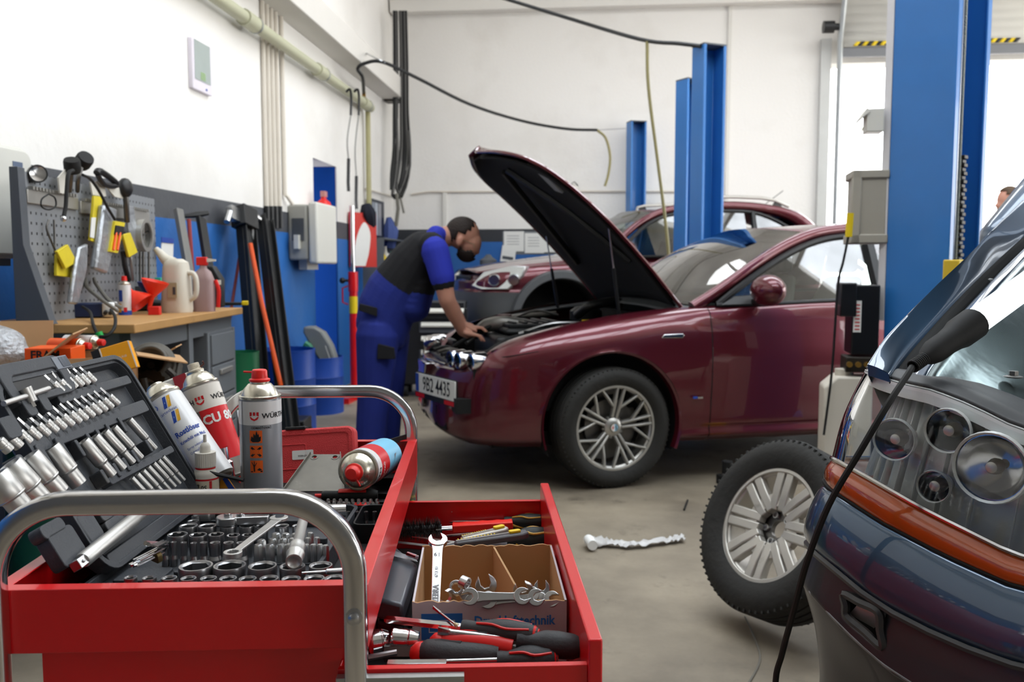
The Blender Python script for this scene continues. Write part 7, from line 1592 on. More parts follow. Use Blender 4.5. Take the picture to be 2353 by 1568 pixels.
cable('grey_tube','grey tube looping down from the orange box behind the spray can',[at(196,640,3.7),at(200,660,3.66),at(235,690,3.6),at(272,716,3.6)],.008,mat('tube_grey','6d6a63',.5),'tube')
cable('grey_tube','second grey tube curving beside the first one on the bench',[at(216,640,3.74),at(222,655,3.72),at(250,690,3.66),at(280,708,3.66)],.008,MATS['tube_grey'],'tube')
cable('power_cable','black cable hanging from the power box over the bench edge',[at(190,705,3.5),at(207,718,3.42),at(214,745,3.2),at(222,765,3.15),at(229,772,3.12)],.006,RUBBER)
cable('power_cable','black cable bending from the white box front down to the green plug',[at(255,712,3.45),at(265,730,3.2),at(262,755,3.13),at(245,772,3.1),at(229,774,3.1)],.006,RUBBER)
o=MB().cyl(at(226,764,3.12),at(232,778,3.12),.013,10).build('plug',mat('green_plug','1fae4e',.4),None);tag(o,'small bright green plug hanging below the bench edge','plug')
P=BT(288,724);spray_can('white and blue spray can with red nozzle on the workbench',Matrix.Translation(P)@Rz(YAW),.027,.135,CANWHITE,lambda t:[MB().lathe([(.0274,.0),(.0274,.02)],20).build('blue_base',TXTBLUE,t),MB().lathe([(.0275,.012),(.0275,.05)],6,None,215,262).build('gold_print',TXTGOLD,t),MB().lathe([(.0276,.014),(.0276,.034)],4,None,282,312).build('red_print',LOGO_RED,t),MB().lathe([(.0275,.06),(.0275,.11)],5,None,235,275).build('blue_print',TXTBLUE,t)],lambda t,z:MB().lathe([(0,z),(.013,z),(.011,z+.02),(0,z+.022)],14).build('nozzle',REDPL,t),domeh=.012)
def funnel(label,px,py,z,tilt,m_,s=1.):
 t=thing('funnel',label,'funnel',Matrix.Translation(at(px,py,z))@Rz(YAW)@Ry(tilt));b=MB();b.lathe([(.008*s,-.09*s),(.012*s,-.03*s),(.055*s,.03*s),(.06*s,.045*s),(.058*s,.045*s),(.052*s,.032*s),(.010*s,-.028*s),(.006*s,-.09*s)],26);b.build('funnel',m_,t)
FR=mat('funnel_red','ee3a22',.35)
funnel('red funnel lying closest to the spray can on the bench',312,682,3.9,2.4,FR,.95);funnel('bigger open red funnel beside the white jug',352,668,3.95,.25,FR,1.);funnel('dark blue funnel behind the red ones',345,672,4.1,.1,mat('funnel_blue','1c2a78',.4),1.0)
t=stand('red_cup','small square red container at the front of the bench top','container',356,724,1.0,.1);MB().box(-.024,.024,-.02,.02,0,.038).build('cup',REDPL,t,bevel=.003)
t=stand('angle_grinder','dark power tool with yellow switch lying behind the red cup','power tool',335,715,1.0,.3);MB().tube([(-.06,0,.025),(0,0,.03),(.07,0,.03)],[.028,.03,.024],12,k=3).build('body',BLK,t);MB().box(-.065,-.045,-.015,.015,.05,.065).build('switch',YELLOW,t);MB().lathe([(0,0),(.03,0),(.03,.008),(0,.008)],16,Tr(-.07,-.03,.02)@Rx(pi/2)).build('disc',RUBBER,t)
t=stand('oil_jug','tall milky white measuring jug with spout and handle on the bench','jug',408,718,1.0,-.15)
JW=mat('jug_white','d8d2c4',.45,var=.05,spots=('9a8d70',8,.62,.35))
b=MB();b.loft([[(p[0],p[1],z)for p in rrect(w,w*.9,w*.35,5,cx)]for z,w,cx in((0,.128,0),(.015,.135,0),(.14,.125,0),(.215,.112,.0),(.235,.10,.002),(.25,.06,.0))]);b.build('jug_body',JW,t)
MB().tube([(-.02,0,.225),(-.055,0,.25),(-.085,-.0,.285),(-.098,0,.297)],[.035,.024,.016,.013],12,k=4).build('spout',JW,t);MB().tube([(.05,-.0,.185),(.085,0,.18),(.098,0,.14),(.092,0,.08),(.055,0,.055)],.012,10,k=4).build('handle',JW,t)
b=MB();b.box(-.01,.035,-.066,-.0625,.07,.14);b.build('label',mat('jug_label','b5ab8c',.6),t);b=MB();b.box(.015,.028,-.0675,-.0655,.085,.12);b.build('label_print',DKPAN,t)
t=stand('spray_bottle','translucent pink bottle with red and white trigger right of the jug','bottle',470,716,1.0);b=MB();b.loft([[(p[0],p[1],z)for p in rrect(w,w*.7,w*.3,4)]for z,w in((0,.10),(.15,.10),(.19,.07),(.205,.035),(.22,.03))]);b.build('bottle',mat('bottle_pinkish','b89a98',.4,trans=.3),t);b=MB();b.box(-.03,.02,-.014,.014,.22,.26);b.build('trigger',REDPL,t,bevel=.004);MB().loft([[(.01,-.01,.255),(.01,.01,.255),(.01,.01,.235),(.01,-.01,.235)],[(.06,-.006,.248),(.06,.006,.248),(.06,.006,.24),(.06,-.006,.24)]]).build('nozzle',WHITEPL,t);MB().tube([(.055,0,.15),(.07,0,.1),(.065,0,.02)],.01,8,k=3).build('side_handle',REDPL,t)
t=stand('black_canister','black plastic canister behind the pink bottle','canister',492,706,1.0);MB().loft([[(-.03,-.04,0),(.05,-.04,0),(.05,.04,0),(-.03,.04,0)],[(-.03,-.04,.15),(.05,-.04,.15),(.05,.04,.15),(-.03,.04,.15)],[(-.03,-.03,.22),(.01,-.03,.22),(.01,.03,.22),(-.03,.03,.22)]]).build('canister',BLK,t,bevel=.008);b=MB();b.box(-.02,.052,-.0425,-.039,.12,.145);b.build('label',PAPER,t)
t=stand('bench_clamp','black clamp with yellow end at the right end of the bench top','clamp',530,702,1.0,.2);MB().box(-.09,.06,-.02,.02,0,.018).cyl((-.05,0,.015),(-.05,0,.1),.01,8).build('clamp',BLK,t,bevel=.003);MB().box(.06,.095,-.022,.022,0,.024).build('yellow_end',YELLOW,t,bevel=.004)
t=thing('parts_tray','small grey parts tray with green tool on the panel behind the jug','tray',BM);p=PB(352,648,.05);MB().box(p.x-.06,p.x,p.y-.1,p.y+.35,p.z-.05,p.z-.02).build('tray',DKPAN,t);MB().box(p.x-.03,p.x,p.y+.1,p.y+.2,p.z-.0,p.z+.02).build('green_tool',mat('mint_green','3fbf9c',.4),t)
#  drums and boxes left of the trolley
def drum(name,label,c,r,h,m_,lid_m=None,rim=True,wall=True):
 t=thing(name,label,'drum',Matrix.Translation((c.x,c.y,0)));b=MB();pr=[(0,.01),(r*.96,.01),(r,0),(r,h*.32),(r*1.015,h*.335),(r,h*.35),(r,h*.65),(r*1.015,h*.665),(r,h*.68),(r,h),(r*1.01,h),(r*1.01,h+.012),(r*.975,h+.012)]
 b.lathe(pr+([(r*.97,h-.012),(0,h-.012)]if lid_m else[(r*.97,.03),(0,.03)]),40);b.build('drum_body',m_,t);return t
c=cw(-1.45,2.95);t=drum('oil_drum','green oil drum with pale scuffed side behind the open socket case lid',c,.26,.80,mat('drum_green','1c5c3e',.5,var=.1,spots=('aaa89c',3,.5,.85)),True)
MB().lathe([(0,0),(.03,0),(.035,.02),(.03,.05),(.015,.06),(.012,.09),(0,.09)],14,Tr(.17,-.12,.79)).build('pump_cap',GREASY,t)
c=cw(-1.98,2.6);drum('oil_drum','dark drum at the left photo edge under the bubble wrap carton',c,.29,.80,BLUEPL,True)
def open_box(name,label,M,w,d,h,flaps,m_=CARD):
 t=thing(name,label,'box',M);b=MB();x,y=w/2,d/2;k=.004
 b.box(-x,x,-y,-y+k,0,h).box(-x,x,y-k,y,0,h).box(-x,-x+k,-y,y,0,h).box(x-k,x,-y,y,0,h).box(-x,x,-y,y,0,k);b.build('box',m_,t)
 for side,ang,ln in flaps:
  f=MB()
  if side in 'FB':s=-1 if side=='F' else 1;f.box(-x,x,0,ln,0,k,Tr(0,s*y,h)@(Rz(pi)if s<0 else Matrix.Identity(4))@Rx(radians(ang)))
  else:s=-1 if side=='L' else 1;f.box(-y,y,0,ln,0,k,Tr(s*x,0,h)@Rz(-s*pi/2)@Rx(radians(ang)))
  f.build('flap',m_,t)
 return t
open_box('carton','big open brown carton with a raised flap and bubble wrap at the left photo edge',Matrix.Translation(cw(-1.66,2.66,.815))@Rz(YAW+.32),.40,.30,.10,(('B',75,.12),('R',40,.14),('L',30,.1),('F',-35,.12)))
t=thing('bubble_wrap','crumpled silver bubble wrap bulging out of the carton at the left edge','bubble wrap',Matrix.Translation(cw(-1.78,2.86,.93))@Rz(YAW))
random.seed(9);b=MB();R_=[[Vector(((.19+.025*random.random())*sin(pi*i/14)*cos(2*pi*j/22),(.12+.02*random.random())*sin(pi*i/14)*sin(2*pi*j/22),-(.105+.02*random.random())*cos(pi*i/14)))for j in range(22)]for i in range(15)];b.loft(R_);b.build('wrap',mat('bubble_film','b9bcc0',.25,.2,var=.15,scale=25,bump=.9,bscale=60,trans=.15),t,sub=1)
open_box('carton','open brown carton with wide flap right of the socket case lid',Matrix.Translation(cw(-1.35,2.78,.815))@Rz(YAW+.45),.26,.28,.115,(('R',-12,.15),))
a=at(122,800,2.66);t=thing('orange_carton','flat orange box printed FRA lying behind the socket case latch','box',Matrix.Translation(a)@Rz(YAW+.12));MB().box(-.08,.055,-.01,.11,-.045,.0).build('box',ORANGE,t,bevel=.002);b=MB();b.text('FRAM',.034,Tr(-.02,-.0102,-.021)@Rx(pi/2),bold=.03);b.build('print',INK,t,flat=True)
a0=at(262,826,2.6);t=thing('yellow_carton','bright yellow orange box with black end standing in the open carton','box',frame(a0,-FWD+Vector((0,0,.12))+RGT*.25,RGT*.93+Vector((0,0,.30))))
MB().box(-.055,.055,-.042,.042,-.05,0).build('box',mat('box_amber','f0a31c',.5,var=.03),t,bevel=.0015);b=MB();b.box(-.0551,-.032,-.0422,-.002,-.0,.0006).box(-.0551,-.032,.002,.0422,-.0,.0006);b.build('black_end',INK,t);b=MB();b.box(-.031,-.028,-.0422,.0422,0,.0006).box(.052,.0552,-.0422,.0422,0,.0006);b.build('white_band',PAPER,t);b=MB();b.text('BREMSBELÄGE',.008,Tr(.012,.0,.0002));b.build('print',PAPER,t,flat=True)
for px,py,lab,m_,dd in((190,795,'orange spray can with silver dome lying behind the yellow orange box',ORANGE,2.8),(222,787,'silver spray can with red nozzle lying beside the orange can',CANWHITE,2.88)):
 a=at(px,py,dd);t=spray_can(lab,frame(a-(RGT*.97-FWD*.2)*.12,RGT*.97-FWD*.2,(0,0,1)),.0235,.11,m_,None,(lambda t,z:MB().lathe([(0,z),(.012,z),(.011,z+.018),(0,z+.02)],12).build('nozzle',REDPL,t)),domeh=.014)
t=thing('engine_part','greasy grey round engine casting lying on the green drum','engine part',Matrix.Translation(at(348,842,2.87))@Rz(YAW)@Rx(1.1)@Ry(.2));b=MB();b.lathe([(.03,-.05),(.075,-.05),(.08,-.02),(.08,.02),(.062,.03),(.058,.05),(.045,.05),(.045,.0),(.0,.0)],26);b.box(-.03,.09,-.08,.03,-.05,.01);b.build('casting',mat('casting_grey','5a5751',.6,.5,var=.3,scale=14),t,bevel=.006);b=MB();b.lathe([(.045,.045),(.028,.03),(.012,.01),(0,.008)],20);b.build('hub',GREASY,t)
for k,pts in enumerate(([(300,880),(320,930),(370,900),(400,870),(385,850)],[(330,870),(345,920),(400,925),(420,880)],[(305,900),(350,885),(395,905),(415,915)])):
 cable('greasy_hose',f'greasy dark hose heaped on the green drum, {["lowest", "middle", "uppermost"][k]} loop',[at(x,y,2.72+.03*k)for x,y in pts],.011,GREASY,'hose')
t=thing('gear_wheel','greasy dark gear leaning among the hoses right of the carton','gear',Matrix.Translation(at(345,893,2.8))@Rz(YAW)@Rx(1.2));MB().loft([[((.055+.006*(j%2))*cos(2*pi*j/32),(.055+.006*(j%2))*sin(2*pi*j/32),z)for j in range(32)]for z in(-.015,.015)]).build('gear',GREASY,t);MB().lathe([(0,.015),(.025,.015),(.025,.03),(0,.03)],14).build('boss',DSTEEL,t)
open_box('carton','small open carton right of the greasy hoses beside the bench leg',Matrix.Translation(cw(-1.28,3.05,.815))@Rz(YAW+.2),.12,.12,.09,(('R',30,.05),))
#  along the left wall and the back corner
def W3(px,py,off=0.):return onX(px,py,XL+off)
def wthing(name,label,cat,px,py,off=0.,group=None):return thing(name,label,cat,Matrix.Translation(W3(px,py,off)),group)
CABG=mat('cabinet_cream','d3d2ca',.45,var=.04)
p1=onX(75,335,XL+.25);t=thing('electrical_box','big off white electrical box on the wall at the left photo edge','electrical box',Matrix.Translation((XL,p1.y,0)))  # plain electrical box with a lid, no switch built on it
zt_,zb_=1.70,1.245
MB().prism(rrect(.75,zt_-zb_,.05,5,-.375,(zt_+zb_)/2),.0,.23,Matrix(((0,0,1,0),(1,0,0,0),(0,1,0,0),(0,0,0,1)))).build('box',CABG,t,bevel=.012,seg=3)
MX=Matrix(((0,0,1,0),(1,0,0,0),(0,1,0,0),(0,0,0,1)))
l_=MB().prism(rrect(.72,zt_-zb_-.03,.045,5,-.375,(zt_+zb_)/2),.235,.252,MX).build('lid',CABG,t,bevel=.006)
MB().prism(rrect(.06,.02,.002,2,-.105,zt_-.075),.2525,.254,MX).build('type_plate',mat('plate_bluegrey','59677f',.5),l_);MB().prism(rrect(.05,.018,.002,2,-.085,zb_+.035),.2525,.254,MX).build('type_plate',mat('plate_bronze','8d8468',.5),l_);MB().prism(rrect(.013,.013,.003,2,-.105,(zt_+zb_)/2-.03),.2525,.254,MX).build('green_lamp',mat('signal_green','24c456',.3),l_)
MB().box(.03,.2,-.5,-.1,zb_-.03,zb_).build('bracket',GREYST,t)
t=wthing('wall_display','slim silver framed display hanging high on the white wall','display',455,155);h_=.16;w2=.14
MB().prism(rrect(w2*2,h_*2,.01,3),.0,.03,MX).build('frame',mat('pearl_plastic','ded8e2',.4),t,bevel=.004);s_=MB().prism(rrect(w2*1.6,h_*1.55,.004,3,0,.03),.03,.033,MX).build('screen',mat('lcd_grey','9fa9a6',.25),t);MB().prism(rrect(.07,.05,.002,2,-.0,-.06),.0332,.0338,MX).build('green_field',mat('lcd_green','8aa579',.4),s_);MB().prism(rrect(.02,.014,.002,2,.05,-.135),.0305,.032,MX).build('key',BLUEPL,t)
PIPE=mat('pipe_khaki','b5b59b',.45,var=.06,spots=('8a8a72',6,.66,.4));COND=mat('conduit_cream','d9d2c6',.5,var=.04)
zp=W3(690,132,.10).z;y1=W3(852,245,.10).y
t=thing('main_pipe','long thick khaki pipe running along the white wall under the ledge','pipe',Matrix.Translation((XL+.10,0,zp)))
MB().tube([(0,YF+.02,0),(0,y1,0)],.047,14).build('pipe',PIPE,t)
for px,py in((572,42),(735,160),(838,238)):
 yy=W3(px,py,.1).y;MB().cyl((0,yy-.1,0),(0,yy+.1,0),.06,14).build('coupling',PIPE,t);MB().cyl((0,yy+.1,0),(0,yy+.125,0),.063,14).box(-.1,0,yy+.1,yy+.12,-.01,.01).build('pipe_clamp',GALV,t)
for k,px in enumerate((613,623,633,643,655)):
 a,b_=W3(px,480 if k<4 else 448,.02),W3(px+(2 if k<4 else 0),10+6*k,.02);o=MB().tube([a,(a.x,a.y,LZ)],.017,8).build('conduit',COND,None);tag(o,f'thin cream vertical conduit on the white wall, {ORD[k]} of five from left','conduit','five vertical conduits')
 if k<4:MB().cyl((a.x,a.y,a.z-.16),(a.x,a.y,a.z+.02),.022,8).build('sleeve',BLACK,o,M=None)
o=MB().tube([W3(655,448,.03),W3(662,455,.04),W3(672,470,.06)],.014,8,k=3).build('conduit',COND,None);tag(o,'short bent conduit entering the top of the grey switch cabinet','conduit')
a=W3(845,250,.06);o=MB().tube([a,(a.x,a.y,W3(838,490,.06).z)],.028,10).build('wall_mounted_pipe',mat('pipe_olive','a8a377',.45),None);tag(o,'slim olive pipe dropping from the end of the long khaki pipe','pipe')
o=MB().tube([W3(836,212,.05),W3(837,243,.08)],.02,8).build('hose_valve',MATS['brass'],None);tag(o,'small brass valve above the end of the khaki pipe','valve')
a=W3(662,470);b_=W3(662,598);t=thing('switch_cabinet','grey switch cabinet with white door next to the blue doorway','switch cabinet',Matrix.Translation((XL,a.y,b_.z)))
hh=a.z-b_.z;MB().box(0,.17,-.02,.5,0,hh).build('housing',mat('cabinet_grey','a5a49c',.5,var=.06),t,bevel=.02,seg=3);MB().box(.18,.26,-.03,.52,-.03,hh+.02).build('door',CABG,t,bevel=.02,seg=3);MB().box(.04,.14,-.03,-.02,hh*.35,hh*.75).build('terminal_block',DKPAN,t);MB().box(.05,.12,.1,.4,-.08,0).build('cable_gland',CABG,t);MB().box(.07,.11,-.08,-.02,hh*.2,hh*.45).build('side_box',CABG,t)
a=W3(730,520,.1);t=thing('fire_extinguisher','red fire extinguisher hanging beside the blue doorway','fire extinguisher',Matrix.Translation((a.x+.02,a.y+.12,W3(730,582,.1).z)));MB().lathe([(0,0),(.075,0),(.08,.02),(.08,.40),(.06,.46),(.025,.49),(.02,.52),(0,.52)],22).build('cylinder',REDPL,t);MB().lathe([(.081,.12),(.081,.34)],12,None,200,340).build('label',PAPER,t);MB().box(-.02,.02,-.03,.05,.51,.56).build('valve',mat('valve_pinkish','b98079',.5),t)
def ramp(label,top,bot,w_,cap=False):
 a,b_=at(*bot),at(*top);a.z=.02;t=thing('ramp',label,'ramp',lay(a,b_,up=(1,-.25,.2)));L_=(b_-a).length;b=MB();b.box(0,L_,-w_/2,w_/2,-.04,.02).box(0,L_,-w_/2,-w_/2+.01,.02,.05).box(0,L_,w_/2-.01,w_/2,.02,.05);b.build('channel',mat('ramp_black','0f1011',.5,var=.2),t,bevel=.004)
 if cap:MB().box(L_-.12,L_+.03,-w_/2-.01,w_/2+.02,-.06,.06).build('end_block',BLACK,t,bevel=.004);MB().box(L_-.1,L_,w_/2+.02,w_/2+.10,-.03,.02).cyl((L_-.05,w_/2+.1,0),(L_-.14,w_/2+.14,0),.022,8).build('hinge_bracket',STEEL,t)
 else:MB().cyl((L_-.05,w_/2+.02,0),(L_-.05,w_/2+.07,0),.03,10).build('roller',STEEL,t)
ramp('black steel ramp with blocky top leaning on the blue wall beside the bench',(562,490,6.15),(607,1050,5.55),.12,True)
ramp('black steel ramp leaning on the wall under the switch cabinet',(607,503,6.5),(672,1052,5.5),.11)
b_=on(463,690,1.0)
for lab,nm,p,q,w_,m_ in(('short black channel leaning on the wall behind the bench end','steel_channel',(460,502,5.4),(482,640,5.2),.06,BLACK),('pale grey steel strip leaning on the wall behind the panel end','steel_strip',(408,482,5.0),(432,620,4.9),.05,mat('strip_grey','7b7a76',.5,.3))):
 a,c=at(*q),at(*p);d=(a-c).normalized();a=a+d*((a.z-.01)/-d.z)if d.z<0 else a;o=MB().box(0,(c-a).length,-w_/2,w_/2,-.01,.02).build(nm,m_,None,bevel=.003);o.matrix_basis=lay(a,c,up=(1,-.3,.2));tag(o,lab,'steel bar')
cable('red_bar','thin red bar leaning on the blue wall left of the ramp',[at(555,560,6.2),at(533,700,6.0),at(505,880,5.75),at(480,1035,5.6)],.011,mat('bar_red','8e2420',.45),'bar',1)
cable('red_bar','dark red handle leaning between steel strip and black channel',[at(434,505,5.3),at(442,620,5.2),at(455,800,5.05),at(470,1060,4.85)],.013,MATS['bar_red'],'bar',1)
o=MB().tube([at(423,497,5.35),at(452,494,5.4),at(478,490,5.45)],[.012,.02,.014],8).build('wheel_brace',BLACK,None);tag(o,'black brace hooked on the wall above the red handle','brace')
a=on(690,1000,0);t=thing('floor_jack','orange trolley jack with tall handle standing before the blue barrel','trolley jack',Matrix.Translation((at(668,960,6.0).x,at(668,960,6.0).y,0))@Rz(YAW));JI=t.matrix_basis.inverted()
b=MB();b.box(-.30,.12,-.12,.12,.09,.17);b.build('chassis',BLACK,t,bevel=.01)
for x,y in((.07,-.14),(.07,.14),(-.25,-.14),(-.25,.14)):MB().cyl((x,y-.02,.05),(x,y+.02,.05),.05,18).build('wheel',RUBBER,t)
hp_=[JI@at(603,890,6.0),JI@at(592,730,6.05),JI@at(588,690,6.06),JI@at(581,620,6.1)]
MB().tube(hp_,.032,10).build('handle_tube',ORANGE,t);MB().tube([hp_[1],hp_[2]],.0335,10).build('yellow_sleeve',YELLOW,t);MB().tube([hp_[3],JI@at(581,505,6.15)],.012,8).build('handle_rod',STEEL,t);MB().tube([JI@at(603,890,6.0),(-.15,0,.17)],.035,8).build('handle_base',ORANGE,t)
cable('orange_bar','thin slanting orange bar crossing between the two ramps',[at(575,560,5.95),at(600,690,5.85),at(645,885,5.7),at(662,1042,5.6)],.016,ORANGE,'bar',1)
def barrel_(name,label,px,D,r,h,m_):c=cw((px-1176.5)/2000*D,D);return drum(name,label,c,r,h,m_)
t=barrel_('cut_barrel','blue plastic barrel with yellow sticker holding odds and ends by the doorway',728,7.3,.21,.46,BLUEPL);MB().lathe([(.214,.30),(.214,.40)],6,None,232,262).build('sticker',YELLOW,t)
P=at(735,815,7.3);T_=thing('grey_housing','grey plastic machine housing sticking out of the blue barrel','housing',Matrix.Translation(P)@Rz(YAW));b=MB();b.loft([[(x+w_,-.07,z),(x+w_,.07,z),(x-w_,.07,z),(x-w_,-.07,z)]for x,z,w_ in((.10,-.18,.04),(.08,-.05,.07),(.02,.08,.09),(-.04,.19,.085),(-.08,.24,.04))]);b.build('housing',mat('housing_grey','7d7f7c',.5),T_,bevel=.02,seg=3);MB().loft([[(.12,-.072,-.1),(.15,-.06,-.1),(.10,-.06,.08),(.06,-.072,.08)],[(.12,.072,-.1),(.15,.06,-.1),(.10,.06,.08),(.06,.072,.08)]]).build('pale_strip',CABG,T_)
cable('green_can_handle','green plastic can handle poking out of the blue barrel',[at(692,832,7.2),at(714,828,7.2),at(712,800,7.2),at(700,790,7.2)],.03,mat('can_green','2f7d5b',.5),'can handle',3)
barrel_('blue_bin','open blue bin behind the right hand ramp near the wall',652,6.45,.22,.6,BLUEPL);barrel_('green_barrel','dark green barrel between the bench end and the ramps',548,5.6,.12,.66,GREENPL)
c=cw((560-1176.5)/2000*5.3,5.3,0);t=thing('paint_tub','red and white tub standing on the floor behind the chrome handle','tub',Matrix.Translation(c));MB().lathe([(0,0),(.13,0),(.145,.32),(0,.32)],24).build('tub',PAPER,t);MB().lathe([(.137,.1),(.142,.22)],24).build('red_band',LOGO_RED,t)
P=at(812,700,8.0);t=thing('gearbox_jack','tall red jack column with chrome ram and yellow band beside the man','jack',Matrix.Translation((P.x,P.y,0)));b=MB();b.cyl((0,0,.03),(0,0,1.0),.038,14).cyl((0,0,1.0),(0,0,1.18),.045,14);b.build('column',REDPAINT,t);MB().cyl((0,0,.80),(0,0,.955),.0395,14).build('yellow_band',YELLOW,t);MB().cyl((0,0,1.18),(0,0,1.78),.022,14).build('ram',CHROME,t);MB().ball((-.1,0,1.1),.03,10).cyl((-.1,0,1.1),(0,0,1.1),.012,8).build('knob',BLACK,t);MB().box(-.3,.3,-.03,.03,0,.05).box(-.03,.03,-.3,.3,0,.05).build('foot',REDPAINT,t);MB().tube([(-.05,0,1.05),(-.1,0,1.03),(-.1,0,.9),(-.05,0,.88)],.008,6).build('grip',REDPAINT,t)
a=onX(834,555,XL+.12);t=thing('advert_sign','red and white advertising board standing upright beside the chrome ram','board',Matrix.Translation(a)@Rz(radians(62)));MB().box(-.20,.20,-.01,.01,-.27,.30).build('board',mat('board_red','c9372f',.5),t);MB().prism(spl([(-.14,-.26),(-.12,.0),(.0,.2),(.1,.1),(.08,-.1),(.02,-.26)],4),-.012,-.0102,Rx(pi/2)@Tr(0,0,.023)).build('white_figure',PAPER,t)
a=onX(866,582,XL+.02);t=thing('wall_shelf','blue wall shelf unit holding bottles in the back left corner','shelf',Matrix.Translation((XL,a.y,0)));zs=[onX(866,y,XL+.1).z for y in(548,626)]
for z in zs:MB().box(0,.25,-.55,.5,z-.015,z).build('board',GREYST,t)
MB().box(0,.01,-.55,.5,zs[1]-.3,zs[0]+.02).build('back',BLUEPL,t);MB().box(.0,.24,-.56,-.545,zs[1]-.3,zs[0]).box(.0,.24,.49,.5,zs[1]-.3,zs[0]).build('side',GREYST,t)
for k,(yy,h_,m_,n_)in enumerate(((-.42,.2,REDPL,'red'),(-.3,.24,PAPER,'white, left'),(-.17,.26,YELLOW,'yellow'),(-.04,.30,WHITEPL,'tall white'),(.12,.22,PAPER,'white, right'),(.28,.25,mat('mint','9fc9a8',.5),'mint green'))):
 o=MB().lathe([(0,0),(.045,0),(.045,h_*.65),(.018,h_*.82),(.018,h_),(0,h_)],12).build('bottle',m_,None,M=Matrix.Translation((XL+.13,a.y+yy,zs[1]+.002)));tag(o,f'{n_} bottle on the lower board of the corner shelf','bottle','bottles on the corner shelf')
a=onX(862,502,XL+.03);t=thing('framed_board','dark framed board with grey panels above the corner shelf','board',Matrix.Translation(a));MB().prism(rrect(.62,.42,.01,2),0,.03,MX).build('frame',mat('frame_navy','1b2233',.4),t)
for x,w_,c_ in((-.2,.08,'8c95a3'),(-.06,.14,'aab2bd'),(.1,.12,'8f8f96')):MB().prism(rrect(w_,.37,.004,2,x,-.01),.0302,.032,MX).build('panel',mat('panel_'+c_,c_,.3),t)
o=MB().tube([onX(840,470,XL+.14),onX(845,490,XL+.16),onX(852,520,XL+.16)],[.05,.09,.06],8,k=3).build('dark_jacket',mat('navy_cloth','1a1d2a',.9),None);tag(o,'dark navy jacket hanging between the red board and the framed board','jacket')
o=MB().tube([onX(893,500,XL+.1),onX(897,530,XL+.12),onX(893,570,XL+.1)],[.03,.1,.08],8,k=3).build('blue_rag',mat('rag_blue','4a5b94',.85,bump=.5),None);tag(o,'blue rag with orange print hanging below the cable bundle','rag')
for k,(x,y0,y1)in enumerate(((804,205,440),(822,205,480))):
 pts=[W3(x-8,y0+6,.16),W3(x,y0,.2),W3(x+3,y0+20,.2),W3(x+2,y0+60,.2)]
 t=thing('hanging_lead',f'thin lead with black clips hanging from the khaki pipe, {["left", "right"][k]} one','lead',Matrix.Translation(pts[0]));I_=Matrix.Translation(-pts[0]);MB().at(I_).tube(pts,.012,6,k=3).build('hook',BLACK,t);MB().at(I_).tube([pts[-1],W3(x-6,(y0+y1)/2,.2),W3(x-3,y1-70,.2)],.008,6,k=4).build('lead',mat('lead_grey','8b8b88',.5),t);MB().at(I_).tube([W3(x-3,y1-75,.2),W3(x-4,y1-20,.2),W3(x-3,y1,.2)],.018,6).build('clip',BLACK,t)
t=thing('cable_bundle','thick bundle of black and grey cables hanging in the back left corner','cable bundle',Matrix.Translation((XL,YB,0)));random.seed(21);I_=Matrix.Translation((-XL,-YB,0))
for k in range(16):
 u=random.uniform(0,1);e=random.uniform(-1,1)
 pts=[at(905+28*u,25,10.6),at(906+30*u,150,10.6),at(905+32*u,260,10.6),at(905+36*u+3*e,340,10.55),at(900+36*u+6*e,400,10.5),at(898+24*u,440+12*e,10.5)]
 if k%3==0:pts+=[at(925,448,10.5),at(942,380,10.5),at(938,300,10.5)]
 MB().at(I_).tube(pts,.016,6,k=3).build('cable',[BHOSE,RUBBER,mat('cable_grey','6b6a68',.5),BLACK][k%4],t)
MB().at(I_).box(XL+.02,XL+.24,YB-.5,YB-.3,LZ-.02,LZ+.02).build('cable_clamp',GREASY,t)
o=MB().tube([at(912,445,10.5),at(915,480,10.5),at(910,520,10.5)],.025,6).tube([at(918,445,10.5),at(928,490,10.5)],.015,6).build('cable_tail',mat('cable_tail_grey','77756c',.6),None);tag(o,'loose grey cable tail under the corner bundle','cable')
def BW(px,py,o=.0):return onY(px,py,YB-o)
o=MB().tube([BW(945,447,.02),BW(985,441,.02),BW(1300,440,.02),BW(1560,440,.02)],.012,6).build('wall_conduit',COND,None);tag(o,'thin horizontal conduit on the white back wall','conduit')
o=MB().tube([BW(1022,443,.02),BW(1022,525,.02)],.03,4).build('wall_duct',duct,None);tag(o,'short vertical duct on the back wall above the bending man','duct')
o=MB().tube([onX(842,434,XL+.03),onX(880,446,XL+.03),onX(905,452,XL+.03)],.012,6).build('wall_conduit',COND,None);tag(o,'thin conduit running into the corner behind the olive pipe','conduit')
t=thing('wall_lamp','small white oval lamp on the back wall behind the raised bonnet','lamp',Matrix.Translation(BW(1319,437,.03)));MB().ball((0,0,0),(.055,.05,.08),14).build('globe',WHITEPL,t);MB().tube([(-.05,-.01,.05),(0,-.03,.1),(.05,-.01,.05)],.008,6,k=3).build('guard',STEEL,t)
for k,(q,lab)in enumerate((((1158,532,1204,578),'left'),((1206,536,1250,582),'middle'),((1250,533,1296,580),'right'))):
 a,c=BW(q[0],q[1]),BW(q[2],q[3]);o=MB().box(a.x,c.x,YB-.012-.004*k,YB-.002-.004*k,c.z,a.z).build('notice_sheet',PAPER,None);tag(o,f'white paper notice on the dark back wall stripe, {lab} one of three','paper','papers on the back wall')
 b=MB();[b.box(a.x+.04,c.x-.06,YB-.0135-.004*k,YB-.0125-.004*k,a.z-.06-.035*j,a.z-.055-.035*j)for j in range(4)];b.build('print',DKPAN,o)
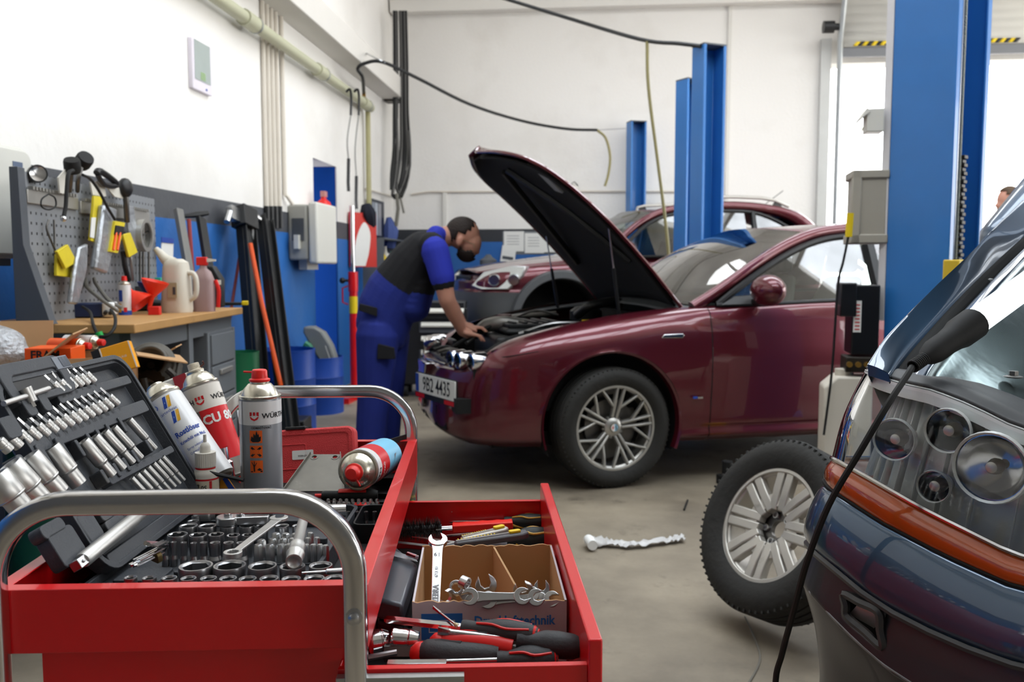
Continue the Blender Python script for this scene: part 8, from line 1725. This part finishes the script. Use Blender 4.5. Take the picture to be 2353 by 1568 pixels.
a,c=BW(1155,532),BW(1292,585);o=MB().box(a.x,c.x,YB-.0015,YB,c.z,a.z).build('pin_board',GREYST,None);tag(o,'grey board behind the three white papers on the back wall','board')
a=BW(1168,586,.03);t=thing('tilted_sign','tilted white card with dark bar hanging below the left paper','card',Matrix.Translation(a)@Ry(.15));MB().box(-.09,.09,-.004,.004,-.11,.11).build('card',PAPER,t);MB().box(-.07,.07,-.006,-.0042,-.06,-.02).build('bar',DKPAN,t)
o=MB().box(0,1.1,-.05,-.03,-.23,.0).build('poster',PAPER,None,M=Matrix.Translation((BW(1483,532).x,YB,BW(1483,532).z)));tag(o,'white poster with yellow edge seen through the off-roader window','poster');MB().box(0,1.1,-.055,-.051,-.02,.03).build('yellow_edge',YELLOW,o)
P=at(1003,800,8.15);t=thing('tool_chest','black tool chest with white drawer handles between the man and the cars','tool chest',Matrix.Translation((P.x,P.y,0))@Rz(YAW));MB().box(-.36,.27,0,.42,.12,.90).build('body',mat('chest_black','1c1d20',.4,var=.1),t,bevel=.01)
for k in range(5):z=.84-.13*k;d=MB().box(-.16,.29,-.015,0,z-.10,z).build('drawer',DKPAN if k%2 else BLACK,t,bevel=.003);MB().loft([[(-.14,-.05,z-.03),(.26,-.05,z-.03),(.26,-.016,z),(-.14,-.016,z)],[(-.14,-.045,z-.045),(.26,-.045,z-.045),(.26,-.016,z-.02),(-.14,-.016,z-.02)]]).build('handle',WHITEPL,d)
for x in(-.3,.24):
 for y in(.06,.38):MB().cyl((x-.02,y,.06),(x+.02,y,.06),.06,14).build('caster',RUBBER,t)
MB().box(.22,.27,-.02,-.016,.50,.60).build('yellow_tag',YELLOW,t)
P=at(1084,700,10.3);t=thing('blue_locker','upright blue plastic bin with open lid beside the off-roader bumper','bin',Matrix.Translation((P.x,P.y,0))@Rz(YAW));MB().box(-.08,.12,0,.3,0,1.12).build('bin',BLUEPL,t,bevel=.01);MB().box(-.08,.12,-.01,.02,1.1,1.2,Rx(.3)).build('lid',mat('lid_blue','3b52c8',.4),t)
for nm,lab,px,py,D,r,h,m_ in(('paper_roll','cream paper roll standing on the blue bin behind the man',1080,650,10.35,.06,.15,CABG),('grey_cone','dark grey cone shaped cap on the green bottle by the off-roader headlamp',1122,618,10.35,.1,.17,DKPAN),('green_bottle','green labelled bottle behind the off-roader headlamp',1118,655,10.35,.085,.21,mat('bottle_green_grey','5d7a66',.5)),('white_bag','white bag lump behind the man elbow near the blue bin',1060,650,10.35,.09,.15,WHITEPL)):
 P=at(px,py,D);o=MB().lathe([(0,0),(r,0),(r*1.02,h*.6),(r*.5,h*.8),(r*.25,h),(0,h)]if 'roll' not in nm else[(0,0),(r,0),(r,h),(0,h)],16).build(nm,m_,None,M=Matrix.Translation(P));tag(o,lab,'bottle' if 'bottle' in nm else 'supplies')
P=at(1105,700,10.42);P.z=0;t=thing('supply_table','dark table behind the off-roader nose carrying bottles and a roll','table',Matrix.Translation(P)@Rz(YAW));zt2=at(1118,655,10.35).z;MB().box(-.35,.3,-.2,.25,zt2-.03,zt2).build('top',DKPAN,t)
for x in(-.32,.27):
 for y in(-.17,.22):MB().box(x-.02,x+.02,y-.02,y+.02,0,zt2-.03).build('leg',DKPAN,t)
P=cw((2250-1176.5)/2000*13.2,13.2);t=thing('parked_car','red car roof seen outside through the bright doorway','car',Matrix.Translation(P)@Rz(YAW+.1));b=MB()
b.loft([[(x,y,z)for x,z in((-.9,.3),(2.9,.3),(3.1,.75),(2.2,.95),(1.7,1.0),(-.6,1.05),(-.95,.9))]for y in(0,1.65)]);b.loft([[(x,y,z)for x,z in((-.35,1.68),(1.0,1.72),(1.2,1.66),(-.55,1.62))]for y in(.18,1.47)]);b.build('body',MAROON,t,bevel=.05,seg=3);MB().loft([[(x,y,z)for x,z in((-.6,1.03),(1.75,1.0),(1.2,1.64),(-.5,1.64))]for y in(.12,1.53)]).build('windows',TINT,t)
for x in(-.1,2.3):
 for y in(.1,1.5):b=MB();tyre(b,.31,.18,.19);b.build('wheel',TYRE,t,M=Matrix.Translation((x,y,.31))@Rx(pi/2))
